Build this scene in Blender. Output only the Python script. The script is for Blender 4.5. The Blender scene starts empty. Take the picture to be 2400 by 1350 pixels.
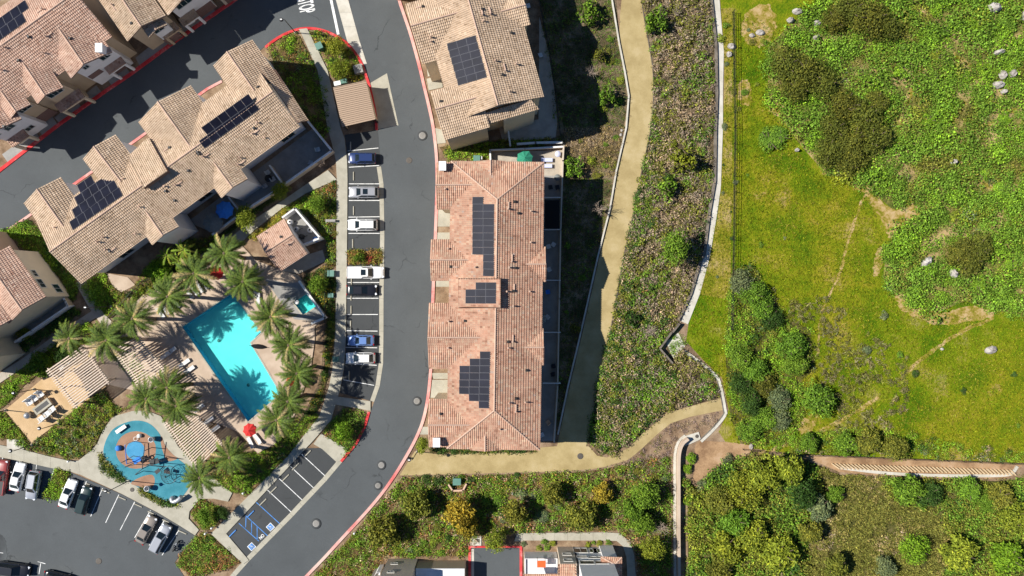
import bpy, math, random
import numpy as np
from mathutils import Vector, Matrix
from mathutils.geometry import tessellate_polygon

# ------------------------------------------------------------------ camera, sky, sun, exposure
S = 0.07                 # metres of ground per photograph pixel
H = 116.0                # height of the drone
CX, CY = 1200.0, 675.0
scn = bpy.context.scene
cam = bpy.data.objects.new("camera", bpy.data.cameras.new("camera"))
scn.collection.objects.link(cam)
cam.location = (0, 0, H)
cam.data.sensor_width = 36
cam.data.lens = 36 * H / (2400 * S)
cam.data.clip_end = 2000
scn.camera = cam
SUN_EL, SUN_AZ = math.radians(45), math.radians(174)      # direction towards the sun, counter-clockwise from +X
world = bpy.data.worlds.new("World"); scn.world = world; world.use_nodes = True
wn = world.node_tree
sky = wn.nodes.new("ShaderNodeTexSky"); sky.sky_type = 'NISHITA'; sky.sun_disc = False
sky.dust_density = 0.0; sky.ozone_density = 8.0; sky.sun_elevation = SUN_EL; sky.sun_rotation = math.radians(90) - SUN_AZ
wn.links.new(sky.outputs[0], wn.nodes["Background"].inputs[0])
wn.nodes["Background"].inputs[1].default_value = 0.06
sl = bpy.data.lights.new("sun", 'SUN'); sl.energy = 4.9; sl.angle = math.radians(0.5); sl.color = (1.0, 0.965, 0.9)
so = bpy.data.objects.new("sun", sl); scn.collection.objects.link(so)
sd = Vector((math.cos(SUN_EL) * math.cos(SUN_AZ), math.cos(SUN_EL) * math.sin(SUN_AZ), math.sin(SUN_EL)))
so.rotation_euler = sd.to_track_quat('Z', 'Y').to_euler(); so.location = sd * 90
scn.view_settings.view_transform = 'Standard'; scn.view_settings.look = 'None'
scn.view_settings.exposure = 0.55; scn.view_settings.gamma = 1.0

rnd = random.Random(7)
nrng = np.random.default_rng(11)
C = scn.collection

# ------------------------------------------------------------------ helpers
def W(x, y, z=0.0):
    k = (H - z) / H * S
    return Vector(((x - CX) * k, (CY - y) * k, z))

def xy(p): return Vector(((p[0] - CX) * S, (CY - p[1]) * S))

def tag(o, label=None, cat=None, group=None, kind=None):
    if label: o["label"] = label
    if cat: o["category"] = cat
    if group: o["group"] = group
    if kind: o["kind"] = kind
    return o

LABELLED = []            # things whose labels are finished at the end: (object, base label, x, y)
def thing(name, label, cat, loc=(0, 0, 0), rz=0.0, group=None, auto=False):
    o = bpy.data.objects.new(name, None); C.objects.link(o)
    o.empty_display_size = 0.3
    o.location = loc; o.rotation_euler = (0, 0, rz)
    tag(o, label, cat, group)
    if auto: LABELLED.append(o)
    return o

def base_of(o):
    v = Vector((0, 0, 0))
    while o is not None:
        v = v + o.location; o = o.parent
    return v

def copy_tree(o, parent=None):
    c = o.copy(); C.objects.link(c)
    if parent is not None: c.parent = parent
    for ch in list(o.children): copy_tree(ch, c)
    return c

class MB:
    """collects faces, builds ONE mesh object"""
    def __init__(s): s.v = []; s.f = []; s.m = []; s.sm = []
    def add(s, vs, fs, mi=0, smooth=False):
        b = len(s.v); s.v += [tuple(p) for p in vs]
        for f in fs:
            s.f.append(tuple(i + b for i in f)); s.m.append(mi); s.sm.append(smooth)
        return s
    def box(s, c, d, rz=0.0, mi=0, M=None, top=1.0):
        x, y, z = d[0] / 2, d[1] / 2, d[2] / 2
        vs = [Vector((sx * x * (top if sz > 0 else 1), sy * y * (top if sz > 0 else 1), sz * z)) for sz in (-1, 1) for sy in (-1, 1) for sx in (-1, 1)]
        R = M if M is not None else Matrix.Rotation(rz, 4, 'Z')
        vs = [R @ v + Vector(c) for v in vs]
        return s.add(vs, [(0, 2, 3, 1), (4, 5, 7, 6), (0, 1, 5, 4), (2, 6, 7, 3), (0, 4, 6, 2), (1, 3, 7, 5)], mi)
    def prism(s, poly, z0, z1, mi=0, holes=(), sides=True):
        polys = [[Vector((p[0], p[1], 0)) for p in poly]] + [[Vector((p[0], p[1], 0)) for p in h] for h in holes]
        flat = [p for q in polys for p in q]
        tris = tessellate_polygon(polys)
        fs = []
        for t in tris:
            a, b, c = (flat[i] for i in t)
            fs.append(t if (b - a).cross(c - a).z > 0 else (t[0], t[2], t[1]))
        s.add([(p.x, p.y, z1) for p in flat], fs, mi)
        if sides:
            o = 0
            for q in polys:
                n = len(q)
                ar = sum(q[i].x * q[(i + 1) % n].y - q[(i + 1) % n].x * q[i].y for i in range(n))
                vs = [(p.x, p.y, z0) for p in q] + [(p.x, p.y, z1) for p in q]
                f = [(i, (i + 1) % n, n + (i + 1) % n, n + i) for i in range(n)]
                if (ar < 0) != (o > 0): f = [g[::-1] for g in f]
                s.add(vs, f, mi); o += 1
        return s
    def tube(s, p, q, r, n=8, r2=None, mi=0, caps=True):
        p, q = Vector(p), Vector(q); r2 = r if r2 is None else r2
        d = (q - p).normalized(); a = d.orthogonal().normalized(); b = d.cross(a)
        vs = []
        for c, rr in ((p, r), (q, r2)):
            for i in range(n):
                t = 2 * math.pi * i / n
                vs.append(c + a * (rr * math.cos(t)) + b * (rr * math.sin(t)))
        fs = [(i, (i + 1) % n, n + (i + 1) % n, n + i) for i in range(n)]
        s.add(vs, fs, mi, n > 5)
        if caps: s.add(vs, [tuple(range(n))[::-1], tuple(range(n, 2 * n))], mi)
        return s
    def path(s, pts, r, n=6, mi=0):
        for a, b in zip(pts[:-1], pts[1:]): s.tube(a, b, r, n, mi=mi)
        return s
    def lathe(s, prof, n=16, c=(0, 0, 0), mi=0, smooth=True):
        vs = [(c[0] + r * math.cos(2 * math.pi * i / n), c[1] + r * math.sin(2 * math.pi * i / n), c[2] + z) for r, z in prof for i in range(n)]
        fs = []
        for k in range(len(prof) - 1):
            for i in range(n):
                fs.append((k * n + i, k * n + (i + 1) % n, (k + 1) * n + (i + 1) % n, (k + 1) * n + i))
        return s.add(vs, fs, mi, smooth)
    def build(s, name, mats, parent=None, rel=True, loc=None, kind=None, tone=None):
        if not isinstance(mats, (list, tuple)): mats = [mats]
        me = bpy.data.meshes.new(name)
        off = base_of(parent) if (parent is not None and rel) else Vector((0, 0, 0))
        if loc is not None: off = off + Vector(loc)
        vs = [(p[0] - off.x, p[1] - off.y, p[2] - off.z) for p in s.v]
        me.from_pydata(vs, [], s.f)
        for m in mats: me.materials.append(m)
        if len(mats) > 1: me.polygons.foreach_set("material_index", s.m)
        if any(s.sm): me.polygons.foreach_set("use_smooth", s.sm)
        if tone is not None:
            at = me.attributes.new("tone", 'FLOAT', 'FACE'); at.data.foreach_set("value", tone)
        me.update()
        o = bpy.data.objects.new(name, me); C.objects.link(o)
        if parent is not None: o.parent = parent
        if loc is not None: o.location = loc
        if kind: o["kind"] = kind
        return o

def off_line(pts, d):
    """offset a pixel polyline to its left as seen walking along it (pixels, y down)"""
    out = []
    n = len(pts)
    for i in range(n):
        a = Vector(pts[max(0, i - 1)][:2]); b = Vector(pts[min(n - 1, i + 1)][:2])
        t = (b - a).normalized()
        out.append((pts[i][0] + t.y * d, pts[i][1] - t.x * d))
    return out

def smooth_line(pts, n=6, closed=False):
    """Catmull-Rom through pixel points"""
    P = [Vector(p) for p in pts]; out = []
    m = len(P)
    rng = range(m) if closed else range(m - 1)
    for i in rng:
        if closed: p0, p1, p2, p3 = P[i - 1], P[i], P[(i + 1) % m], P[(i + 2) % m]
        else: p0, p1, p2, p3 = P[max(i - 1, 0)], P[i], P[i + 1], P[min(i + 2, m - 1)]
        for k in range(n):
            t = k / n
            q = 0.5 * ((2 * p1) + (p2 - p0) * t + (2 * p0 - 5 * p1 + 4 * p2 - p3) * t * t + (3 * p1 - p0 - 3 * p2 + p3) * t ** 3)
            out.append((q.x, q.y))
    if not closed: out.append(tuple(P[-1]))
    return out

def inpoly(x, y, poly):
    """vectorised point in polygon (numpy arrays)"""
    r = np.zeros(np.shape(x), bool); n = len(poly); j = n - 1
    for i in range(n):
        xi, yi = poly[i]; xj, yj = poly[j]
        if yi != yj:
            r ^= ((yi > y) != (yj > y)) & (x < (xj - xi) * (y - yi) / (yj - yi) + xi)
        j = i
    return r

# ------------------------------------------------------------------ materials
def nodes_of(name):
    m = bpy.data.materials.new(name); m.use_nodes = True
    t = m.node_tree; return m, t, t.nodes["Principled BSDF"]

def N(t, kind, **kw):
    n = t.nodes.new(kind)
    for k, v in kw.items():
        if k in n.inputs.keys() if hasattr(n.inputs, "keys") else False: n.inputs[k].default_value = v
        else: setattr(n, k, v)
    return n

def noise(t, scale, detail=4, rough=0.6, vec=None):
    n = t.nodes.new("ShaderNodeTexNoise"); n.inputs["Scale"].default_value = scale
    n.inputs["Detail"].default_value = detail; n.inputs["Roughness"].default_value = rough
    if vec is None:
        g = t.nodes.new("ShaderNodeNewGeometry"); vec = g.outputs["Position"]
    t.links.new(vec, n.inputs["Vector"]); return n.outputs["Fac"]

def ramp(t, fac, stops):
    r = t.nodes.new("ShaderNodeValToRGB")
    e = r.color_ramp.elements
    while len(e) < len(stops): e.new(0.5)
    for el, (p, c) in zip(e, stops):
        el.position = p; el.color = (c[0], c[1], c[2], 1) if not isinstance(c, (int, float)) else (c, c, c, 1)
    t.links.new(fac, r.inputs[0]); return r.outputs[0]

def mixc(t, fac, a, b, mode='MIX'):
    n = t.nodes.new("ShaderNodeMix"); n.data_type = 'RGBA'; n.blend_type = mode
    for sock, v in ((n.inputs[0], fac), (n.inputs[6], a), (n.inputs[7], b)):
        if hasattr(v, "links") or isinstance(v, bpy.types.NodeSocket): t.links.new(v, sock)
        elif isinstance(v, (int, float)): sock.default_value = v
        else: sock.default_value = (v[0], v[1], v[2], 1)
    return n.outputs[2]

def bump(t, p, h, strength=0.5, dist=0.05):
    b = t.nodes.new("ShaderNodeBump"); b.inputs["Strength"].default_value = strength; b.inputs["Distance"].default_value = dist
    t.links.new(h, b.inputs["Height"]); t.links.new(b.outputs[0], p.inputs["Normal"])

def plain(name, c, rough=0.6, metal=0.0, vary=0.12, scale=3.0, coat=0.0):
    m, t, p = nodes_of(name)
    if vary:
        a = tuple(x * (1 - vary) for x in c); b = tuple(min(1, x * (1 + vary)) for x in c)
        t.links.new(ramp(t, noise(t, scale), [(0.3, a), (0.7, b)]), p.inputs["Base Color"])
    else: p.inputs["Base Color"].default_value = (*c, 1)
    p.inputs["Roughness"].default_value = rough; p.inputs["Metallic"].default_value = metal
    if coat: p.inputs["Coat Weight"].default_value = coat; p.inputs["Coat Roughness"].default_value = 0.05
    return m

def ground_mat(name, stops, scale, fine=6.0, fine_amt=0.5, rough=1.0, bmp=0.4, bdist=0.08, big=None):
    """patchy ground: a ramp over broad noise, broken by fine grain"""
    m, t, p = nodes_of(name)
    a0 = noise(t, scale, 8, 0.65)
    sp = t.nodes.new("ShaderNodeMath"); sp.operation = 'MULTIPLY_ADD'; t.links.new(a0, sp.inputs[0]); sp.inputs[1].default_value = 1.7; sp.inputs[2].default_value = -0.35
    a = sp.outputs[0]
    f = noise(t, fine, 5, 0.7)
    mm = t.nodes.new("ShaderNodeMath"); mm.operation = 'MULTIPLY_ADD'; t.links.new(f, mm.inputs[0]); mm.inputs[1].default_value = fine_amt
    t.links.new(a, mm.inputs[2])
    m2 = t.nodes.new("ShaderNodeMath"); m2.operation = 'SUBTRACT'; t.links.new(mm.outputs[0], m2.inputs[0]); m2.inputs[1].default_value = fine_amt * 0.5
    col = ramp(t, m2.outputs[0], stops)
    if big:
        col = mixc(t, ramp(t, noise(t, big[0], 3), [(0.42, 0.0), (0.6, 1.0)]), col, mixc(t, 1.0, col, big[1], 'MULTIPLY'))
    t.links.new(col, p.inputs["Base Color"])
    p.inputs["Roughness"].default_value = rough; p.inputs["Specular IOR Level"].default_value = 0.08
    bump(t, p, f, bmp, bdist)
    return m

def asphalt_mat(name, base):
    m, t, p = nodes_of(name)
    a = noise(t, 0.12, 5, 0.6); f = noise(t, 9, 4, 0.8)
    col = ramp(t, a, [(0.3, tuple(x * 0.86 for x in base)), (0.7, tuple(x * 1.12 for x in base))])
    col = mixc(t, 0.28, col, ramp(t, f, [(0.35, 0.02), (0.65, 0.26)]), 'OVERLAY')
    st = ramp(t, noise(t, 0.55, 6, 0.75), [(0.3, 1.12), (0.42, 1.0), (0.60, 1.0), (0.74, 0.78)])
    col = mixc(t, 1.0, col, st, 'MULTIPLY')
    # wandering cracks
    g = t.nodes.new("ShaderNodeNewGeometry")
    wob = t.nodes.new("ShaderNodeTexNoise"); wob.inputs["Scale"].default_value = 0.5; wob.inputs["Detail"].default_value = 6
    t.links.new(g.outputs["Position"], wob.inputs["Vector"])
    ad = t.nodes.new("ShaderNodeVectorMath"); ad.operation = 'MULTIPLY_ADD'
    t.links.new(wob.outputs["Color"], ad.inputs[0]); ad.inputs[1].default_value = (3, 3, 0); t.links.new(g.outputs["Position"], ad.inputs[2])
    vo = t.nodes.new("ShaderNodeTexVoronoi"); vo.feature = 'DISTANCE_TO_EDGE'; vo.inputs["Scale"].default_value = 0.11
    t.links.new(ad.outputs[0], vo.inputs["Vector"])
    cr = ramp(t, vo.outputs["Distance"], [(0.0, 0.45), (0.011, 1.0)])
    msk = ramp(t, noise(t, 0.2, 2), [(0.5, 0.0), (0.6, 1.0)])
    cr = mixc(t, msk, (1, 1, 1), cr)
    col = mixc(t, 1.0, col, cr, 'MULTIPLY')
    t.links.new(col, p.inputs["Base Color"]); p.inputs["Roughness"].default_value = 0.9
    bump(t, p, f, 0.3, 0.02)
    return m

def tone_mat(name, stops, rough=0.8, dirt=None):
    """colour picked per face from its own 'tone' value (tiles of one roof)"""
    m, t, p = nodes_of(name)
    a = t.nodes.new("ShaderNodeAttribute"); a.attribute_name = "tone"
    col = ramp(t, a.outputs["Fac"], stops)
    w = ramp(t, noise(t, 0.35, 5), [(0.35, 0.82), (0.65, 1.08)])
    col = mixc(t, 1.0, col, w, 'MULTIPLY')
    st = ramp(t, noise(t, 0.9, 7, 0.75), [(0.6, (1, 1, 1)), (0.75, (0.72, 0.68, 0.66))])
    col = mixc(t, 1.0, col, st, 'MULTIPLY')
    t.links.new(col, p.inputs["Base Color"]); p.inputs["Roughness"].default_value = rough
    return m

def leaf_mat(name):
    """foliage: the object's own colour, varied leaf by leaf ('tone')"""
    m, t, p = nodes_of(name)
    a = t.nodes.new("ShaderNodeAttribute"); a.attribute_name = "tone"
    oi = t.nodes.new("ShaderNodeObjectInfo")
    v = ramp(t, a.outputs["Fac"], [(0.0, (0.3, 0.35, 0.4)), (0.5, (0.9, 0.92, 0.85)), (1.0, (1.9, 1.65, 1.2))])
    col = mixc(t, 1.0, oi.outputs["Color"], v, 'MULTIPLY')
    t.links.new(col, p.inputs["Base Color"]); p.inputs["Roughness"].default_value = 0.65
    p.inputs["Specular IOR Level"].default_value = 0.1
    return m

def mass_mat(name):
    m, t, p = nodes_of(name)
    a = t.nodes.new("ShaderNodeAttribute"); a.attribute_name = "col"
    t.links.new(a.outputs["Color"], p.inputs["Base Color"]); p.inputs["Roughness"].default_value = 0.75
    p.inputs["Specular IOR Level"].default_value = 0.06
    return m

def wall_mat(name, c):
    m, t, p = nodes_of(name)
    col = ramp(t, noise(t, 0.8, 5), [(0.3, tuple(x * 0.93 for x in c)), (0.7, tuple(min(1, x * 1.04) for x in c))])
    t.links.new(col, p.inputs["Base Color"]); p.inputs["Roughness"].default_value = 0.9
    bump(t, p, noise(t, 12, 3), 0.25, 0.01)
    return m

def water_mat(name, tint):
    m = bpy.data.materials.new(name); m.use_nodes = True; t = m.node_tree
    t.nodes.remove(t.nodes["Principled BSDF"])
    tr = t.nodes.new("ShaderNodeBsdfTransparent"); tr.inputs[0].default_value = (*tint, 1)
    gl = t.nodes.new("ShaderNodeBsdfGlossy"); gl.inputs["Roughness"].default_value = 0.05
    fr = t.nodes.new("ShaderNodeFresnel"); fr.inputs[0].default_value = 1.33
    b = t.nodes.new("ShaderNodeBump"); b.inputs["Strength"].default_value = 0.25; b.inputs["Distance"].default_value = 0.05
    t.links.new(noise(t, 2.2, 3), b.inputs["Height"])
    t.links.new(b.outputs[0], gl.inputs["Normal"]); t.links.new(b.outputs[0], fr.inputs["Normal"])
    mx = t.nodes.new("ShaderNodeMixShader")
    t.links.new(fr.outputs[0], mx.inputs[0]); t.links.new(tr.outputs[0], mx.inputs[1]); t.links.new(gl.outputs[0], mx.inputs[2])
    t.links.new(mx.outputs[0], t.nodes["Material Output"].inputs[0])
    return m

M = {}
M['soil'] = ground_mat("dry_soil", [(0.25, (0.13, 0.085, 0.05)), (0.5, (0.24, 0.16, 0.10)), (0.75, (0.34, 0.25, 0.16))], 0.35, 5, 0.6)
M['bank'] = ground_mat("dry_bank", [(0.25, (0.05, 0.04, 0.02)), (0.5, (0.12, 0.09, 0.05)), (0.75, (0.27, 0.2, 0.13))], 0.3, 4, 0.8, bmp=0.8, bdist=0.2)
M['mulch'] = ground_mat("bark_mulch", [(0.25, (0.06, 0.045, 0.02)), (0.5, (0.14, 0.09, 0.04)), (0.75, (0.28, 0.19, 0.09))], 0.4, 6, 0.7)
M['meadow'] = ground_mat("meadow_grass", [(0.22, (0.065, 0.12, 0.004)), (0.40, (0.135, 0.18, 0.006)), (0.54, (0.205, 0.215, 0.008)), (0.66, (0.27, 0.23, 0.02)), (0.80, (0.36, 0.26, 0.09))], 0.16, 2.6, 0.75, bmp=1.0, bdist=0.3, big=(0.045, (0.75, 0.95, 0.7)))
M['meadow_dry'] = ground_mat("dry_verge_grass", [(0.22, (0.12, 0.15, 0.008)), (0.42, (0.24, 0.21, 0.02)), (0.58, (0.33, 0.26, 0.06)), (0.75, (0.38, 0.28, 0.12))], 0.2, 2.6, 0.7, bmp=1.0, bdist=0.3)
M['sand'] = ground_mat("sandy_trail", [(0.3, (0.30, 0.20, 0.08)), (0.6, (0.44, 0.30, 0.15)), (0.8, (0.5, 0.37, 0.22))], 0.5, 4, 0.5)
M['trail'] = ground_mat("worn_trail", [(0.3, (0.15, 0.15, 0.01)), (0.45, (0.27, 0.2, 0.04)), (0.6, (0.40, 0.28, 0.12)), (0.8, (0.46, 0.33, 0.17))], 0.6, 3, 0.8)
M['orange_dirt'] = ground_mat("orange_dirt", [(0.3, (0.22, 0.13, 0.07)), (0.6, (0.38, 0.24, 0.13)), (0.8, (0.44, 0.3, 0.19))], 0.3, 4, 0.5)
M['path'] = ground_mat("decomposed_granite", [(0.3, (0.33, 0.25, 0.115)), (0.55, (0.40, 0.31, 0.15)), (0.75, (0.45, 0.355, 0.19))], 0.25, 5, 0.35, bmp=0.2)
M['asphalt'] = asphalt_mat("asphalt", (0.094, 0.103, 0.106))
M['asphalt_dark'] = asphalt_mat("parking_asphalt", (0.062, 0.066, 0.067))
M['concrete'] = ground_mat("concrete", [(0.3, (0.35, 0.325, 0.255)), (0.7, (0.43, 0.40, 0.32))], 0.5, 5, 0.3, bmp=0.15, bdist=0.02)
M['white_concrete'] = ground_mat("pale_concrete", [(0.3, (0.46, 0.425, 0.35)), (0.7, (0.57, 0.535, 0.46))], 0.5, 5, 0.4, bmp=0.2, bdist=0.03)
M['grey_wall'] = ground_mat("weathered_block", [(0.3, (0.12, 0.10, 0.08)), (0.7, (0.22, 0.19, 0.15))], 0.6, 4, 0.6)
M['deck'] = ground_mat("pool_deck", [(0.3, (0.42, 0.32, 0.235)), (0.7, (0.52, 0.41, 0.31))], 0.35, 5, 0.3, bmp=0.15, bdist=0.02)
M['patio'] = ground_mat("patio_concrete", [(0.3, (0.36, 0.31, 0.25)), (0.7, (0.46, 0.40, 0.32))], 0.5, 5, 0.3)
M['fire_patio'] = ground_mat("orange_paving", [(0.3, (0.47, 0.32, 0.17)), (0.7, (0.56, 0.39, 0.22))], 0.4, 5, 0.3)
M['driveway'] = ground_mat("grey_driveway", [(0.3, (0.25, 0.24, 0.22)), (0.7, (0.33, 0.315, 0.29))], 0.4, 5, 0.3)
M['red_curb'] = ground_mat("red_curb_paint", [(0.25, (0.50, 0.03, 0.035)), (0.6, (0.62, 0.07, 0.07)), (0.85, (0.62, 0.3, 0.27))], 0.4, 3, 0.5)
M['faded_curb'] = ground_mat("faded_red_curb_paint", [(0.25, (0.58, 0.14, 0.13)), (0.5, (0.64, 0.33, 0.29)), (0.75, (0.6, 0.45, 0.38))], 0.15, 2, 0.4)
M['white_paint'] = ground_mat("white_road_paint", [(0.25, (0.45, 0.45, 0.43)), (0.5, (0.78, 0.77, 0.74)), (0.8, (0.82, 0.81, 0.78))], 1.0, 5, 0.5)
M['blue_paint'] = ground_mat("blue_road_paint", [(0.3, (0.06, 0.16, 0.36)), (0.6, (0.10, 0.27, 0.62))], 1.0, 5, 0.5)
M['teal_rubber'] = ground_mat("teal_rubber", [(0.3, (0.045, 0.20, 0.25)), (0.7, (0.07, 0.26, 0.32))], 0.5, 8, 0.4)
M['brown_rubber'] = ground_mat("brown_rubber", [(0.3, (0.29, 0.165, 0.105)), (0.7, (0.36, 0.215, 0.14))], 0.5, 8, 0.4)
M['blue_rubber'] = ground_mat("blue_rubber", [(0.3, (0.06, 0.25, 0.42)), (0.7, (0.09, 0.31, 0.50))], 0.5, 8, 0.4)
M['tile_tan'] = tone_mat("tan_clay_tile", [(0.0, (0.32, 0.215, 0.13)), (0.3, (0.47, 0.335, 0.22)), (0.7, (0.54, 0.395, 0.27)), (1.0, (0.62, 0.47, 0.33))])
M['tile_pink'] = tone_mat("pink_clay_tile", [(0.0, (0.34, 0.18, 0.12)), (0.3, (0.49, 0.305, 0.215)), (0.7, (0.56, 0.37, 0.27)), (1.0, (0.62, 0.45, 0.34))])
M['tile_red'] = tone_mat("red_clay_tile", [(0.0, (0.29, 0.145, 0.09)), (0.25, (0.45, 0.24, 0.155)), (0.6, (0.485, 0.295, 0.2)), (0.85, (0.53, 0.36, 0.24)), (1.0, (0.44, 0.32, 0.25))])
M['ridge'] = plain("ridge_tile", (0.50, 0.34, 0.25), 0.85)
M['fascia'] = plain("fascia_board", (0.16, 0.09, 0.06), 0.8)
M['cream'] = wall_mat("cream_stucco", (0.60, 0.50, 0.36))
M['tan'] = wall_mat("tan_stucco", (0.47, 0.36, 0.24))
M['white'] = wall_mat("white_stucco", (0.72, 0.70, 0.68))
M['peach'] = wall_mat("peach_stucco", (0.58, 0.39, 0.27))
M['taupe'] = wall_mat("taupe_stucco", (0.54, 0.45, 0.35))
M['brown_panel'] = plain("brown_door_panel", (0.17, 0.10, 0.085), 0.7)
M['glass'] = plain("window_glass", (0.015, 0.035, 0.04), 0.08, vary=0)
M['frame'] = plain("window_frame", (0.55, 0.53, 0.48), 0.6)
M['dark_metal'] = plain("dark_metal", (0.03, 0.028, 0.027), 0.5, 0.3)
M['steel'] = plain("galvanised_steel", (0.42, 0.43, 0.44), 0.45, 0.6)
M['wood'] = plain("pergola_timber", (0.60, 0.48, 0.37), 0.8, vary=0.2)
M['bark'] = plain("bark", (0.13, 0.09, 0.06), 0.95, vary=0.35, scale=8)
M['dry_twig'] = plain("bare_twig", (0.36, 0.28, 0.22), 0.9, vary=0.25)
M['leaf'] = leaf_mat("leaves"); M['mass'] = mass_mat("brush_leaves")
M['frond'] = leaf_mat("palm_leaflets")
M['panel'] = plain("solar_glass", (0.010, 0.011, 0.021), 0.45, vary=0.3, scale=0.6)
M['panel'].node_tree.nodes["Principled BSDF"].inputs["Specular IOR Level"].default_value = 0.06
M['panel_frame'] = plain("solar_frame", (0.07, 0.07, 0.08), 0.8)
M['rubber'] = plain("tyre_rubber", (0.015, 0.015, 0.015), 0.85, vary=0)
M['rim'] = plain("alloy_rim", (0.4, 0.4, 0.41), 0.3, 0.8, vary=0)
M['car_glass'] = plain("car_glass", (0.012, 0.02, 0.026), 0.05, vary=0)
M['lamp_red'] = plain("tail_lamp", (0.35, 0.01, 0.01), 0.2, vary=0)
M['lamp_clear'] = plain("head_lamp", (0.7, 0.72, 0.75), 0.15, vary=0)
M['trim'] = plain("black_trim", (0.018, 0.018, 0.018), 0.6, vary=0)
M['red_cloth'] = plain("red_canvas", (0.60, 0.025, 0.02), 0.85, vary=0.1)
M['blue_cloth'] = plain("blue_canvas", (0.035, 0.20, 0.60), 0.85, vary=0.08)
M['green_cloth'] = plain("green_canvas", (0.02, 0.22, 0.13), 0.85, vary=0.12)
M['grey_cloth'] = plain("grey_canvas", (0.17, 0.18, 0.17), 0.9, vary=0.1)
M['white_cloth'] = plain("white_sling", (0.66, 0.65, 0.62), 0.8, vary=0.06)
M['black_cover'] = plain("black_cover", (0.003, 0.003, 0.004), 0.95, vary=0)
M['reeds'] = ground_mat("reedy_ground", [(0.25, (0.04, 0.045, 0.012)), (0.5, (0.10, 0.095, 0.025)), (0.75, (0.2, 0.155, 0.07))], 0.3, 4, 0.9, bmp=0.9, bdist=0.25)
M['scrub_soil'] = ground_mat("scrub_soil", [(0.25, (0.07, 0.09, 0.015)), (0.5, (0.2, 0.17, 0.05)), (0.75, (0.42, 0.29, 0.14))], 0.18, 3, 0.7, bmp=0.6, bdist=0.15)
M['orange_cloth'] = plain("orange_canvas", (0.75, 0.11, 0.02), 0.8, vary=0.06)
M['lounge_blue'] = plain("lilac_cushion", (0.55, 0.57, 0.75), 0.9, vary=0.06)
M['plastic_green'] = plain("green_utility_paint", (0.10, 0.22, 0.17), 0.5)
M['plastic_blue'] = plain("blue_plastic", (0.03, 0.16, 0.5), 0.4)
M['rock'] = ground_mat("granite", [(0.3, (0.26, 0.23, 0.20)), (0.6, (0.43, 0.39, 0.35)), (0.8, (0.52, 0.49, 0.45))], 0.8, 4, 0.6, bmp=0.6, bdist=0.1)
M['iron'] = plain("cast_iron", (0.10, 0.085, 0.07), 0.7, 0.2, vary=0.3, scale=8)
M['pool_floor'] = ground_mat("pool_plaster", [(0.3, (0.56, 0.80, 0.78)), (0.7, (0.64, 0.86, 0.84))], 0.3, 3, 0.3, bmp=0.1)
M['pool_tile'] = plain("pool_wall_tile", (0.12, 0.38, 0.60), 0.3)
M['water'] = water_mat("pool_water", (0.44, 0.91, 0.90))
M['spa_water'] = water_mat("spa_water", (0.34, 0.86, 0.82))
M['roof_metal'] = plain("tan_metal_roof", (0.36, 0.255, 0.175), 0.55, 0.2, vary=0.05)
M['flat_roof'] = ground_mat("flat_roof_membrane", [(0.3, (0.60, 0.60, 0.60)), (0.7, (0.70, 0.70, 0.70))], 0.5, 4, 0.3)
M['ribs'] = plain("straw_wattle", (0.55, 0.40, 0.23), 0.9, vary=0.2)
M['white_cap'] = plain("white_cap", (0.75, 0.74, 0.7), 0.6)

# ------------------------------------------------------------------ setting: ground sheets
def pxpoly(p): return [xy(q) for q in p]
def sheet(name, poly, z, mat, holes=(), z0=-0.4, kind='structure', parent=None):
    return MB().prism(pxpoly(poly), z0, z, 0, [pxpoly(h) for h in holes]).build(name, mat, parent, kind=kind if parent is None else None)

POOL = [(428, 766), (545, 687), (613, 779), (587, 803), (658, 922), (582, 988)]
SPA = [(689, 709), (720, 688), (741, 718), (711, 738)]
def grow(poly, d):
    n = len(poly); ar = sum(poly[i][0] * poly[(i + 1) % n][1] - poly[(i + 1) % n][0] * poly[i][1] for i in range(n))
    sg = 1 if ar > 0 else -1; out = []
    for i in range(n):
        a, b, c = Vector(poly[i - 1]), Vector(poly[i]), Vector(poly[(i + 1) % n])
        n1 = Vector(((b - a).y, -(b - a).x)).normalized() * sg; n2 = Vector(((c - b).y, -(c - b).x)).normalized() * sg
        m = (n1 + n2); m = m / max(0.3, (1 + n1.dot(n2)))
        out.append((b.x + m.x * d, b.y + m.y * d))
    return out
sheet("ground", [(-4000, -4000), (6400, -4000), (6400, 5400), (-4000, 5400)], 0.0, M['soil'], [POOL, SPA], z0=-0.02)

CURB_E = smooth_line([(925, -40), (932, 0), (945, 40), (960, 85), (978, 150), (990, 200), (1003, 255), (1012, 300), (1019, 360), (1021, 420), (1019, 500), (1016, 580), (1013, 650), (1010, 740), (1008, 830), (1005, 880), (999, 935), (988, 985), (972, 1025), (950, 1066), (922, 1112), (890, 1157), (850, 1204), (800, 1258), (757, 1305), (712, 1352), (670, 1400)], 3)
CURB_NW = [(-60, 448), (0, 405), (135, 300), (242, 223), (311, 176), (422, 94), (500, 40), (565, -5), (620, -45)]
BACK_B = [(-60, 600), (13, 540), (60, 508), (209, 404), (485, 206), (519, 188), (621, 109)]
ISLE = smooth_line([(621, 109), (650, 87), (686, 70), (717, 64), (750, 67), (783, 79), (814, 99), (837, 125), (852, 152), (862, 180), (870, 205), (882, 260), (886, 305)], 3)
GUT_W = [(886, 305), (893, 390), (899, 431), (900, 480), (901, 550), (900, 640), (899, 700), (899, 776), (898, 852), (890, 905), (877, 942), (868, 966)]
CURB_S = [(868, 966), (858, 1000), (838, 1040), (802, 1083)]
GUT_SW = [(802, 1083), (764, 1128), (710, 1185), (687, 1210), (640, 1258), (584, 1315), (553, 1350), (520, 1390)]
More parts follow.
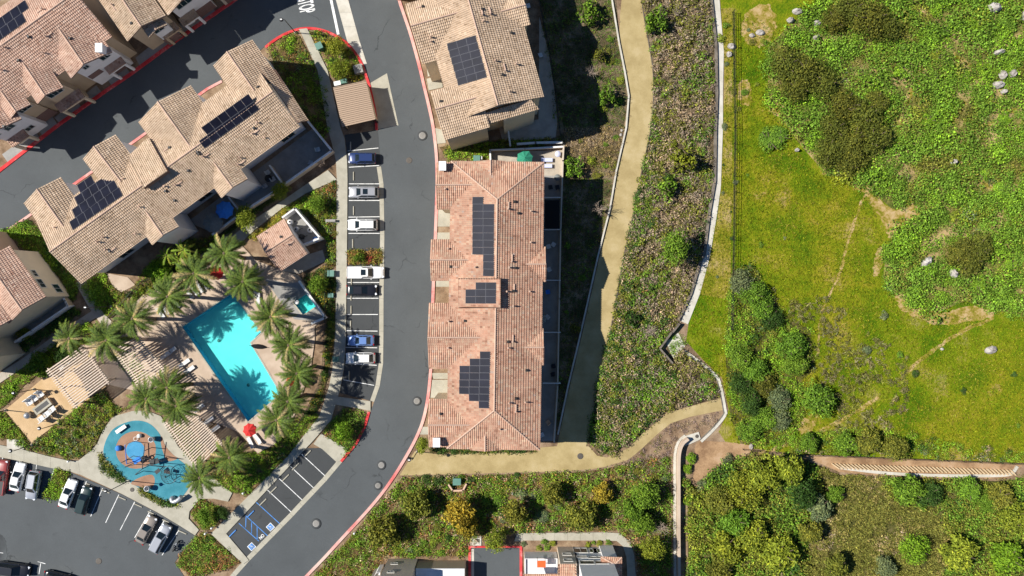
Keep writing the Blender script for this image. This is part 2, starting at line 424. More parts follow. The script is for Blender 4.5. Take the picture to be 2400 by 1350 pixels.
road_poly = CURB_E[::-1] + [(620, -45), (565, -5), (500, 40), (422, 94), (311, 176), (242, 223), (135, 300), (0, 405), (-60, 448)] + BACK_B + ISLE + GUT_W[1:] + CURB_S[1:] + GUT_SW[1:]
road = sheet("road", road_poly, 0.05, M['asphalt'])
LOT_L = [(-60, 1060), (0, 1072), (80, 1086), (164, 1106), (200, 1121), (285, 1158), (370, 1202), (420, 1232), (458, 1256), (425, 1295), (410, 1318), (425, 1340), (450, 1380), (450, 1500), (-60, 1500)]
lot_w = sheet("parking_lot", LOT_L, 0.052, M['asphalt'])
LOT_E = [(808, 316), (886, 305), (893, 390), (899, 431), (900, 550), (899, 776), (898, 852), (890, 905), (877, 942), (796, 920), (803, 890), (809, 852), (812, 775), (814, 600), (816, 431), (815, 375)]
lot_e = sheet("parking_lot", LOT_E, 0.056, M['asphalt_dark'])
LOT_S = [(718, 1050), (755, 1050), (804, 1083), (584, 1315), (531, 1250)]
lot_s = sheet("parking_lot", LOT_S, 0.056, M['asphalt_dark'])

def ribbon(name, Lp, Rp, z, mat, seg=2.2, kind='structure', parent=None, gap=0.025, slab='slab', z0=-0.3):
    """strip of separate slabs between two pixel polylines with the same number of points"""
    root = bpy.data.objects.new(name, None); C.objects.link(root); root["kind"] = kind
    if parent: root.parent = parent
    root.location = (*xy(Lp[0]), 0)
    A = [xy(p) for p in Lp]; B = [xy(p) for p in Rp]
    bed = MB().prism(A + B[::-1], z0, z - 0.03).build("joint_bed", mat, root)
    for i in range(len(A) - 1):
        ln = ((A[i + 1] + B[i + 1]) - (A[i] + B[i])).length / 2
        k = max(1, round(ln / seg)); g = gap / max(ln / k, 0.1) / 2
        for j in range(k):
            t0, t1 = (j + g) / k, (j + 1 - g) / k
            q = [A[i].lerp(A[i + 1], t0), A[i].lerp(A[i + 1], t1), B[i].lerp(B[i + 1], t1), B[i].lerp(B[i + 1], t0)]
            o = MB().prism(q, z - 0.1, z + rnd.uniform(0, 0.004)).build(slab, mat, root)
    return root

def band(name, line, w, z, mat, kind='structure', z0=-0.3, parent=None):
    """one continuous strip: a pixel polyline and its offset to the left"""
    o = off_line(line, w)
    mb = MB(); A = [xy(p) for p in line]; B = [xy(p) for p in o]; n = len(A)
    vs = [(p.x, p.y, z0) for p in A] + [(p.x, p.y, z0) for p in B] + [(p.x, p.y, z) for p in A] + [(p.x, p.y, z) for p in B]
    fs = []
    for i in range(n - 1):
        a0, a1, b0, b1 = i, i + 1, n + i, n + i + 1
        up = [(2 * n + a0, 2 * n + a1, 2 * n + b1, 2 * n + b0), (a0, 2 * n + a0, 2 * n + a1, a1)[::-1], (b0, b1, 2 * n + b1, 2 * n + b0)[::-1]]
        fs += up if w < 0 else [f[::-1] for f in up]
    fs += [(0, n, 3 * n, 2 * n), (n - 1, 2 * n - 1, 4 * n - 1, 3 * n - 1)]
    mb.add(vs, fs)
    return mb.build(name, mat, parent, kind=kind if parent is None else None)

# kerbs (red fire lane paint) and concrete gutters
band("curb", CURB_E, 7, 0.17, M['faded_curb'])
band("curb", CURB_NW, 8, 0.16, M['red_curb'])
band("curb", ISLE, -6, 0.18, M['red_curb'])
band("curb", CURB_S, -6, 0.18, M['red_curb'])
band("curb", BACK_B[1:-1], -6, 0.12, M['faded_curb'])
ribbon("gutter", GUT_W[1:-1], off_line(GUT_W, -10)[1:-1], 0.075, M['concrete'])
ribbon("gutter", GUT_SW, off_line(GUT_SW, -11), 0.075, M['concrete'])
ribbon("gutter", [(786, -5), (814, 97), (848, 150)], [(815, -5), (843, 97), (860, 150)], 0.075, M['white_concrete'])
sheet("apron", [(866, 196), (907, 172), (934, 294), (886, 303)], 0.07, M['concrete'])

# pavements
ribbon("pavement", [(701, 69), (708, 82), (745, 165), (768, 300), (778, 335), (788, 378), (790, 420), (789, 560), (788, 700), (786, 790), (780, 860), (772, 905)], [(720, 67), (728, 82), (768, 165), (799, 300), (808, 325), (814, 378), (815, 420), (814, 560), (812, 700), (811, 790), (807, 860), (797, 915)], 0.18, M['concrete'])
ribbon("pavement", [(769, 399), (716, 434), (662, 471), (600, 512), (545, 553)], [(790, 421), (718, 453), (660, 490), (600, 537), (564, 570)], 0.17, M['concrete'])
ribbon("pavement", [(772, 905), (749, 975), (702, 1034), (676, 1068), (495, 1250)], [(797, 915), (776, 985), (735, 1032), (718, 1050), (531, 1250)], 0.18, M['concrete'])
ribbon("pavement", [(767, 926), (869, 940)], [(772, 945), (869, 962)], 0.19, M['concrete'])
sheet("pavement", [(735, 1040), (753, 1016), (815, 1052), (804, 1078), (790, 1083), (756, 1052)], 0.175, M['concrete'])
sheet("pavement", [(531, 1250), (495, 1250), (571, 1321), (584, 1312)], 0.18, M['concrete'])
ribbon("pavement", [(0, 1042), (58, 1054), (120, 1070), (167, 1080), (184, 1079)], [(0, 1070), (58, 1082), (120, 1096), (164, 1104), (190, 1112)], 0.18, M['concrete'])
plaza = [(184, 1080), (215, 1055), (229, 1040), (243, 1007), (267, 976), (311, 963), (345, 962), (378, 975), (393, 1000), (418, 1045), (451, 1080), (500, 1118), (545, 1155), (535, 1175), (502, 1168), (470, 1168), (445, 1198), (443, 1215), (467, 1241), (458, 1254), (420, 1230), (370, 1200), (285, 1156), (190, 1112)]
sheet("pavement", plaza, 0.172, M['concrete'])
sheet("pavement", [(18, 1029), (56, 1030), (58, 1053), (18, 1050)], 0.20, M['white_concrete'])
ribbon("pavement", [(178, 664), (205, 712), (222, 738), (262, 790)], [(198, 650), (222, 700), (243, 733), (285, 775)], 0.17, M['patio'])
ribbon("pavement", [(222, 725), (138, 780), (60, 836), (-10, 882)], [(230, 742), (150, 795), (72, 850), (-10, 905)], 0.168, M['patio'])
ribbon("pavement", [(1205, 1268), (1212, 1249), (1300, 1248), (1420, 1247), (1451, 1249), (1476, 1268), (1486, 1300), (1490, 1352)], [(1225, 1268), (1226, 1266), (1300, 1266), (1420, 1266), (1445, 1267), (1460, 1280), (1468, 1305), (1470, 1352)], 0.16, M['concrete'])

# unpaved path, meadow, banks
DG_L = smooth_line([(1459, -20), (1452, 73), (1466, 170), (1477, 215), (1473, 300), (1449, 400), (1434, 489), (1406, 600), (1363, 791), (1336, 904), (1311, 1020), (1305, 1050)], 3)
DG_R = smooth_line([(1499, -20), (1510, 51), (1528, 156), (1530, 222), (1525, 298), (1497, 427), (1483, 500), (1461, 598), (1439, 724), (1423, 800), (1401, 898), (1392, 961), (1377, 1030)], 3)
sheet("path", DG_L + [(1300, 1052), (1340, 1075), (1372, 1052)] + DG_R[::-1], 0.04, M['path'])
sheet("path", [(972, 1058), (1050, 1060), (1250, 1050), (1300, 1046), (1380, 1046), (1400, 1068), (1423, 1072), (1474, 1050), (1506, 1016), (1539, 990), (1561, 968), (1617, 953), (1696, 931), (1699, 960), (1617, 977), (1572, 992), (1539, 1019), (1506, 1050), (1474, 1077), (1424, 1092), (1389, 1099), (1300, 1105), (1100, 1110), (937, 1114)], 0.046, M['path'])
band("path_edging", [(1434, -10), (1452, 100), (1466, 170), (1475, 225), (1469, 300), (1446, 400), (1431, 489), (1403, 600), (1360, 791), (1333, 904), (1309, 1018)], -3.5, 0.32, M['white_concrete'])
band("path_edging", [(1500, -10), (1511, 51), (1529, 156), (1531, 222), (1526, 298), (1498, 427), (1484, 500), (1462, 598), (1440, 724), (1424, 800), (1402, 898)], 1.2, 0.12, M['grey_wall'])
sheet("meadow", [(1686, -200), (1688, 0), (1698, 140), (1695, 300), (1690, 444), (1678, 522), (1665, 600), (1617, 735), (1608, 800), (1650, 846), (1692, 885), (1708, 960), (1684, 1012), (1700, 1035), (1760, 1050), (1857, 1063), (2398, 1085), (2900, 1100), (2900, -200)], 0.03, M['meadow'])
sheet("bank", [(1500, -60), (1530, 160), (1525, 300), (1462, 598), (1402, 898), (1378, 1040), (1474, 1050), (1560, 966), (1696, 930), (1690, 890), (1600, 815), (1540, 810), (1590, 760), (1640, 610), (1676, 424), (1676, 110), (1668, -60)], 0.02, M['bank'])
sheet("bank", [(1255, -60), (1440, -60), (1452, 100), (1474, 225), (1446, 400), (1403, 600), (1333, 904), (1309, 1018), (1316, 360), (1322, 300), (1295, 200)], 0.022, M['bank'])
sheet("dirt_patch", smooth_line([(1632, 1040), (1680, 1035), (1760, 1045), (1745, 1070), (1700, 1085), (1660, 1110), (1625, 1130), (1630, 1090)], 4, True), 0.036, M['orange_dirt'])
def ragged(pts, amp, n=5):
    return [(x + rnd.uniform(-amp, amp), y + rnd.uniform(-amp, amp)) for x, y in smooth_line(pts, n, True)]
def trail(pts, w, z=0.042):
    p = smooth_line(pts, 8); L = off_line(p, w / 2); R = off_line(p, -w / 2)
    j = lambda q: [(x + rnd.uniform(-2, 2), y + rnd.uniform(-2, 2)) for x, y in q]
    sheet("trail", j(L) + j(R)[::-1], z, M['trail'])
trail([(2032, 448), (2010, 500), (1985, 575), (1966, 650)], 7)
trail([(1966, 650), (1938, 700), (1921, 755), (1917, 830)], 5, 0.046)
trail([(2330, 745), (2260, 775), (2200, 812), (2140, 860), (2105, 892)], 8, 0.05)
trail([(2060, 930), (1990, 975), (1920, 1012), (1850, 1040), (1780, 1062)], 9, 0.054)
for k, q in enumerate([[(2040, 445), (2090, 490), (2140, 482), (2170, 500), (2140, 520), (2105, 535), (2085, 560), (2070, 520), (2030, 470)],
          [(2010, 415), (2040, 420), (2035, 450), (1995, 440)], [(2070, 580), (2062, 640), (2045, 640), (2055, 590)],
          [(2100, 690), (2150, 700), (2200, 735), (2270, 715), (2330, 735), (2300, 750), (2200, 760), (2120, 730)],
          [(1750, 30), (1800, 10), (1820, 60), (1790, 110), (1740, 90)], [(1800, 225), (1850, 235), (1870, 265), (1810, 270)],
          [(1730, 195), (1755, 190), (1760, 240), (1735, 245)], [(1880, 985), (1915, 970), (1900, 1015), (1870, 1010)]]):
    sheet("bare_patch", ragged(q, 3.5, 9), 0.058 + 0.004 * k, M['trail'])

# ------------------------------------------------------------------ buildings
TP, TC = 0.30, 0.40       # tile pitch across and course length down the slope
def tiles_on(mb, tone, pts):
    """real barrel tiles over one convex roof plane (world points); fills mb, tone"""
    n = (pts[1] - pts[0]).cross(pts[2] - pts[0]).normalized()
    if n.z < 0: n = -n
    d = Vector((n.x * n.z, n.y * n.z, n.z * n.z - 1)); d = -d if d.z > 0 else d
    d.normalize(); u = n.cross(d).normalized(); o = pts[0]
    P = [((p - o).dot(u), (p - o).dot(d)) for p in pts]
    def span(x):
        vs = []
        for i in range(len(P)):
            a, b = P[i], P[(i + 1) % len(P)]
            if abs(a[0] - b[0]) < 1e-9: continue
            t = (x - a[0]) / (b[0] - a[0])
            if -1e-6 <= t <= 1 + 1e-6: vs.append(a[1] + (b[1] - a[1]) * t)
        return (min(vs), max(vs)) if len(vs) >= 2 else None
    u0, u1 = min(p[0] for p in P), max(p[0] for p in P)
    nc = max(1, round((u1 - u0) / TP)); tp = (u1 - u0) / nc
    prof = ((0.0, 0.0), (0.2, 0.07), (0.5, 0.07), (0.7, 0.0), (1.0, 0.0))
    for c in range(nc):
        xa, xb = u0 + c * tp + 1e-4, u0 + (c + 1) * tp - 1e-4
        sa, sb = span(xa), span(xb)
        if not sa or not sb: continue
        lo, hi = min(sa[0], sb[0]), max(sa[1], sb[1])
        k0, k1 = math.floor(lo / TC), math.ceil(hi / TC)
        ct = rnd.uniform(-0.06, 0.06)
        for k in range(k0, k1):
            va, vb = k * TC, (k + 1) * TC
            a0, a1 = max(va, sa[0]), min(vb, sa[1]); b0, b1 = max(va, sb[0]), min(vb, sb[1])
            if a1 - a0 < 0.01 and b1 - b0 < 0.01: continue
            a1, b1 = max(a0, a1), max(b0, b1)
            vs = []
            for f, h in prof:
                x = xa + (xb - xa) * f
                t0 = a0 + (b0 - a0) * f; t1 = a1 + (b1 - a1) * f
                vs.append(o + u * x + d * t0 + n * h); vs.append(o + u * x + d * t1 + n * (h + 0.085))
            b = len(mb.v); mb.v += [tuple(v) for v in vs]
            tn = min(1, max(0, rnd.gauss(0.5, 0.2) + ct))
            for q in range(4):
                f4 = (b + 2 * q, b + 2 * q + 1, b + 2 * q + 3, b + 2 * q + 2)
                mb.f.append(f4); mb.m.append(0); mb.sm.append(False); tone.append(tn)
            lip = [b + 1, b + 3, b + 5, b + 7, b + 9]; b2 = len(mb.v)
            mb.v += [tuple(Vector(mb.v[i]) - n * 0.085) for i in lip]
            for q in range(4):
                mb.f.append((lip[q], b2 + q, b2 + q + 1, lip[q + 1])); mb.m.append(0); mb.sm.append(False); tone.append(tn)
    return n

class House:
    def __init__(s, name, label, px, wall, tile, cat="building", group=None):
        s.root = thing(name, label, cat, tuple(xy(px)) + (0,), 0, group)
        s.wall, s.tile = wall, tile; s.planes = []; s.ridges = MB(); s.blocks = []
    def plane(s, pts, thick=0.16):
        pts = [Vector(p) for p in pts]
        n = (pts[1] - pts[0]).cross(pts[2] - pts[0]).normalized()
        if n.z < 0: n = -n; pts = pts[::-1]
        s.planes.append((pts, n))
        m = len(pts); lo = [p - n * 0.02 for p in pts]; bt = [p - n * thick for p in pts]
        mb = MB().add(lo + bt, [tuple(range(m)), tuple(range(m, 2 * m))[::-1]] + [(i, m + i, m + (i + 1) % m, (i + 1) % m) for i in range(m)])
        r = mb.build("roof", M['fascia'], s.root)
        tb, tone = MB(), []
        tiles_on(tb, tone, pts)
        if tone: tb.build("roof_tiles", M[s.tile], r, kind="stuff", tone=tone)
        return r
    def ridge(s, a, b, r=0.13):
        a, b = Vector(a), Vector(b); n = max(1, int((b - a).length / 0.45))
        up = Vector((0, 0, 0.05))
        for i in range(n):
            s.ridges.tube(a.lerp(b, i / n) + up, a.lerp(b, (i + 1) / n) + up, r * 1.12, 6, r * 0.9)
    def gable(s, a, b, zr, wl, wr, pitch=0.36, hipA=0, hipB=0, wall=None, inset=0.5, ir=None, iA=None, z0=0.0, ridge=True, walls=True):
        """ridge a->b given by its photograph pixels at height zr; wl / wr the plan half widths (pixels) left and right"""
        A, B = W(*a, zr), W(*b, zr); u = (B - A).normalized(); n = Vector((-u.y, u.x, 0))
        wl *= S; wr *= S; hA, hB = hipA * S, hipB * S
        zl, zR = zr - pitch * wl, zr - pitch * wr
        Lz, Rz = Vector((0, 0, zl - zr)), Vector((0, 0, zR - zr))
        AL, BL, AR, BR = A + n * wl + Lz, B + n * wl + Lz, A - n * wr + Rz, B - n * wr + Rz
        RA, RB = A + u * hA, B - u * hB
        s.plane([AL, BL, RB, RA]); s.plane([BR, AR, RA, RB])
        if hA: s.plane([AR, AL, RA])
        if hB: s.plane([BL, BR, RB])
        if ridge:
            s.ridge(RA, RB)
            if hA: s.ridge(RA, AL); s.ridge(RA, AR)
            if hB: s.ridge(RB, BL); s.ridge(RB, BR)
        blk = dict(A=A, B=B, u=u, n=n, wl=wl - inset, wr=wr - (inset if ir is None else ir), zl=zl, zr=zR, ia=inset * (1 if hA else 0.7), iA=iA)
        s.blocks.append(blk)
        if walls:
            mb = MB(); ia = blk['ia']; P, Q = A + u * (ia if iA is None else iA), B - u * ia
            l, r = blk['wl'], blk['wr']
            foot = [P + n * l, P - n * r, Q - n * r, Q + n * l]
            for f0, f1, zt0, zt1 in ((0, 1, zl, zR), (1, 2, zR, zR), (2, 3, zR, zl), (3, 0, zl, zl)):
                p, q = foot[f0], foot[f1]
                t0, t1 = zt0 - 0.12, zt1 - 0.12
                v = [(p.x, p.y, z0), (q.x, q.y, z0), (q.x, q.y, t1), (p.x, p.y, t0)]
                if f0 in (0, 2) and not (hA if f0 == 0 else hB):
                    e = P if f0 == 0 else Q
                    v.insert(3, (e.x, e.y, zr - 0.2))
                mb.add(v, [tuple(range(len(v)))])
            mb.build("wall", M[wall or s.wall], s.root)
        return blk
    def z_at(s, x, y, normal=False):
        """height of the topmost roof plane seen at a photograph pixel"""
        o = Vector((0, 0, H)); d = W(x, y, 0) - o; best = None
        for pts, n in s.planes:
            t = (pts[0] - o).dot(n) / d.dot(n); p = o + d * t
            if inpoly(np.array([p.x]), np.array([p.y]), [(q.x, q.y) for q in pts])[0]:
                if best is None or t < best[0]: best = (t, p, n)
        return best
    def opening(s, blk, side, t, z, w, h, kind="window", mat=None, split=2):
        """window or door on a block's face: side L, R, A or B; t along the face 0..1, z the sill height"""
        A, B, u, n, ia = blk['A'], blk['B'], blk['u'], blk['n'], blk['ia']
        if side in 'LR':
            sg = 1 if side == 'L' else -1; wd = blk['wl'] if side == 'L' else blk['wr']
            p = A.lerp(B, t) + n * sg * wd; out = n * sg; al = u
        else:
            e = (A + u * (ia if blk['iA'] is None else blk['iA'])) if side == 'A' else (B - u * ia); out = -u if side == 'A' else u; al = n
            p = e + n * (blk['wl'] - (blk['wl'] + blk['wr']) * t)
        p = Vector((p.x, p.y, z + h / 2))
        R = Matrix((al, out, Vector((0, 0, 1)))).transposed().to_4x4()
        if kind == "window":
            f = MB()
            fw = 0.09
            for dx, dz, sx, sz in ((0, h / 2, w + 2 * fw, fw), (0, -h / 2, w + 2 * fw, fw), (-w / 2, 0, fw, h), (w / 2, 0, fw, h)):
                f.box(p + al * dx + Vector((0, 0, dz)) + out * 0.03, (sx, 0.1, sz), M=R)
            for k in range(1, split): f.box(p + al * (-w / 2 + w * k / split) + out * 0.03, (0.05, 0.07, h), M=R)
            fo = f.build("window", M['frame'], s.root)
            MB().box(p + out * 0.012, (w, 0.02, h), M=R).build("pane", M['glass'], fo)
        else:
            g = MB(); k = max(1, int(h / 0.55))
            for i in range(k):
                g.box(p + Vector((0, 0, -h / 2 + h * (i + 0.5) / k)) + out * 0.03, (w, 0.08, h / k - 0.03), M=R)
            g.build(kind, M[mat or 'brown_panel'], s.root)
    def shed(s, blk, side, t, z, w, dep, drop=0.35, wall=None):
        """small tiled porch roof leaning on a face, on a low wall"""
        A, B, u, n, ia = blk['A'], blk['B'], blk['u'], blk['n'], blk['ia']
        if side in 'LR':
            sg = 1 if side == 'L' else -1; wd = blk['wl'] if side == 'L' else blk['wr']
            p = A.lerp(B, t) + n * sg * wd; out = n * sg; al = u
        else:
            e = (A + u * (ia if blk['iA'] is None else blk['iA'])) if side == 'A' else (B - u * ia); out = -u if side == 'A' else u; al = n
            p = e + n * (blk['wl'] - (blk['wl'] + blk['wr']) * t)
        p = Vector((p.x, p.y, z)); dz = Vector((0, 0, -drop))
        s.plane([p - al * w / 2, p + al * w / 2, p + al * w / 2 + out * dep + dz, p - al * w / 2 + out * dep + dz])
        q = p + out * (dep - 0.25)
        R = Matrix((al, out, Vector((0, 0, 1)))).transposed().to_4x4()
        MB().box(Vector((q.x, q.y, (z - drop) - 0.35)), (w - 0.2, 0.3, 0.45), M=R).build("beam", M[wall or s.wall], s.root)
        for k in (-1, 1):
            c = q + al * k * (w / 2 - 0.3); MB().box(Vector((c.x, c.y, (z - drop - 0.5) / 2)), (0.4, 0.4, z - drop - 0.5), M=R).build("pillar", M[wall or s.wall], s.root)
    def chimney(s, x, y, w=0.9, d=1.2, up=1.1):
        b = s.z_at(x, y); z = b[1].z if b else 8
        p = W(x, y, z + up)
        c = MB().box((p.x, p.y, z + up / 2 - 0.3), (w, d, up + 0.6)).build("chimney", M['white'], s.root)
        MB().box((p.x, p.y, z + up + 0.06), (w + 0.18, d + 0.18, 0.12)).build("cap", M['white_cap'], c)
    def vents(s, pts):
        for i, (x, y) in enumerate(pts):
            b = s.z_at(x, y)
            if not b: continue
            p = b[1]
            if i % 3 == 0:
                v = MB().box((p.x, p.y, p.z + 0.2), (0.42, 0.42, 0.3), top=0.7).build("roof_vent", M['dark_metal'], s.root)
            else:
                v = MB().tube(p, p + Vector((0, 0, rnd.uniform(0.45, 0.8))), 0.09, 8).tube(p + Vector((0, 0, 0.42)), p + Vector((0, 0, 0.52)), 0.15, 8).build("vent_pipe", M['ridge'], s.root)
            if i % 4 == 1:
                n = b[2]; dn = Vector((n.x, n.y, 0)).normalized(); sd = Vector((-dn.y, dn.x, 0))
                q = p + n * 0.16
                MB().box(q + sd * 0.5, (0.16, 1.1, 0.12), M=Matrix((dn, sd, n)).transposed().to_4x4()).build("roof_bracket", M['ridge'], s.root)
    def done(s):
        if s.ridges.v: s.ridges.build("ridge_cap", M['ridge'], s.root, kind="stuff")

def solar(bld, label, cells, o, eu, ev, dz=0.14):
    """cells: set of (i, j); pixel of a cell centre = o + i*eu + j*ev; laid on the roof plane below it"""
    hits = [bld.z_at(o[0] + i * eu[0] + j * ev[0], o[1] + i * eu[1] + j * ev[1]) for i, j in cells]
    first = [h for h in hits if h][len([h for h in hits if h]) // 2]
    p0, n = first[1], first[2]
    cam_o = Vector((0, 0, H))
    def on(x, y):
        d = W(x, y, 0) - cam_o; t = (p0 - cam_o).dot(n) / d.dot(n); return cam_o + d * t
    a = on(*o); U = (on(o[0] + eu[0], o[1] + eu[1]) - a); V = (on(o[0] + ev[0], o[1] + ev[1]) - a)
    lu, lv = U.length, V.length; un = U.normalized(); vn = n.cross(un).normalized()
    root = thing("solar_array", label, "solar panels", p0)
    me = None
    for i, j in cells:
        c = on(o[0] + i * eu[0] + j * ev[0], o[1] + i * eu[1] + j * ev[1]) + n * dz
        if me is None:
            mb = MB(); x, y, g = lu / 2 - 0.008, lv / 2 - 0.008, 0.04
            mb.box((0, 0, 0), (2 * x, 2 * y, 0.05), mi=1)
            mb.box((0, 0, 0.004), (2 * (x - g), 2 * (y - g), 0.05), mi=0)
            ob = mb.build("solar_panel", [M['panel'], M['panel_frame']], root, rel=False); me = ob.data
        else:
            ob = bpy.data.objects.new("solar_panel", me); C.objects.link(ob); ob.parent = root
        R = Matrix((un, vn, n)).transposed().to_4x4(); R.translation = c - p0
        ob.matrix_basis = R
    rails = MB()
    js = sorted({c[1] for c in cells})
    for j in js:
        ii = [c[0] for c in cells if c[1] == j]
        for f in (-0.25, 0.25):
            a1 = on(o[0] + (min(ii) - 0.5) * eu[0] + (j + f) * ev[0], o[1] + (min(ii) - 0.5) * eu[1] + (j + f) * ev[1]) + n * 0.09
            a2 = on(o[0] + (max(ii) + 0.5) * eu[0] + (j + f) * ev[0], o[1] + (max(ii) + 0.5) * eu[1] + (j + f) * ev[1]) + n * 0.09
            rails.tube(a1, a2, 0.03, 4)
    rails.build("mounting_rail", M['trim'], root)

# ---- D: the long red-tiled block at the centre
D = House("townhouse_block", "long red tiled townhouse block beside the curved road, standing straight up the middle", (1160, 715), 'cream', 'tile_red', group="townhouse blocks")
d0 = D.gable((1167, 372), (1157, 1062), 12.6, 98, 101, 0.36, 85, 89)
D.gable((1021, 433), (1146, 433), 11.2, 50, 50, 0.36)
D.gable((1008, 609), (1126, 609), 11.05, 44, 44, 0.36)
D.gable((1002, 791), (1148, 791), 11.75, 72, 68, 0.36)
D.gable((1003, 996), (1132, 996), 11.25, 52, 50, 0.36)
D.gable((1211, 619), (1280, 619), 10.95, 37, 37, 0.36)
D.gable((1205, 814), (1275, 814), 10.98, 39, 39, 0.36)
D.gable((1150, 425), (1150, 375), 10.95, 32, 32, 0.36)
D.gable((1137, 1005), (1137, 1058), 10.95, 33, 33, 0.36)
def on_plane(px, pl, lift=0.0):
    o = Vector((0, 0, H)); out = []
    for x, y in px:
        d = W(x, y, 0) - o; t = (pl[0][0] - o).dot(pl[1]) / d.dot(pl[1]); out.append(o + d * t + pl[1] * lift)
    return out
def lift_patch(bld, px, pl, lift, thick=None):
    bld.plane(on_plane(px, pl, lift), thick or lift)
lift_patch(D, [(1077, 652), (1175, 652), (1175, 722), (1077, 722)], D.planes[1], 0.35)
for ty in (0.2, 0.4, 0.62, 0.85): D.opening(d0, 'L', ty, 5.5, 1.6, 1.3)
D.chimney(1037, 389); D.chimney(1023, 1037)
D.vents([(1206, 473), (1191, 490), (1244, 495), (1215, 500), (1243, 568), (1199, 613), (1208, 628), (1193, 627), (1188, 683), (1204, 682), (1241, 683), (1203, 717), (1191, 801), (1201, 801), (1191, 815), (1234, 868), (1231, 942), (1208, 964), (1209, 934), (1193, 944), (1050, 583), (1056, 625), (1052, 753), (1050, 815), (1033, 970), (1172, 1005), (1043, 443), (1090, 752), (1114, 626)])
D.done()
solar(D, "two-column solar array on the red roof of the middle block, north part", [(0, j) for j in range(0, 8)] + [(1, j) for j in range(1, 11)], (1120.5, 470), (25.2, 0), (0, 16.9))
solar(D, "small seven-panel solar array on the raised square roof of the middle block", [(0, 1), (0, 2), (1, 0), (1, 1), (1, 2), (2, 0), (2, 1), (2, 2)], (1104, 670), (23.6, 0), (-0.2, 16.6))
solar(D, "stepped three-column solar array at the south end of the red roof", [(0, j) for j in range(2, 6)] + [(1, j) for j in range(1, 7)] + [(2, j) for j in range(0, 8)], (1090.5, 832), (23.6, 0), (-0.4, 16.6))

# ---- Cb: tan block at the top
CB = House("townhouse_block", "tan tiled townhouse block cut by the top edge, right of the road", (1130, 120), 'cream', 'tile_tan', group="townhouse blocks")
c0 = CB.gable((1050, -172), (1167, 247), 13.7, 100, 98, 0.36)
CB.gable((963, 61), (1092, 24), 12.9, 55, 74, 0.36)
CB.gable((1020, 256), (1128, 225), 12.7, 42, 62, 0.36)
CB.gable((1160, 31), (1232, 11), 12.2, 40, 38, 0.36)
CB.gable((880, -140), (1030, -170), 12.9, 60, 60, 0.36)
CB.plane([W(1093, 278, 11.9), W(1244, 232, 11.9), W(1264, 255, 10.9), W(1070, 311, 10.9)])
MB().prism([xy(p) for p in [(1095, 300), (1075, 325), (1180, 298), (1182, 315), (1250, 290), (1235, 250)]], 0, 10.6).build("wall", M['cream'], CB.root)
CB.opening(c0, 'B', 0.4, 9.2, 1.5, 1.2)
for ty in (0.5, 0.75, 0.9): CB.opening(c0, 'L', ty, 6, 1.6, 1.3)
CB.vents([(1130, 22), (1131, 36), (1133, 50), (1199, 78), (1210, 151), (1184, 166), (1178, 176), (1161, 143), (1194, 215), (991, 16), (1010, 88), (1010, 98), (1034, 238), (1150, 34)])
CB.done()
solar(CB, "three-by-six solar array on the tan block beside the top of the road", [(i, j) for i in range(3) for j in range(6)], (1061, 108), (22.3, -6.6), (4.6, 16.3))

# ---- Bb: diagonal tan block at upper left
BB = House("townhouse_block", "long diagonal tan tiled townhouse block above the pool", (385, 400), 'white', 'tile_tan', group="townhouse blocks")
b0 = BB.gable((117, 590), (640, 214), 10.15, 80, 84, 0.36, ir=2.0)
BB.gable((87, 443), (150, 532), 9.35, 49, 49, 0.36)
BB.gable((220, 343), (284, 426), 9.3, 47, 40, 0.36)
BB.gable((370, 238), (446, 344), 9.85, 72, 66, 0.36)
BB.gable((532, 121), (596, 213), 9.5, 57, 44, 0.36)
BB.gable((500, 378), (545, 440), 9.0, 35, 35, 0.36)
BB.gable((342, 494), (382, 552), 9.0, 35, 35, 0.36)
BB.plane([W(604, 152, 8.9), W(699, 287, 8.9), W(723, 283, 8.0), W(646, 163, 8.0)])
lift_patch(BB, [(306, 370), (352, 326), (398, 404), (341, 444)], BB.planes[0], 0.45)
for ty in (0.12, 0.28, 0.5, 0.66, 0.9):
    BB.opening(b0, 'R', ty, 5.2, 1.8, 1.3); BB.opening(b0, 'R', ty + 0.02, 1.0, 2.4, 2.0)
BB.vents([(467, 361), (478, 368), (387, 437), (389, 448), (329, 485), (413, 434), (442, 400), (244, 556), (231, 567), (258, 589), (319, 548), (604, 288), (596, 301), (593, 314), (621, 323), (464, 357), (564, 370), (560, 386), (410, 470), (250, 585), (280, 613), (398, 346), (290, 419), (130, 533), (605, 204)])
BB.done()
u1, v1 = (16.3, -11.4), (11.2, 16.8)
solar(BB, "long two-row solar array on the diagonal block, upper of its two arrays", [(i, 0) for i in range(1, 7)] + [(i, 1) for i in range(0, 7)], (470, 314), (18.3, -13.1), (12.5, 18.2))
solar(BB, "stepped four-row solar array on the diagonal block, lower left one", [(1, 0), (2, 0)] + [(i, 1) for i in range(0, 5)] + [(i, 2) for i in range(-1, 5)] + [(i, 3) for i in range(-2, 5)], (178, 450), (16.6, -11.6), (10.6, 17.2))

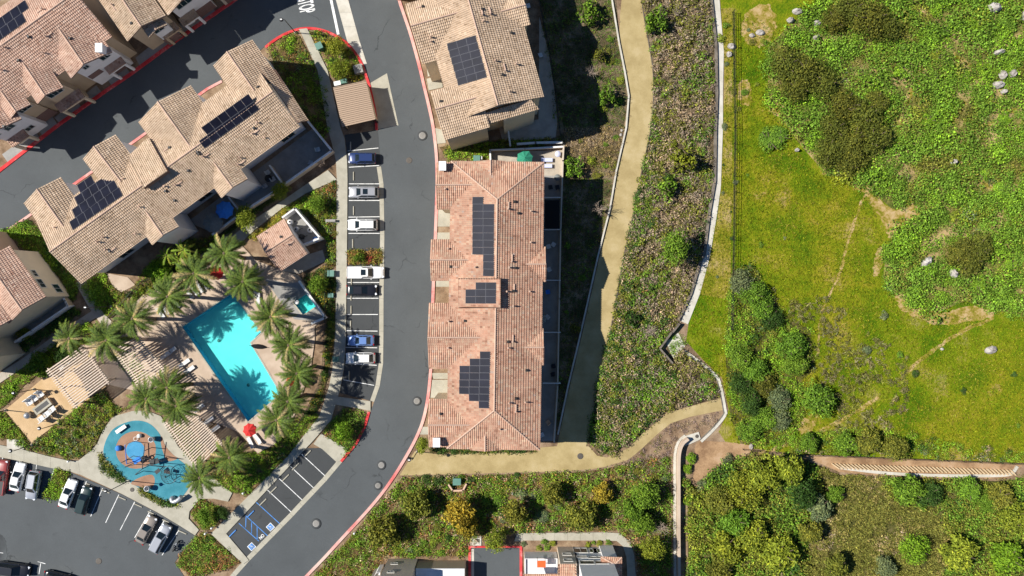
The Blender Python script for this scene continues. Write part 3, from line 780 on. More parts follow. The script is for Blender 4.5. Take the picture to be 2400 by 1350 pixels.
# ---- NW row houses with their fronts to the red kerb
H1 = House("row_house", "big pink tiled house with white and tan fronts on the upper left street", (120, 150), 'tan', 'tile_pink', group="row houses behind the red kerb")
h0 = H1.gable((-90, 174), (176, -18), 10.8, 90, 100, 0.36)
h1 = H1.gable((196, 151), (122, 44), 9.9, 44, 60, 0.36, iA=1.5, wall='white') 
h2 = H1.gable((106, 224), (52, 144), 9.6, 27, 37, 0.36, iA=1.5)
h3 = H1.gable((38, 262), (-30, 170), 9.2, 30, 30, 0.36, iA=1.5)
H1.gable((182, 18), (136, 48), 9.8, 26, 26, 0.36)
H1.opening(h1, 'A', 0.25, 6.1, 0.9, 0.9); H1.opening(h1, 'A', 0.75, 5.4, 1.5, 1.3)
H1.opening(h1, 'A', 0.7, 0.1, 2.6, 2.4, 'garage_door'); H1.opening(h1, 'A', 0.2, 2.9, 2.2, 1.3, 'balcony_panel')
H1.opening(h2, 'A', 0.45, 5.6, 2.4, 1.5, split=3); H1.opening(h3, 'A', 0.5, 5.6, 2.2, 1.4, split=3)
H1.opening(h2, 'A', 0.4, 0.1, 3.0, 2.4, 'garage_door'); H1.opening(h3, 'A', 0.5, 0.1, 3.4, 2.4, 'garage_door')
H1.shed(h2, 'A', 0.5, 3.7, 4.6, 1.5, wall='cream')
H1.shed(h1, 'A', 0.72, 3.6, 3.2, 1.2, 0.25, wall='white')
H1.chimney(232, 112)
H1.vents([(69, 87), (109, 86), (105, 125), (45, 142), (6, 165), (102, 22), (165, 91), (12, 112)])
H1.done()
solar(H1, "two-row solar array cut by the upper left corner of the frame", [(i, 0) for i in range(-1, 3)] + [(i, 1) for i in range(-2, 2)], (20, 43), (17.8, -12.7), (11.5, 17.8))
H2 = House("row_house", "white fronted house with a red roof corner cut by the left edge", (-10, 300), 'white', 'tile_pink', group="row houses behind the red kerb")
g2 = H2.gable((-4, 304), (-60, 224), 9.4, 48, 47, 0.36, iA=1.5)
H2.opening(g2, 'A', 0.12, 5.6, 0.9, 0.8); H2.opening(g2, 'A', 0.5, 5.2, 1.5, 1.2); H2.opening(g2, 'A', 0.7, 2.0, 1.4, 1.1)
H2.shed(g2, 'A', 0.3, 3.3, 3.2, 1.3, wall='cream'); H2.vents([(11, 297)]); H2.done()
H3 = House("row_house", "tan tiled house with a white front, between the big pink house and the corner one", (320, 60), 'tan', 'tile_tan', group="row houses behind the red kerb")
g3 = H3.gable((331, 62), (247, -60), 9.7, 46, 53, 0.36, iA=1.5)
g3b = H3.gable((366, 70), (330, 18), 8.4, 24, 24, 0.36, iA=1.5, wall='white')
H3.opening(g3b, 'A', 0.4, 5.0, 1.7, 1.5); H3.opening(g3, 'A', 0.75, 5.6, 1.3, 1.0); H3.opening(g3b, 'A', 0.5, 0.1, 2.6, 2.3, 'garage_door')
H3.shed(g3, 'A', 0.78, 3.4, 3.0, 1.3); H3.vents([(309, 55), (264, 12)]); H3.done()
H4 = House("row_house", "grey fronted house with a wide dark window in the upper left corner street", (440, 0), 'white', 'tile_tan', group="row houses behind the red kerb")
g4 = H4.gable((425, 2), (350, -105), 9.4, 44, 48, 0.36, iA=1.5)
H4.opening(g4, 'A', 0.4, 5.4, 2.6, 1.5, split=3); H4.opening(g4, 'A', 0.6, 0.1, 4.2, 2.4, 'garage_door'); H4.opening(g4, 'R', 0.2, 5.6, 1.2, 1.0)
H4.shed(g4, 'A', 0.2, 3.4, 3.0, 1.3); H4.done()
H5 = House("row_house", "house cut by the top edge beside the street corner", (500, -60), 'taupe', 'tile_tan', group="row houses behind the red kerb")
g5 = H5.gable((508, -62), (440, -160), 9.2, 44, 44, 0.36); H5.opening(g5, 'A', 0.5, 0.1, 4.2, 2.4, 'garage_door'); H5.done()
for q in [[(100, 318), (135, 292), (122, 272), (88, 298)], [(142, 290), (192, 253), (180, 236), (128, 276)], [(206, 244), (240, 220), (226, 200), (194, 226)], [(264, 202), (305, 172), (292, 152), (250, 184)],
          [(330, 157), (416, 92), (400, 70), (318, 136)], [(432, 80), (505, 27), (490, 5), (418, 58)], [(20, 382), (95, 326), (82, 306), (6, 362)]]:
    sheet("driveway", q, 0.10, M['driveway'])

# ---- W house at the left edge
WH = House("corner_house", "peach and cream house with a pink roof at the left edge, half in shade", (30, 670), 'cream', 'tile_pink')
w0 = WH.gable((52, 727), (-34, 606), 8.4, 52, 50, 0.36)
WH.opening(w0, 'R', 0.3, 4.6, 1.6, 1.3); WH.opening(w0, 'R', 0.2, 1.4, 1.6, 1.6); WH.opening(w0, 'R', 0.5, 4.6, 1.2, 1.0)
mb = MB().prism([xy(p) for p in [(-60, 545), (20, 545), (48, 590), (95, 610), (100, 645), (60, 650), (-60, 650)]], 0, 5.6); mb.build("wall", M['peach'], WH.root)
mb = MB().prism([xy(p) for p in [(-60, 548), (22, 548), (36, 585), (20, 610), (-60, 612)]], 5.7, 7.6); mb.build("wall", M['white'], WH.root)
for cx_, cy_ in ((56, 603), (88, 611)):
    p = xy((cx_, cy_)); MB().box((p.x, p.y, 3.6), (1.0, 0.12, 0.9), rz=-0.15).build("window", M['glass'], WH.root)
WH.gable((-24, 778), (-110, 657), 8.6, 48, 48, 0.36); WH.gable((-62, 868), (-150, 744), 8.8, 45, 45, 0.36)
WH.done()

# ---- pool house
PH = House("pool_house", "small pink tiled pool house with an open pump yard behind it", (655, 575), 'white', 'tile_pink', cat="pool house")
p0 = PH.gable((621, 592), (687, 549), 4.4, 44, 51, 0.33)
PH.opening(p0, 'R', 0.55, 0.9, 1.2, 1.0); PH.vents([(659, 555), (675, 573), (622, 545)]); PH.done()
YARD = [(672, 512), (700, 492), (758, 560), (704, 579)]
yw = MB()
for a, b in zip(YARD[0:2] + [YARD[2]], YARD[1:3] + [(722, 574)]):
    A, B = xy(a), xy(b); dv = (B - A); yw.box(((A + B).x / 2, (A + B).y / 2, 1.05), (dv.length + 0.25, 0.28, 2.1), rz=math.atan2(dv.y, dv.x))
tag(yw.build("yard_wall", M['white']), "white wall around the pump yard behind the pool house", "wall")
sheet("pavement", [(672, 512), (700, 492), (758, 560), (704, 585)], 0.14, M['driveway'])
sheet("pavement", [(662, 634), (712, 600), (756, 586), (764, 612), (700, 642)], 0.16, M['patio'])

# ---- trash enclosure with ribbed metal roof
EN = thing("trash_enclosure", "open-fronted refuse enclosure under a ribbed tan metal roof beside the pavement", "shelter", tuple(xy((830, 243))) + (0,))
ec = [W(781, 206, 3.0), W(858, 190, 3.0), W(880, 279, 3.0), W(802, 297, 3.0)]
EN_roof = MB().prism(ec[::-1], 2.86, 3.0).build("roof", M['roof_metal'], EN)
rb = MB(); 
for k in range(21):
    a = ec[0].lerp(ec[3], k / 20); b = ec[1].lerp(ec[2], k / 20); dv = b - a
    rb = MB().box((a + b) / 2 + Vector((0, 0, 0.05)), (dv.length, 0.10, 0.1), rz=math.atan2(dv.y, dv.x)); rb.build("roof_rib", M['roof_metal'], EN_roof)
for i in range(4):
    p = ec[i].lerp((ec[0] + ec[2]) / 2, 0.06); MB().box((p.x, p.y, 1.43), (0.2, 0.2, 2.86)).build("post", M['dark_metal'], EN)
for i, j in ((0, 1), (3, 0), (1, 2)):
    a, b = ec[i].lerp((ec[0] + ec[2]) / 2, 0.08), ec[j].lerp((ec[0] + ec[2]) / 2, 0.08); dv = b - a
    MB().box(((a + b) / 2).xy.to_3d() + Vector((0, 0, 1.0)), (dv.length, 0.2, 2.0), rz=math.atan2(dv.y, dv.x)).build("wall", M['taupe'], EN)

# ---- south buildings (tops lean out of the frame)
def flat_block(name, label, base, h, wall, roof='flat_roof', parapet=0.5):
    r = thing(name, label, "building", tuple(xy(base[0])) + (0,), group="flat roofed buildings along the bottom edge")
    P = [xy(p) for p in base]
    MB().prism(P, 0, h).build("wall", M[wall], r)
    c = sum(P, Vector((0, 0))) / len(P); ins = [p.lerp(c, 0.06) for p in P]
    MB().prism(P, h, h + parapet, 0, [ins]).build("parapet", M['white'], r)
    MB().prism(ins, h - 0.1, h + 0.03).build("roof", M[roof], r)
    return r
def north_window(r, px, y, z, w, h, split=2):
    p = xy((px, y)); f = MB()
    for dx, dz, sx, sz in ((0, h / 2, w + .2, .1), (0, -h / 2, w + .2, .1), (-w / 2, 0, .1, h), (w / 2, 0, .1, h)): f.box((p.x + dx, p.y + 0.04, z + dz), (sx, .1, sz))
    for k in range(1, split): f.box((p.x - w / 2 + w * k / split, p.y + .04, z), (.06, .08, h))
    o = f.build("window", M['frame'], r); MB().box((p.x, p.y + 0.015, z), (w, 0.03, h)).build("pane", M['glass'], o)
S1 = flat_block("flat_roofed_house", "taupe fronted building with two small windows at the bottom edge, left of the driveway", [(910, 1309), (979, 1309), (979, 1420), (880, 1420), (880, 1330), (905, 1330)], 7.3, 'taupe')
north_window(S1, 930, 1309, 5.6, 1.0, 0.6); north_window(S1, 930, 1309, 2.2, 1.0, 0.6)
S2 = flat_block("flat_roofed_house", "low white roofed building between the taupe front and the red kerbed driveway", [(981, 1313), (1092, 1313), (1092, 1420), (981, 1420)], 3.3, 'tan', parapet=0.2)
S2b = flat_block("flat_roofed_house", "small white balcony wing left of the red kerbed driveway", [(892, 1322), (900, 1322), (900, 1340), (880, 1340)], 3.0, 'white')
S3 = flat_block("flat_roofed_house", "white roof terrace building right of the red kerbed driveway", [(1229, 1293), (1304, 1293), (1304, 1332), (1229, 1332)], 2.6, 'white', parapet=0.35)
S4 = House("tower_house", "tan stair tower house with two small windows and a red roof at the bottom edge", (1325, 1330), 'tan', 'tile_red')
MB().prism([xy(p) for p in [(1306, 1281), (1343, 1281), (1343, 1322), (1306, 1322)]], 0, 7.2).build("wall", M['taupe'], S4.root)
north_window(S4.root, 1325, 1281, 3.4, 1.3, 0.9, 1); north_window(S4.root, 1325, 1281, 5.9, 1.3, 0.9, 1)
S4.plane([W(1225, 1345, 6.2), W(1350, 1345, 6.2), W(1350, 1380, 6.9), W(1225, 1380, 6.9)])
S4.plane([W(1308, 1322, 7.2), W(1349, 1322, 7.2), W(1352, 1350, 7.9), W(1308, 1350, 7.9)]); S4.done()
S5 = flat_block("flat_roofed_house", "pale blue white house with rows of windows at the bottom edge", [(1348, 1282), (1425, 1282), (1425, 1420), (1348, 1420)], 12.5, 'white')
for px_, z_, w_, h_, sp in ((1358, 1.6, 2.2, 2.0, 2), (1388, 1.7, 1.2, 1.6, 1), (1402, 1.7, 2.0, 1.6, 2), (1417, 1.7, 1.0, 1.6, 1), (1358, 4.4, 1.6, 0.8, 1), (1390, 4.6, 2.4, 0.8, 2), (1412, 4.6, 1.6, 0.8, 2), (1366, 6.6, 2.2, 1.4, 1), (1398, 6.6, 2.0, 1.2, 1)):
    north_window(S5, px_, 1282, z_, w_, h_, sp)
S6 = House("lean_wing", "low wing with a small red tiled roof beside the pale blue white house", (1435, 1320), 'white', 'tile_red')
S6.gable((1441, 1308), (1441, 1400), 6.9, 16, 30, 0.3, 14); S6.done()
cn = thing("canopy", "bright orange square shade standing on the white roof terrace", "awning", tuple(W(1269, 1320, 2.7)))
b_ = W(1269, 1322, 4.4)
MB().box(b_, (1.35, 1.05, 0.08)).build("cloth", M['orange_cloth'], cn)
for sx in (-.6, .6):
    for sy in (-.45, .45): MB().tube((b_.x + sx, b_.y + sy, 2.65), (b_.x + sx, b_.y + sy, 4.4), 0.03).build("post", M['dark_metal'], cn)
sheet("driveway", [(1104, 1283), (1218, 1283), (1220, 1420), (1104, 1420)], 0.05, M['asphalt'])
band("curb", [(1104, 1420), (1104, 1283)], 6, 0.16, M['red_curb']); band("curb", [(1098, 1283), (1224, 1283)], 4, 0.165, M['red_curb']); band("curb", [(1218, 1283), (1218, 1420)], 6, 0.16, M['red_curb'])
ribbon("gutter", [(1105, 1420), (1105, 1286)], [(1111, 1420), (1111, 1286)], 0.07, M['white_concrete'])
sheet("pavement", [(1103, 1256), (1128, 1256), (1128, 1278), (1103, 1278)], 0.15, M['white_concrete'])

# ------------------------------------------------------------------ pool court
deck_poly = [(520, 556), (545, 552), (564, 572), (600, 610), (662, 634), (700, 645), (712, 660), (768, 742), (738, 765), (738, 800), (728, 870), (706, 930), (690, 975), (645, 1040), (605, 1062), (560, 1012), (530, 1000), (455, 975), (398, 893), (344, 922), (252, 900), (215, 845), (192, 812), (240, 790), (262, 785), (300, 725), (360, 670), (420, 640), (470, 600)]
sheet("pool_deck", deck_poly, 0.165, M['deck'], [grow(POOL, 1), grow(SPA, 1)])
pool = thing("swimming_pool", "turquoise swimming pool with palm shadows lying across it", "pool", tuple(xy((545, 840))) + (0,))
def basin(root, poly, depth, wm, tile):
    P = pxpoly(poly)
    MB().prism(P, -depth - 0.1, -depth).build("pool_bottom", M['pool_floor'], root)
    w = MB(); n = len(P)
    G = pxpoly(grow(poly, 0.6))
    for i in range(n):
        a, b = P[i], P[(i + 1) % n]
        w.add([(a.x, a.y, -depth), (b.x, b.y, -depth), (b.x, b.y, 0.17), (a.x, a.y, 0.17)], [(0, 1, 2, 3)])
    w.build("pool_wall", M[tile], root)
    MB().prism(pxpoly(grow(poly, 0.3)), 0.0, 0.05, sides=False).build("water", M[wm], root)
    cp = MB(); 
    O, I = pxpoly(grow(poly, 3.2)), pxpoly(grow(poly, -0.2))
    for i in range(n):
        j = (i + 1) % n; ln = (O[j] - O[i]).length; k = max(1, round(ln / 1.2))
        for q in range(k):
            t0, t1 = (q + 0.01) / k, (q + 0.99) / k
            MB().prism([I[i].lerp(I[j], t0), I[i].lerp(I[j], t1), O[i].lerp(O[j], t1), O[i].lerp(O[j], t0)], 0.1, 0.205).build("coping_stone", M['concrete'], root)
basin(pool, POOL, 1.35, 'water', 'pool_tile')
for k in range(5):     # wide steps in the shallow corner
    q = [Vector(xy(p)) for p in [(613, 779), (587, 803), (563 - 4 * k, 770 - 3 * k), (590, 745)]]
    a, b = Vector(xy((611, 777))), Vector(xy((559, 707))); dv = (a - b); nn = Vector((-dv.y, dv.x)).normalized()
    if nn.x > 0: nn = -nn
    w_ = 0.35 * (k + 1)
    MB().prism([a, b, b + nn * w_, a + nn * w_], -1.3, -0.12 - 0.22 * k).build("pool_step", M['pool_floor'], pool)
for q in ((505, 800), (575, 905)):
    p = xy(q); MB().lathe([(.28, 0), (.28, .02), (0, .02)], 12, (p.x, p.y, -1.35)).build("drain_grate", M['driveway'], pool)
for q, a_ in (((655, 905), -.6), ((440, 757), .6)):
    p = xy(q)
    for k in (-.25, .25): MB().path([(p.x + k * .6, p.y + k, -.6), (p.x + k * .6, p.y + k, .7), (p.x + k * .6 + .7 * (1 if a_ < 0 else -1), p.y + k, .7), (p.x + k * .6 + .7 * (1 if a_ < 0 else -1), p.y + k, .17)], .03).build("handrail", M['steel'], pool)
spa = thing("spa", "small square turquoise spa with inner benches", "spa", tuple(xy((714, 713))) + (0,))
basin(spa, SPA, 0.9, 'spa_water', 'pool_tile')
sc_ = grow(SPA, -4); MB().prism(pxpoly(SPA), -0.85, -0.4, 0, [pxpoly(sc_)]).build("bench", M['pool_floor'], spa)
sheet("spa_deck", [(620, 652), (668, 662), (707, 662), (766, 744), (733, 752), (690, 748), (664, 715)], 0.18, M['driveway'], [grow(SPA, 1)])
def wall(name, label, px, h, t, mat, cat="wall", cap=None, auto=False):
    o = thing(name, label, cat, tuple(xy(px[0])) + (0,), auto=auto)
    body = MB(); cp = MB()
    for a, b in zip(px[:-1], px[1:]):
        A, B = xy(a), xy(b); d = B - A; m = (A + B) / 2; r = math.atan2(d.y, d.x)
        MB().box((m.x, m.y, h / 2), (d.length + t * 0.9, t, h), rz=r).build("wall_panel", M[mat], o)
        if cap: MB().box((m.x, m.y, h + 0.04), (d.length + t, t + 0.12, 0.08), rz=r).build("wall_cap", M[cap], o)
    return o
def rail_fence(name, label, px, h=1.5, step=2.4, mat='dark_metal', pickets=0.13, rails=(0.15, 0.92), cat="fence"):
    o = thing(name, label, cat, tuple(xy(px[0])) + (0,)); pk = MB()
    for a, b in zip(px[:-1], px[1:]):
        A, B = xy(a), xy(b); d = B - A; n = max(1, round(d.length / step)); r = math.atan2(d.y, d.x); m = (A + B) / 2
        for f in rails: MB().box((m.x, m.y, h * f), (d.length, 0.04, 0.05), rz=r).build("rail", M[mat], o)
        for i in range(n + 1):
            p = A.lerp(B, i / n); MB().box((p.x, p.y, h * 0.52), (0.07, 0.07, h * 1.04)).build("post", M[mat], o)
        if pickets:
            for i in range(int(d.length / pickets)):
                p = A.lerp(B, (i + 0.5) * pickets / d.length); pk.box((p.x, p.y, h * 0.53), (0.022, 0.022, h * 0.9), rz=r)
    if pk.v: pk.build("picket", M[mat], o, kind="stuff")
    return o
wall("garden_wall", "low wall curving round the spa terrace", [(706, 660), (766, 744), (735, 757)], 1.0, 0.25, 'white', cap='white_cap')
rail_fence("pool_fence", "dark metal fence between the pool palms and the parking pavement", [(768, 620), (766, 745), (764, 800), (760, 861), (751, 900), (720, 965), (690, 1012)], 1.6)
rail_fence("pool_fence", "dark metal fence along the path north-west of the pool", [(262, 745), (340, 660), (420, 612), (520, 553), (590, 500)], 1.5)
wall("patio_wall", "pale topped wall round the shady patios of the diagonal block", [(722, 282), (784, 358), (672, 437)], 1.7, 0.2, 'taupe', cap='white_cap')
wall("patio_wall", "pale topped wall beside the blue parasol, below the diagonal block", [(660, 446), (592, 490), (508, 551)], 1.6, 0.2, 'taupe', cap='white_cap')
wall("patio_wall", "divider wall between the two biggest patios of the diagonal block", [(640, 392), (670, 434)], 1.6, 0.15, 'taupe', cap='white_cap')
wall("patio_wall", "divider wall right of the blue parasol", [(545, 465), (566, 492)], 1.6, 0.15, 'taupe', cap='white_cap')
wall("garden_wall", "curved tan wall beside the walk below the left corner house", smooth_line([(122, 640), (140, 665), (158, 690), (172, 716)], 4), 1.5, 0.2, 'tan', cap='white_cap')
wall("garden_wall", "straight pale wall running from the curved wall to the left edge", [(173, 717), (88, 775), (50, 800)], 1.5, 0.2, 'white', cap='white_cap')
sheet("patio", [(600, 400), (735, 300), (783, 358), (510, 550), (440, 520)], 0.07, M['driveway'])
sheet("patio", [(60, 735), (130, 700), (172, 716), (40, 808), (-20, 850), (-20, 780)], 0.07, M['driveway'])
sheet("patio", [(250, 640), (300, 650), (318, 668), (275, 690)], 0.09, M['deck'])
# patios east of the middle block
wall("boundary_wall", "long dark wall along the patios on the shady side of the red roofed block", [(1320, 345), (1318, 380), (1313, 540), (1310, 700), (1306, 900), (1298, 1032)], 1.3, 0.22, 'taupe')
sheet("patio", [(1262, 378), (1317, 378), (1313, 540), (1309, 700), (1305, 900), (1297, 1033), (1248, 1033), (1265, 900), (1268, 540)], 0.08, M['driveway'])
sheet("patio", [(1150, 357), (1318, 352), (1317, 412), (1262, 412), (1262, 384), (1150, 384)], 0.09, M['patio'])
for y_, t_ in ((465, "below the dining patio"), (539, "below the black patio cover"), (657, "beside the lower patio chairs"), (778, "near the blue grey parasol"), (896, "above the longest bare patio")):
    wall("divider_wall", f"thin pale divider wall across the shady patios, {t_}", [(1272, y_), (1312, y_)], 1.4, 0.12, 'white')
wall("garden_wall", "thin light wall above the sunny patio with the green parasol", [(1150, 384), (1149, 355), (1230, 352), (1318, 347)], 1.1, 0.15, 'taupe', cap='white_cap')
pc = thing("patio_cover", "solid black patio cover on the shady side of the red roofed block", "patio cover", tuple(xy((1292, 503))) + (0,))
b_ = W(1294, 503, 2.9); MB().box(b_, (2.3, 4.6, 0.12)).build("roof", M['black_cover'], pc)
for sy in (-2.1, 2.1): MB().box((b_.x + 1, b_.y + sy, 1.45), (0.12, 0.12, 2.9)).build("post", M['dark_metal'], pc)
for q, t_ in (([(1025, 492), (1060, 492), (1060, 531), (1025, 531)], 0), ([(1024, 545), (1060, 545), (1060, 562), (1024, 562)], 0), ([(1022, 655), (1068, 655), (1068, 672), (1022, 672)], 0), ([(1012, 874), (1050, 874), (1050, 888), (1016, 888)], 0), ([(1013, 890), (1050, 890), (1050, 932), (1009, 932)], 0), ([(985, 1000), (1015, 1000), (1015, 1018), (980, 1018)], 0),
              ([(999, 150), (1024, 145), (1030, 170), (1003, 180)], 0), ([(1000, 185), (1034, 178), (1038, 205), (1005, 212)], 0), ([(1018, 300), (1040, 305), (1045, 335), (1020, 338)], 0)):
    sheet("driveway", q, 0.09, M['concrete'])
sheet("patio", [(1264, 40), (1285, 120), (1300, 215), (1306, 290), (1302, 322), (1265, 330), (1225, 335), (1180, 340), (1170, 300), (1262, 280)], 0.08, M['patio'])
wall("garden_wall", "pale low wall in the gap between the tan and the red roofed blocks", [(1213, 340), (1255, 337), (1316, 336)], 0.8, 0.25, 'white', cap='white_cap')
rail_fence("yard_fence", "dark fence along the shady side yard of the tan block", [(1262, 0), (1285, 110), (1302, 215), (1310, 300), (1318, 345)], 1.4, pickets=0.16)
wall("yard_wall", "thin light wall running down into the side yard of the tan block", [(1188, 285), (1196, 345)], 1.4, 0.15, 'white', cap='white_cap')

# ---- pergolas: every slat its own piece
def pergola(label, quad, n, z=2.9, posts=3):
    a, b, c, d = (W(*p, z) for p in quad)          # a,b one beam ends; d,c the other beam ends
    root = thing("pergola", label, "pergola", (a + c).xy.to_3d() / 2, group="timber pergolas round the pool")
    for p, q in ((a, b), (d, c)):
        v = q - p; MB().box((p + q) / 2 - Vector((0, 0, 0.16)), (v.length + 0.5, 0.16, 0.26), rz=math.atan2(v.y, v.x)).build("beam", M['wood'], root)
        for k in range(posts):
            m = p.lerp(q, (k + 0.15) / (posts - 0.7)); MB().box((m.x, m.y, (z - 0.3) / 2), (0.24, 0.24, z - 0.3)).build("post", M['wood'], root)
    for k in range(n):
        t = (k + 0.3) / (n - 0.4); p, q = a.lerp(b, t), d.lerp(c, t); v = q - p
        MB().box((p + q) / 2 + Vector((0, 0, 0.02 + rnd.uniform(-.01, .01))), (v.length + 0.9 + rnd.uniform(-.1, .1), 0.18, 0.17), rz=math.atan2(v.y, v.x)).build("slat", M['wood'], root)
    m = (a + d) / 2
    return root
sheet("patio", [(13, 961), (190, 813), (250, 905), (76, 1037)], 0.15, M['fire_patio'])
pergola("timber pergola over the orange fire pit patio, the westernmost one", [(113, 866), (178, 953), (252, 898), (191, 812)], 19)
pergola("timber pergola between the fire pit patio and the pool, half hidden by palms", [(269, 818), (345, 925), (399, 890), (318, 790)], 22)
pergola("timber pergola between the playground and the red parasol", [(390, 992), (464, 1096), (517, 1042), (440, 958)], 22)

# ---- parasols
def parasol(label, px, r, h, mat, n=8, tilt=0.0, rise=0.55):
    p = W(*px, h); root = thing("parasol", label, "umbrella", (p.x, p.y, 0.1))
    cv = MB(); top = Vector((p.x, p.y, h + rise)); ring = [Vector((p.x + r * math.cos(2 * math.pi * (i + .3) / n), p.y + r * math.sin(2 * math.pi * (i + .3) / n), h)) for i in range(n)]
    mid = []
    for i in range(n):
        a, b = ring[i], ring[(i + 1) % n]; m = (a + b) / 2; m = m.lerp(Vector((p.x, p.y, m.z)), 0.07); m.z -= 0.03; mid.append(m)
    vs = [top] + ring + mid
    fs = []
    for i in range(n): fs += [(0, 1 + i, 1 + n + i), (0, 1 + n + i, 1 + (i + 1) % n)]
    cv.add(vs, fs); co = cv.build("canopy", M[mat], root)
    for i in range(n):
        MB().tube(top - Vector((0, 0, .03)), ring[i] - Vector((0, 0, .03)), 0.015, 4).build("rib", M['steel'], root)
    vl = MB()
    for i in range(n):
        for a, b in ((ring[i], mid[i]), (mid[i], ring[(i + 1) % n])):
            vl.add([a, b, b - Vector((0, 0, .16)), a - Vector((0, 0, .16))], [(0, 1, 2, 3)])
    vl.build("valance", M[mat], root)
    MB().tube((p.x, p.y, 0.1), top + Vector((0, 0, 0.12)), 0.03).build("pole", M['dark_metal'], root)
    MB().lathe([(0, 0.28), (0.1, 0.28), (0.28, 0.14), (0.3, 0.1), (0, 0.1)], 12, (p.x, p.y, 0)).build("base", M['dark_metal'], root)
    return root
parasol("red parasol on the deck just below the bottom end of the pool", (585, 1008), 1.12, 2.5, 'red_cloth')
parasol("red parasol between palms above the upper end of the pool", (507, 640), 1.15, 2.5, 'red_cloth')
parasol("orange red parasol half covered by a palm right of the pool", (686, 890), 1.1, 2.4, 'red_cloth')
parasol("big bright blue parasol on a shady patio of the diagonal block", (526, 492), 1.5, 2.6, 'blue_cloth')
parasol("large grey parasol in shade beside the blue one", (499, 522), 1.62, 2.3, 'grey_cloth', 12)
parasol("green parasol on the sunny patio above the red roofed block", (1230, 371), 1.35, 2.5, 'green_cloth')
parasol("pale grey blue parasol peeking out beside the shady eave of the red roofed block", (1269, 748), 0.9, 2.4, 'grey_cloth')

# ---- loungers, tables, chairs
def lounger(label, px, ang, mat='white_cloth'):
    r = thing("sun_lounger", label, "lounger", tuple(xy(px)) + (0.165,), ang, "sun loungers round the pool")
    f = MB()
    for sy in (-.3, .3): f.box((0, sy, .3), (1.95, .05, .06))
    for sx in (-.95, .95): f.box((sx, 0, .3), (.05, .6, .06))
    f.build("frame", M['steel'], r, rel=False)
    MB().box((-.3, 0, .36), (1.3, .58, .05)).build("seat", M[mat], r, rel=False)
    MB().box((.6, 0, .5), (.72, .58, .05), M=Matrix.Rotation(-.42, 4, 'Y')).build("backrest", M[mat], r, rel=False)
    for sx in (-.85, .75):
        for sy in (-.27, .27): MB().box((sx, sy, .15), (.05, .05, .3)).build("leg", M['steel'], r, rel=False)
    return r
A0 = math.radians(124)
NWL = [((380, 733), "leftmost"), ((391, 725), "second"), ((402, 718), "third"), ((414, 710), "fourth"), ((447, 688), "fifth"), ((459, 680), "sixth"), ((471, 673), "seventh"), ((483, 665), "rightmost")]
for q, t_ in NWL: lounger(f"white sun lounger above the pool's upper edge, {t_} of eight", q, A0)
lounger("white sun lounger right of the pool's upper tip, upper one of a pair", (600, 683), A0 + 2.6); lounger("white sun lounger right of the pool's upper tip, lower one of a pair", (608, 700), A0 + 2.6)
lounger("white sun lounger just right of the lower red parasol", (606, 1027), -0.9); lounger("white sun lounger just below the lower red parasol", (590, 1036), -1.1)
for i, (q, t_) in enumerate([((392, 832), "uppermost"), ((404, 822), "second from the top"), ((436, 850), "third from the top"), ((447, 866), "fourth from the top"), ((470, 955), "fifth from the top"), ((492, 985), "second from the bottom"), ((506, 1004), "lowest")]):
    lounger(f"white sun lounger in pergola shade left of the pool, {t_}", q, math.radians(215))
lounger("dark padded lounger beside the spa", (684, 697), math.radians(170), 'grey_cloth')
lounger("lilac lounger on the sunny patio beside the green parasol, upper one", (1281, 376), math.pi, 'lounge_blue'); lounger("lilac lounger on the sunny patio beside the green parasol, lower one", (1280, 390), math.pi, 'lounge_blue')
def table(label, px, r=0.5, mat='white_cap', h=0.74, z=0.1, shape='round', d=(1.8, .9), rz=0.0):
    t = thing("patio_table", label, "table", tuple(xy(px)) + (z,), rz)
    if shape == 'round': MB().lathe([(0, h + .02), (r, h + .02), (r, h - .02), (0, h - .02)], 20).build("table_top", M[mat], t, rel=False); MB().tube((0, 0, 0), (0, 0, h), .05).build("leg", M['dark_metal'], t, rel=False)
    else:
        MB().box((0, 0, h), (d[0], d[1], .08)).build("table_top", M[mat], t, rel=False)
        for sx in (-1, 1):
            for sy in (-1, 1): MB().box((sx * (d[0] / 2 - .1), sy * (d[1] / 2 - .1), h / 2), (.08, .08, h)).build("leg", M['dark_metal'], t, rel=False)
    return t
def chair(label, px, rz, mat='white_cloth', z=0.15, s=1.0, group=None, auto=False):
    c = thing("patio_chair", label, "chair", tuple(xy(px)) + (z,), rz, group, auto)
    MB().box((0, 0, .43 * s), (.62 * s, .62 * s, .1)).build("seat", M[mat], c, rel=False)
    MB().box((-.32 * s, 0, .72 * s), (.1, .62 * s, .62 * s), M=Matrix.Rotation(-.18, 4, 'Y')).build("backrest", M[mat], c, rel=False)
    for sy in (-.31 * s, .31 * s): MB().box((0, sy, .58 * s), (.6 * s, .08, .06)).build("armrest", M[mat], c, rel=False)
    for sx in (-.27 * s, .27 * s):
        for sy in (-.27 * s, .27 * s): MB().box((sx, sy, .2 * s), (.06, .06, .4 * s)).build("leg", M['dark_metal'], c, rel=False)
    return c
table("long pale counter table under the westernmost pergola", (172, 842), shape='rect', d=(3.0, .8), rz=math.radians(35), z=.15, mat='steel')
table("short white table at the end of the counter under the westernmost pergola", (154, 854), shape='rect', d=(1.6, .9), rz=math.radians(35), z=.15)
for i, (q, a, t_) in enumerate([((77, 941), -55, "upper row, leftmost"), ((89, 932), -55, "upper row, middle"), ((103, 922), -55, "upper row, rightmost"), ((105, 979), 125, "lower row, leftmost"), ((119, 968), 125, "lower row, middle"), ((131, 957), 125, "lower row, rightmost")]):
    chair(f"white armchair at the fire table on the orange patio, {t_}", q, math.radians(a), s=1.45, group="armchairs round the fire table")
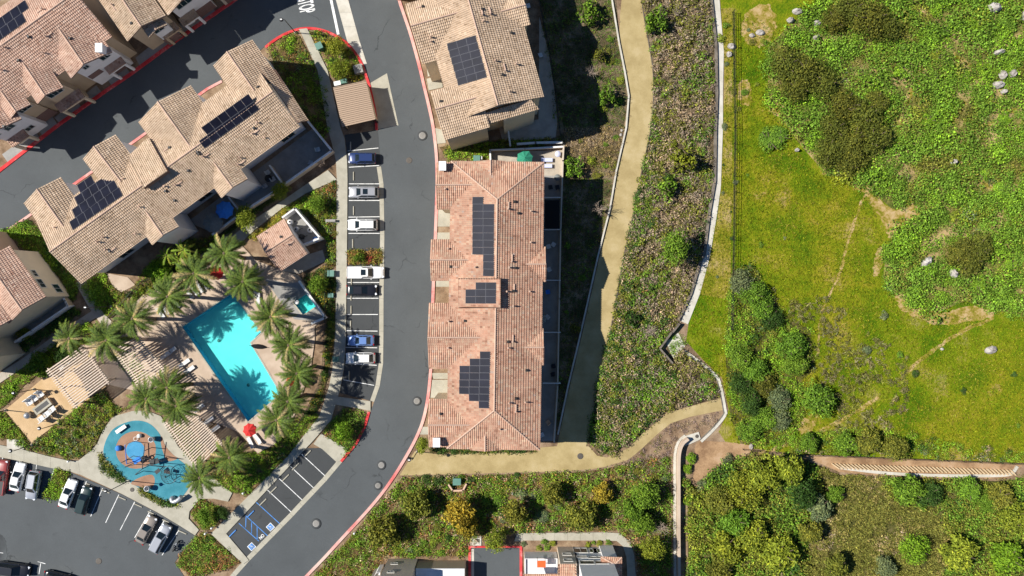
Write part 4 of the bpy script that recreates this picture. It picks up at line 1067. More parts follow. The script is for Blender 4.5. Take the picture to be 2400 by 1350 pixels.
ft = thing("fire_table", "long stone fire table between two rows of white armchairs", "fire table", tuple(xy((106, 951))) + (.15,), math.radians(37))
MB().box((0, 0, .3), (3.0, 1.25, .6)).build("base", M['taupe'], ft, rel=False)
for sx, sy, dx, dy in ((0, .5, 3.1, .3), (0, -.5, 3.1, .3), (1.4, 0, .3, .72), (-1.4, 0, .3, .72)): MB().box((sx, sy, .63), (dx, dy, .08)).build("top_slab", M['concrete'], ft, rel=False)
MB().box((0, 0, .62), (2.5, .7, .04)).build("burner_tray", M['trim'], ft, rel=False)
bl = thing("stone_ball", "round grey stone ball at the lower end of the orange patio", "ornament", tuple(xy((71, 972))) + (.15,))
MB().lathe([(0.25, 0), (.48, .2), (.56, .5), (.48, .82), (.25, 1.02), (0, 1.08)], 18).build("stone", M['steel'], bl, rel=False)
for q, t_ in (((212, 912), "left"), ((222, 916), "right"), ((217, 924), "lowest")): chair(f"dark chair in the lower right corner of the westernmost pergola, {t_} of three", q, rnd.uniform(0, 6), 'trim')
# furniture on the shady patios
for i, (q, a, m, t_) in enumerate([((1286, 578), .3, 'white_cloth', "pale chair on the shady patio beside the upper east gable"), ((1297, 573), 1.0, 'white_cloth', "small pale chair nearest the wall by the upper east gable"), ((1286, 631), 2.0, 'white_cloth', "pale chair just below the upper east gable"),
      ((1282, 742), 2.4, 'white_cloth', "white chair beside the pale grey blue parasol"), ((1260, 986), 1.2, 'peach', "pink chair on the lowest shady patio, left"), ((1284, 988), 2.2, 'peach', "pink chair on the lowest shady patio, right"), ((1270, 1017), .4, 'white_cloth', "white chair at the bottom of the lowest shady patio"),
      ((1284, 684), .2, 'blue_cloth', "light blue folding chair on the middle shady patio"), ((1297, 857), .2, 'trim', "dark chair on the patio beside the lower east gable, upper"), ((1296, 876), .2, 'trim', "dark chair on the patio beside the lower east gable, lower"),
      ((1290, 440), .2, 'trim', "dark chair near the dining patio, left"), ((1306, 440), .2, 'trim', "dark chair near the dining patio, right"), ((1238, 17), .2, 'white_cloth', "white chair in the shady yard at the top, beside the tan block"), ((1267, 132), .4, 'white_cloth', "white seat in the shady yard right of the tan roof"), ((1243, 278), .4, 'white_cloth', "white seat below the end wall of the tan block"),
      ((631, 405), .6, 'white_cloth', "pale chair on the patio right of the blue parasol, upper"), ((643, 421), .6, 'white_cloth', "pale chair on the patio right of the blue parasol, right"), ((625, 437), .6, 'steel', "grey chair on the patio right of the blue parasol, lower"), ((731, 382), 1.3, 'steel', "grey bench seat on the largest patio of the diagonal block"), ((748, 352), .3, 'white_cloth', "small white seat on the largest patio of the diagonal block")]):
    chair(t_, q, a, m, z=.09)
table("dark round table between pale chairs right of the blue parasol", (633, 420), .6, 'trim'); table("round dining table at the corner of the sunny patio", (1306, 418), .55, 'grey_cloth')
table("round blue and white mosaic table at the corner of the sunny patio", (1307, 363), .5, 'lounge_blue'); table("small table near the pump yard door", (700, 708), .35, 'white_cap', z=.18)
table("round dark table in striped shade left of the pool's lower end", (212, 873), .6, 'trim', z=.15)

# ---- pump yard equipment
for q, r_, h_, m_, t_ in (((683, 521), .42, .9, 'white_cap', "upper left"), ((697, 538), .46, .8, 'steel', "middle"), ((709, 555), .42, .9, 'trim', "lower"), ((730, 540), .45, 1.0, 'white_cap', "right")):
    f = thing("pool_filter", f"round pool filter tank in the pump yard, {t_}", "filter tank", tuple(xy(q)) + (.14,), group="filter tanks in the pump yard")
    MB().lathe([(r_, 0), (r_, h_ * .7), (r_ * .75, h_ * .9), (r_ * .2, h_), (0, h_)], 18).build("tank", M[m_], f, rel=False)
    MB().lathe([(r_ * .35, h_ * .95), (r_ * .35, h_ * 1.06), (0, h_ * 1.06)], 12).build("valve", M['trim'], f, rel=False)
    MB().tube((r_, 0, .2), (r_ + .5, .2, .2), .05).build("pipe", M['trim'], f, rel=False)
fc = thing("dark_form", "dark tapered shape lying on the deck at the pool's notch", "umbrella", tuple(xy((608, 812))) + (.2,), math.radians(-6))  # guessed object: black tapered body and thin rod filling a dark patch of deck
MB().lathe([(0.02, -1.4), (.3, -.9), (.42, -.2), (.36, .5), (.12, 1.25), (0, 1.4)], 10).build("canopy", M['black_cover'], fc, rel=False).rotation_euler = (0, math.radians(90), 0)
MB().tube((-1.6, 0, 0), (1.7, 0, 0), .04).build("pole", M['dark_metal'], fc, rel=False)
bb = thing("chemical_drum", "bright blue drum in the corner of the pump yard", "drum", tuple(xy((743, 562))) + (.14,))
MB().lathe([(.4, 0), (.46, .3), (.46, .8), (.4, 1.0), (0, 1.0)], 16).build("drum", M['plastic_blue'], bb, rel=False); MB().lathe([(.2, 1.0), (.2, 1.08), (0, 1.08)], 10).build("lid", M['white_cap'], bb, rel=False)

# ---- playground
sheet("playground", smooth_line([(244, 1064), (251, 1029), (271, 1002), (311, 986), (347, 990), (373, 1013), (389, 1045), (411, 1069), (440, 1092), (452, 1115), (442, 1145), (422, 1168), (396, 1174), (356, 1157), (307, 1130), (262, 1090)], 5, True), 0.20, M['teal_rubber'])
ringo = [(320 + 47 * math.cos(t), 1052 + 42 * math.sin(t) + (4 if math.sin(t) > 0 else 0)) for t in [i * .2618 for i in range(24)]]
sheet("playground", ringo, 0.204, M['brown_rubber']); sheet("playground", [(319 + 22 * math.cos(i * .2618), 1055 + 22 * math.sin(i * .2618)) for i in range(24)], 0.208, M['blue_rubber'])
sheet("playground", smooth_line([(308, 1132), (330, 1118), (358, 1112), (364, 1130), (352, 1146), (330, 1140)], 4, True), 0.205, M['brown_rubber'])
sheet("playground", smooth_line([(380, 1022), (389, 1045), (408, 1066), (418, 1074), (395, 1080), (384, 1060), (378, 1035)], 4, True), 0.206, M['brown_rubber'])
bn = thing("bench", "white bench block on the upper rim of the teal playground", "bench", tuple(xy((288, 1004))) + (.2,), math.radians(35))
MB().box((0, 0, .42), (1.9, .6, .12)).build("seat", M['white_cap'], bn, rel=False)
for k in (-.7, .7): MB().box((k, 0, .18), (.15, .5, .36)).build("leg", M['concrete'], bn, rel=False)
cf = thing("climbing_frame", "dark rope and pole climbing frame across the teal playground", "climbing frame", tuple(xy((360, 1085))) + (.2,))
def PW(x, y, z): p = xy((x, y)); return Vector((p.x, p.y, z))
for a in ((303, 1076), (312, 1086), (352, 1090), (358, 1048), (338, 1103), (398, 1072), (405, 1110), (424, 1115)):
    MB().tube(PW(*a, .2), PW(*a, 2.5), .06).build("post", M['dark_metal'], cf)
def bars(name, seq, z, r=.05):
    for a, b in zip(seq[:-1], seq[1:]): MB().tube(PW(*a, z), PW(*b, z), r).build(name, M['dark_metal'], cf)
bars("bar", [(303, 1076), (332, 1060), (398, 1072)], 2.5); bars("bar", [(312, 1086), (336, 1080), (405, 1085)], 2.3); bars("bar", [(358, 1032), (352, 1090), (336, 1103)], 2.5, .06)
net = MB(); ctr = (405, 1108)
rg = [(ctr[0] + 19 * math.cos(i * .5236), ctr[1] + 21 * math.sin(i * .5236)) for i in range(12)]
for i in range(12):
    net.tube(PW(*rg[i], 1.3), PW(*rg[(i + 1) % 12], 1.3), .045, 5); net.tube(PW(*rg[i], 1.3), PW(ctr[0], ctr[1], 2.6), .02, 4)
for f in (.4, .7):
    q = [(ctr[0] + (p[0] - ctr[0]) * f, ctr[1] + (p[1] - ctr[1]) * f) for p in rg]
    for i in range(12): net.tube(PW(*q[i], 2.6 - 1.3 * f), PW(*q[(i + 1) % 12], 2.6 - 1.3 * f), .02, 4)
net.build("rope_net", M['dark_metal'], cf)
for q, d_, a_ in (((370, 1078), (1.5, .9, .06), .3), ((378, 1100), (.9, .6, .06), .7), ((400, 1102), (1.0, .5, .06), -.2)):
    p = PW(*q, 1.2); MB().box(p, d_, rz=a_).build("platform", M['trim'], cf)
p = PW(329, 1075, 1.0); MB().box(p, (1.4, .8, .06), rz=.6).build("climbing_panel", M['blue_cloth'], cf)
MB().lathe([(.35, 0), (.42, .12), (.3, .25), (.18, .15)], 14, PW(345, 1070, 1.0)).build("ring", M['trim'], cf)
bp = thing("swing_pole", "light blue pole over the round blue playground circle", "play pole", tuple(xy((319, 1080))) + (.2,))
MB().tube(PW(319, 1080, .2), PW(317, 1078, 2.6), .06).build("post", M['plastic_blue'], bp); MB().tube(PW(317, 1078, 2.6), PW(314, 1034, 2.7), .07).build("arm", M['plastic_blue'], bp); MB().tube(PW(314, 1034, .2), PW(314, 1034, 2.7), .05).build("post", M['white_cap'], bp)
def play(name, label, px, prof, mat, cat, hole=None):
    o = thing(name, label, cat, tuple(xy(px)) + (.2,)); MB().lathe(prof, 18).build("body", M[mat], o, rel=False)
    MB().lathe([(prof[0][0] * .9, 0), (prof[0][0] * .9, .06), (0, .06)], 14).build("base", M['trim'], o, rel=False); return o
play("play_dome", "small turquoise dome stool at the left of the playground", (281, 1049), [(.4, 0), (.48, .25), (.42, .5), (.2, .62), (0, .64)], 'blue_cloth', "dome")
play("stepping_stump", "white stump at the top of the brown playground ring", (330, 1020), [(.3, 0), (.34, .3), (.3, .5), (0, .52)], 'white_cap', "stump")
play("spinner_cup", "grey spinner cup beside the upper edge of the playground", (362, 1027), [(.3, 0), (.42, .5), (.45, 1.0), (.36, 1.0), (.3, .5), (0, .4)], 'steel', "spinner")
play("spinner_cup", "grey spinner cup in the brown strip near the lower playground hedge", (352, 1141), [(.3, 0), (.42, .5), (.45, 1.0), (.36, 1.0), (.3, .5), (0, .4)], 'steel', "spinner")
rr = thing("balance_ring", "thin pale balance ring on the brown playground ring", "ring", tuple(xy((321, 1027))) + (.2,))
q = [Vector((.32 * math.cos(i * .5236), .32 * math.sin(i * .5236), .25)) for i in range(13)]; MB().path(q, .04).build("ring", M['white_cap'], rr, rel=False)
for i in (0, 4, 8): MB().tube((q[i].x, q[i].y, 0), q[i], .03).build("leg", M['steel'], rr, rel=False)
sl_ = thing("slide", "grey curved tube slide at the lower tip of the playground", "slide", tuple(xy((420, 1166))) + (.2,))
cv = [Vector((-.9, -.3, .55)), Vector((-.5, -.45, .6)), Vector((0, -.3, .65)), Vector((.5, .05, .8)), Vector((.9, .5, 1.0))]
MB().path(cv, .34, 12).build("tube", M['steel'], sl_, rel=False); MB().lathe([(.5, 0), (.52, .3), (.35, .75), (0, .85)], 16, (-.85, -.1, 0)).build("hood", M['steel'], sl_, rel=False); MB().tube((.8, .4, 0), (.8, .4, .9), .06).build("leg", M['dark_metal'], sl_, rel=False)

# ------------------------------------------------------------------ drain channels, walls and fences on the east side
CH_L = [(1668, -30), (1671, 0), (1682, 107), (1684, 222), (1681, 300), (1679, 424), (1666, 500), (1654, 598), (1646, 611), (1623, 689), (1594, 752)]
CH_R = [(1684, -30), (1686, 0), (1696, 120), (1694, 222), (1694, 300), (1689, 440), (1679, 510), (1664, 598), (1661, 611), (1640, 689), (1612, 760)]
ribbon("drain_channel", CH_R, CH_L, 0.10, M['white_concrete'], seg=3.2)
band("channel_wall", [(x - 2, y) for x, y in CH_L], -6, 0.42, M['grey_wall'])
LC = smooth_line([(1606, 820), (1646, 849), (1681, 880), (1692, 905), (1702, 957), (1702, 974), (1677, 1006), (1645, 1037)], 4)
ribbon("drain_channel", LC, off_line(LC, -7), 0.12, M['white_concrete'], seg=3)
band("channel_wall", off_line(LC, -7.6), -1.6, 0.22, M['grey_wall'])
LC2 = smooth_line([(1604, 1018), (1590, 1030), (1581, 1050), (1578, 1080), (1578, 1150), (1578, 1250), (1579, 1350), (1580, 1400)], 4)
ribbon("drain_channel", LC2, off_line(LC2, 6), 0.12, M['white_concrete'], seg=3)
band("channel_wall", off_line(LC2, 7), 6, 1.15, M['deck'])
sheet("inlet_slab", [(1604, 1022), (1637, 1012), (1642, 1029), (1618, 1040), (1600, 1046), (1596, 1036)], 0.14, M['white_concrete'])
ib = thing("drain_inlet", "sunken concrete drain inlet overgrown with bright green plants, where the pale channel ends", "drain", tuple(xy((1585, 800))) + (0,))
for a, b in (((1572, 778), (1544, 816)), ((1544, 816), (1574, 850)), ((1590, 758), (1574, 778))):
    A, B = xy(a), xy(b); d = B - A; MB().box(((A + B).x / 2, (A + B).y / 2, .5), (d.length, .25, 1.0), rz=math.atan2(d.y, d.x)).build("wing_wall", M['grey_wall'], ib)
MB().prism(pxpoly([(1560, 800), (1590, 780), (1605, 812), (1578, 840)]), 0, .08).build("floor_slab", M['white_concrete'], ib)
rail_fence("wire_fence", "thin wire fence running down the yellow meadow right of the pale channel", [(1716, 30), (1718, 190), (1720, 300), (1716, 600), (1712, 772)], 1.5, 2.6, 'dark_metal', 0, (.2, .45, .7, .95))
rail_fence("wire_fence", "dark fence along the upper edge of the brown strip at the lower right", [(1740, 1052), (1857, 1063), (2100, 1073), (2405, 1086)], 1.3, 2.6, 'dark_metal', .3)
sheet("dirt_strip", [(1840, 1066), (2100, 1075), (2400, 1088), (2386, 1100), (2358, 1122), (2187, 1121), (2040, 1113), (1966, 1106), (1910, 1080)], 0.05, M['orange_dirt'])
rw = thing("slope_wall", "row of slanting straw coloured ribs above a pale kerb at the lower right", "retaining wall", tuple(xy((2160, 1105))) + (0,))
for k in range(47):
    t = k / 46; x = 1948 + 418 * t; y = 1086 + 15 * t
    a, b = xy((x, y)), xy((x + 17 - 5 * t, y + 12)); d = b - a
    MB().box(((a + b).x / 2, (a + b).y / 2, .22), (d.length, .2, .34), rz=math.atan2(d.y, d.x)).build("rib", M['ribs'], rw)
KL = smooth_line([(1968, 1099), (2040, 1108), (2110, 1114), (2187, 1117), (2290, 1118), (2358, 1116), (2376, 1108), (2386, 1094)], 3)
ribbon("kerb", KL, off_line(KL, 7), 0.2, M['white_concrete'], seg=2.5)

# ------------------------------------------------------------------ road paint, covers, stops
def line(parent, a, b, w=0.11, mat='white_paint', z=0.064):
    A, B = xy(a), xy(b); d = B - A
    return MB().box(((A + B).x / 2, (A + B).y / 2, z), (d.length, w, 0.006), rz=math.atan2(d.y, d.x)).build("parking_line", M[mat], parent)
for a, b in (((815, 354), (887, 347)), ((818, 392), (889, 388)), ((818, 431), (891, 431)), ((818, 470), (890, 470)), ((817, 509), (890, 508)), ((817, 547), (890, 547)), ((815, 662), (889, 662)), ((812, 699), (887, 699)), ((812, 737), (886, 737)), ((812, 775), (885, 776)), ((810, 814), (884, 815)), ((810, 852), (883, 856)), ((805, 890), (877, 903))): line(lot_e, a, b)
for a, b in (((707, 1064), (764, 1117)), ((680, 1092), (738, 1146)), ((653, 1120), (710, 1173)), ((627, 1148), (684, 1201))): line(lot_s, a, b)
for a, b in (((601, 1177), (657, 1228)), ((576, 1208), (629, 1257)), ((560, 1226), (607, 1268)), ((577, 1210), (576, 1236)), ((590, 1222), (590, 1250)), ((603, 1234), (603, 1265))): line(lot_s, a, b, .12, 'blue_paint')
for a, b in (((7, 1068), (3, 1110)), ((47, 1077), (42, 1130)), ((87, 1085), (80, 1135)), ((128, 1095), (117, 1134)), ((203, 1128), (178, 1197)), ((241, 1144), (213, 1210)), ((279, 1159), (248, 1225)), ((316, 1176), (282, 1242)), ((353, 1196), (316, 1260)), ((387, 1217), (350, 1278)), ((420, 1242), (380, 1301)), ((0, 1295), (8, 1296)), ((89, 1316), (107, 1321)), ((96, 1320), (92, 1345))): line(lot_w, a, b, .11, z=.058)
line(road, (773.5, -12), (793, 81), .42, z=.056)
def word(parent, txt, px, right, up, w, h, mat='white_paint', z=.06, name="road_lettering"):
    cu = bpy.data.curves.new(name, 'FONT'); cu.body = txt; cu.size = 1; cu.offset = .022; cu.extrude = .004; cu.align_x = 'CENTER'; cu.align_y = 'CENTER'
    o = bpy.data.objects.new(name, cu); C.objects.link(o); cu.materials.append(M[mat])
    bpy.context.view_layer.update(); dim = o.dimensions
    r = Vector((right[0], -right[1], 0)).normalized(); u = Vector((up[0], -up[1], 0)).normalized()
    dg = bpy.context.evaluated_depsgraph_get(); me = bpy.data.meshes.new_from_object(o.evaluated_get(dg)); dx, dy = dim.x, dim.y
    bpy.data.objects.remove(o); o = bpy.data.objects.new(name, me); C.objects.link(o); o.parent = parent
    mw = Matrix((r * (w / dx), u * (h / dy), Vector((0, 0, 1)))).transposed().to_4x4(); mw.translation = (*xy(px), z)
    o.matrix_basis = mw; return o
word(road, "STOP", (716, 13), (.22, .98), (.97, -.24), 2.5, 2.6)
nr, nu = (.72, -.70), (-.70, -.72)
word(lot_s, "NO", (614, 1258), nr, nu, .9, .55, z=.068); word(lot_s, "PARKING", (624, 1265), nr, nu, 1.7, .6, z=.068)
for q in ((634, 1235), (590, 1281)):
    p = xy(q); r_ = math.radians(44)
    MB().box((p.x, p.y, .064), (1.05, 1.05, .006), rz=r_).build("access_symbol_border", M['white_paint'], lot_s)
    MB().box((p.x, p.y, .070), (.86, .86, .006), rz=r_).build("access_symbol_field", M['blue_paint'], lot_s)
    mb = MB(); R = Matrix.Rotation(r_, 3, 'Z'); g = lambda x, y: Vector((p.x, p.y, .077)) + R @ Vector((x, y, 0))
    wp = [g(.02 + .2 * math.cos(t), -.12 + .2 * math.sin(t)) for t in [math.radians(d) for d in range(100, 395, 20)]]
    for a, b in list(zip(wp[:-1], wp[1:])) + [(g(-.05, .2), g(-.03, -.02)), (g(-.03, -.02), g(.16, -.03)), (g(.16, -.03), g(.24, -.24)), (g(-.04, .08), g(.13, .08))]:
        d = b - a; mb.box((a + b) / 2, (d.length + .04, .065, .004), rz=math.atan2(d.y, d.x))
    mb.lathe([(.065, .002), (0, .003)], 10, g(-.06, .28)); mb.build("access_symbol", M['white_paint'], lot_s)
def wheel_stop(label, px, ang, mat='concrete', L=1.5):
    o = thing("wheel_stop", label, "wheel stop", tuple(xy(px)) + (.056,), math.radians(ang), "wheel stops in the parking stalls")
    MB().box((0, 0, .07), (L, .17, .14), top=.9).build("bar", M[mat], o, rel=False)
    for k in (-.5, .5): MB().tube((k, 0, .1), (k, 0, .15), .025).build("pin", M['iron'], o, rel=False)
ES = "right hand stall row"
for q, t_ in (((822, 343), "in the empty stall just below the ribbed roof shelter"), ((829, 413), "in the empty stall between the dark blue and silver cars"), ((829, 494), "in the empty stall between the silver and white cars"), ((827, 571), "in the empty stall below the white station car"), ((824, 658), "at the tail of the white pickup"), ((823, 694), "below the black car beside the white pickup"), ((823, 727), "in the empty stall two below the white pickup"), ((822, 762), "in the empty stall just above the blue sedan"), ((818, 880), "in the empty stall below the white sedan, under palm shadow")):
    wheel_stop("pale wheel stop " + t_, q, 90)
for q, t_ in (((212, 1136), "in front of the dark green car"), ((249, 1151), "right of the dark green car"), ((287, 1167), "in the first empty stall of the lower left lot"), ((325, 1184), "in the second empty stall of the lower left lot"), ((357, 1202), "in front of the tan car"), ((391, 1221), "in front of the silver car beside the tan one"), ((429, 1247), "in front of the motorcycle")):
    wheel_stop("pale wheel stop " + t_, q, -24)
for q, m_, t_ in (((617, 1176), 'concrete', "pale wheel stop next to the blue striped access stalls"), ((588, 1204), 'blue_paint', "blue wheel stop of the upper access stall"), ((546, 1249), 'blue_paint', "blue wheel stop of the lower access stall"), ((641, 1148), 'concrete', "pale wheel stop in the diagonal row, second from the access stalls"), ((670, 1119), 'concrete', "pale wheel stop in the diagonal row, third from the access stalls"), ((693, 1093), 'concrete', "pale wheel stop in the diagonal row, fourth from the access stalls"), ((721, 1063), 'concrete', "pale wheel stop in the diagonal row, farthest from the access stalls")):
    wheel_stop(t_, q, 45, m_, 1.7)
def manhole(label, px, r, ring=0, z=.052):
    o = thing("manhole_cover", label, "manhole", tuple(xy(px)) + (z,))
    if ring: MB().lathe([(ring, 0), (ring, .012), (r, .012)], 28).build("asphalt_collar", M['asphalt_dark'], o, rel=False)
    MB().lathe([(r, 0), (r, .02), (r * .85, .024), (0, .024)], 24).build("cover", M['iron' if not ring else 'driveway'], o, rel=False)
    for k in range(-2, 3):
        MB().box((0, k * r * .3, .028), (1.6 * r * math.sqrt(max(.05, 1 - (k * .35) ** 2)), .04, .008)).build("tread", M['iron'], o, rel=False)
for q, r, g, t_ in (((990, 318), .55, .85, "round cover with a dark ring in the road beside the tan block"), ((959, 376), .5, .0, "round cover in the road near the parked cars"), ((977, 940), .5, .8, "reddish round cover in the road's bend near the kerb"), ((894, 1090), .5, .8, "upper of the two covers in the lower road bend"), ((886, 1138), .45, .75, "lower of the two covers in the lower road bend"), ((741, 1227), .55, .9, "round cover in the road beside the access stalls"), ((232, 1315), .5, 0, "round cover in the lower left parking lot"), ((1360, 1069), .5, 0, "round dark cover on the sandy path"), ((311, 1147), .35, 0, "small dark cover in the pavement below the playground"), ((1633, 1022), .3, 0, "small dark cover on the pale slab by the channel"), ((1120, 1266), .3, 0, "small round cover on the slab above the red kerbed driveway")):
    manhole(t_, q, r, g, .19 if q in ((311, 1147),) else .15 if q[0] in (1633, 1120) else .052)
def lamp(label, px, h=6.0, arm=.5, ang=180):
    o = thing("street_lamp", label, "street lamp", tuple(xy(px)) + (.1,))
    MB().tube((0, 0, 0), (0, 0, h), .08, 8, .055).build("pole", M['dark_metal'], o, rel=False)
    a = math.radians(ang); e = (arm * math.cos(a), arm * math.sin(a), h)
    MB().tube((0, 0, h), e, .045).build("arm", M['dark_metal'], o, rel=False)
    hd = MB().lathe([(.1, .1), (.3, .02), (.32, -.04), (0, -.04)], 12, e).build("lamp_head", M['dark_metal'], o, rel=False)
    MB().box((e[0], e[1], h + .14), (.34, .16, .08)).build("cap", M['white_cap'], hd, rel=False)
    MB().lathe([(.2, 0), (.2, .25), (.1, .32)], 10).build("base", M['concrete'], o, rel=False)
for q, h, t_ in (((693, 77), 5.6, "dark street lamp at the planted corner below the white STOP lettering"), ((304, 1126), 5.9, "dark lamp post between the playground hedge and the lower left lot"), ((16, 961), 4.6, "lamp post at the left corner of the orange patio"), ((82, 912), 4.2, "lamp post on the upper left edge of the orange patio"), ((140, 992), 4.2, "lamp post on the lower right edge of the orange patio"), ((77, 1042), 4.4, "lamp post near the lowest corner of the orange patio"), ((978, 1058), 5.6, "lamp post beside the sandy path's start at the road"), ((262, 718), 6.2, "pale lamp post in the bushes left of the palms")): lamp(t_, q, h)
def path_light(label, px):
    o = thing("bollard_light", label, "bollard", tuple(xy(px)) + (.1,)); MB().tube((0, 0, 0), (0, 0, .8), .09).build("post", M['white_cap'], o, rel=False); MB().lathe([(.16, .78), (.16, .86), (0, .9)], 10).build("cap", M['white_cap'], o, rel=False)
for q, t_ in (((574, 1153), "in the small bed beside the diagonal stalls"), ((501, 1234), "in the bed left of the access stalls"), ((486, 1247), "at the tip of the lower left planting"), ((833, 1246), "in the ground cover right of the lower road"), ((167, 1079), "at the pavement edge left of the playground")): path_light("small white bollard light " + t_, q)
def box_cab(name, label, px, d, mat, rz=0, z=.1):
    o = thing(name, label, "utility box", tuple(xy(px)) + (z,), math.radians(rz))
    MB().box((0, 0, d[2] / 2), d).build("cabinet", M[mat], o, rel=False); MB().box((0, 0, d[2] + .03), (d[0] + .1, d[1] + .1, .06)).build("lid", M[mat], o, rel=False); MB().box((0, 0, .05), (d[0] + .3, d[1] + .3, .1)).build("plinth", M['concrete'], o, rel=False)
for nm, q, d, m_, r, t_ in (("utility_box", (751, 112), (1.0, 1.0, .9), 'plastic_green', 25, "grey green utility box beside the walk in the planted corner"), ("utility_box", (841, 164), (1.3, 1.3, .5), 'driveway', 15, "flat grey utility vault beside the red curved kerb"), ("utility_box", (793, 198), (1.0, .6, .6), 'white_cap', 12, "white box behind the ribbed roof shelter, left one"), ("utility_box", (808, 193), (.9, .6, .6), 'plastic_green', 12, "pale green box behind the ribbed roof shelter, right one"), ("utility_box", (1118, 374), (1.0, .9, .9), 'plastic_green', 0, "green box beside the upper eave of the red roofed block"), ("utility_box", (1127, 372), (.4, .4, .7), 'white_cap', 0, "small white box next to the green box by the red roofed block"), ("utility_box", (778, 641), (1.0, .9, .8), 'plastic_green', 0, "pale green utility box by the pavement left of the white pickup"), ("utility_box", (777, 692), (.8, .6, .5), 'plastic_green', 0, "lower pale green utility box by the pavement near the black car"), ("utility_box", (789, 841), (.9, .8, .6), 'plastic_green', 0, "utility box by the pavement left of the white sedan"), ("utility_box", (1072, 1125), (1.2, 1.0, 1.0), 'plastic_green', 0, "dark green utility box in the walled niche below the sandy path"), ("utility_box", (777, 518), (1.5, .3, .6), 'driveway', 0, "long pale seat block beside the pavement near the white station car")): box_cab(nm, t_, q, d, m_, r)
nw_ = wall("niche_wall", "small pinkish wall forming a niche round the utility box below the sandy path", [(1053, 1134), (1062, 1147), (1086, 1146), (1093, 1132)], .9, .25, 'peach')
hy = thing("fire_hydrant", "small dark hydrant on the kerb at the start of the sandy path", "hydrant", tuple(xy((957, 1073))) + (.17,))
MB().lathe([(.16, 0), (.13, .1), (.13, .5), (.16, .55), (.1, .7), (0, .75)], 12).build("body", M['dark_metal'], hy, rel=False); MB().tube((-.22, 0, .45), (.22, 0, .45), .06).build("outlet", M['dark_metal'], hy, rel=False)

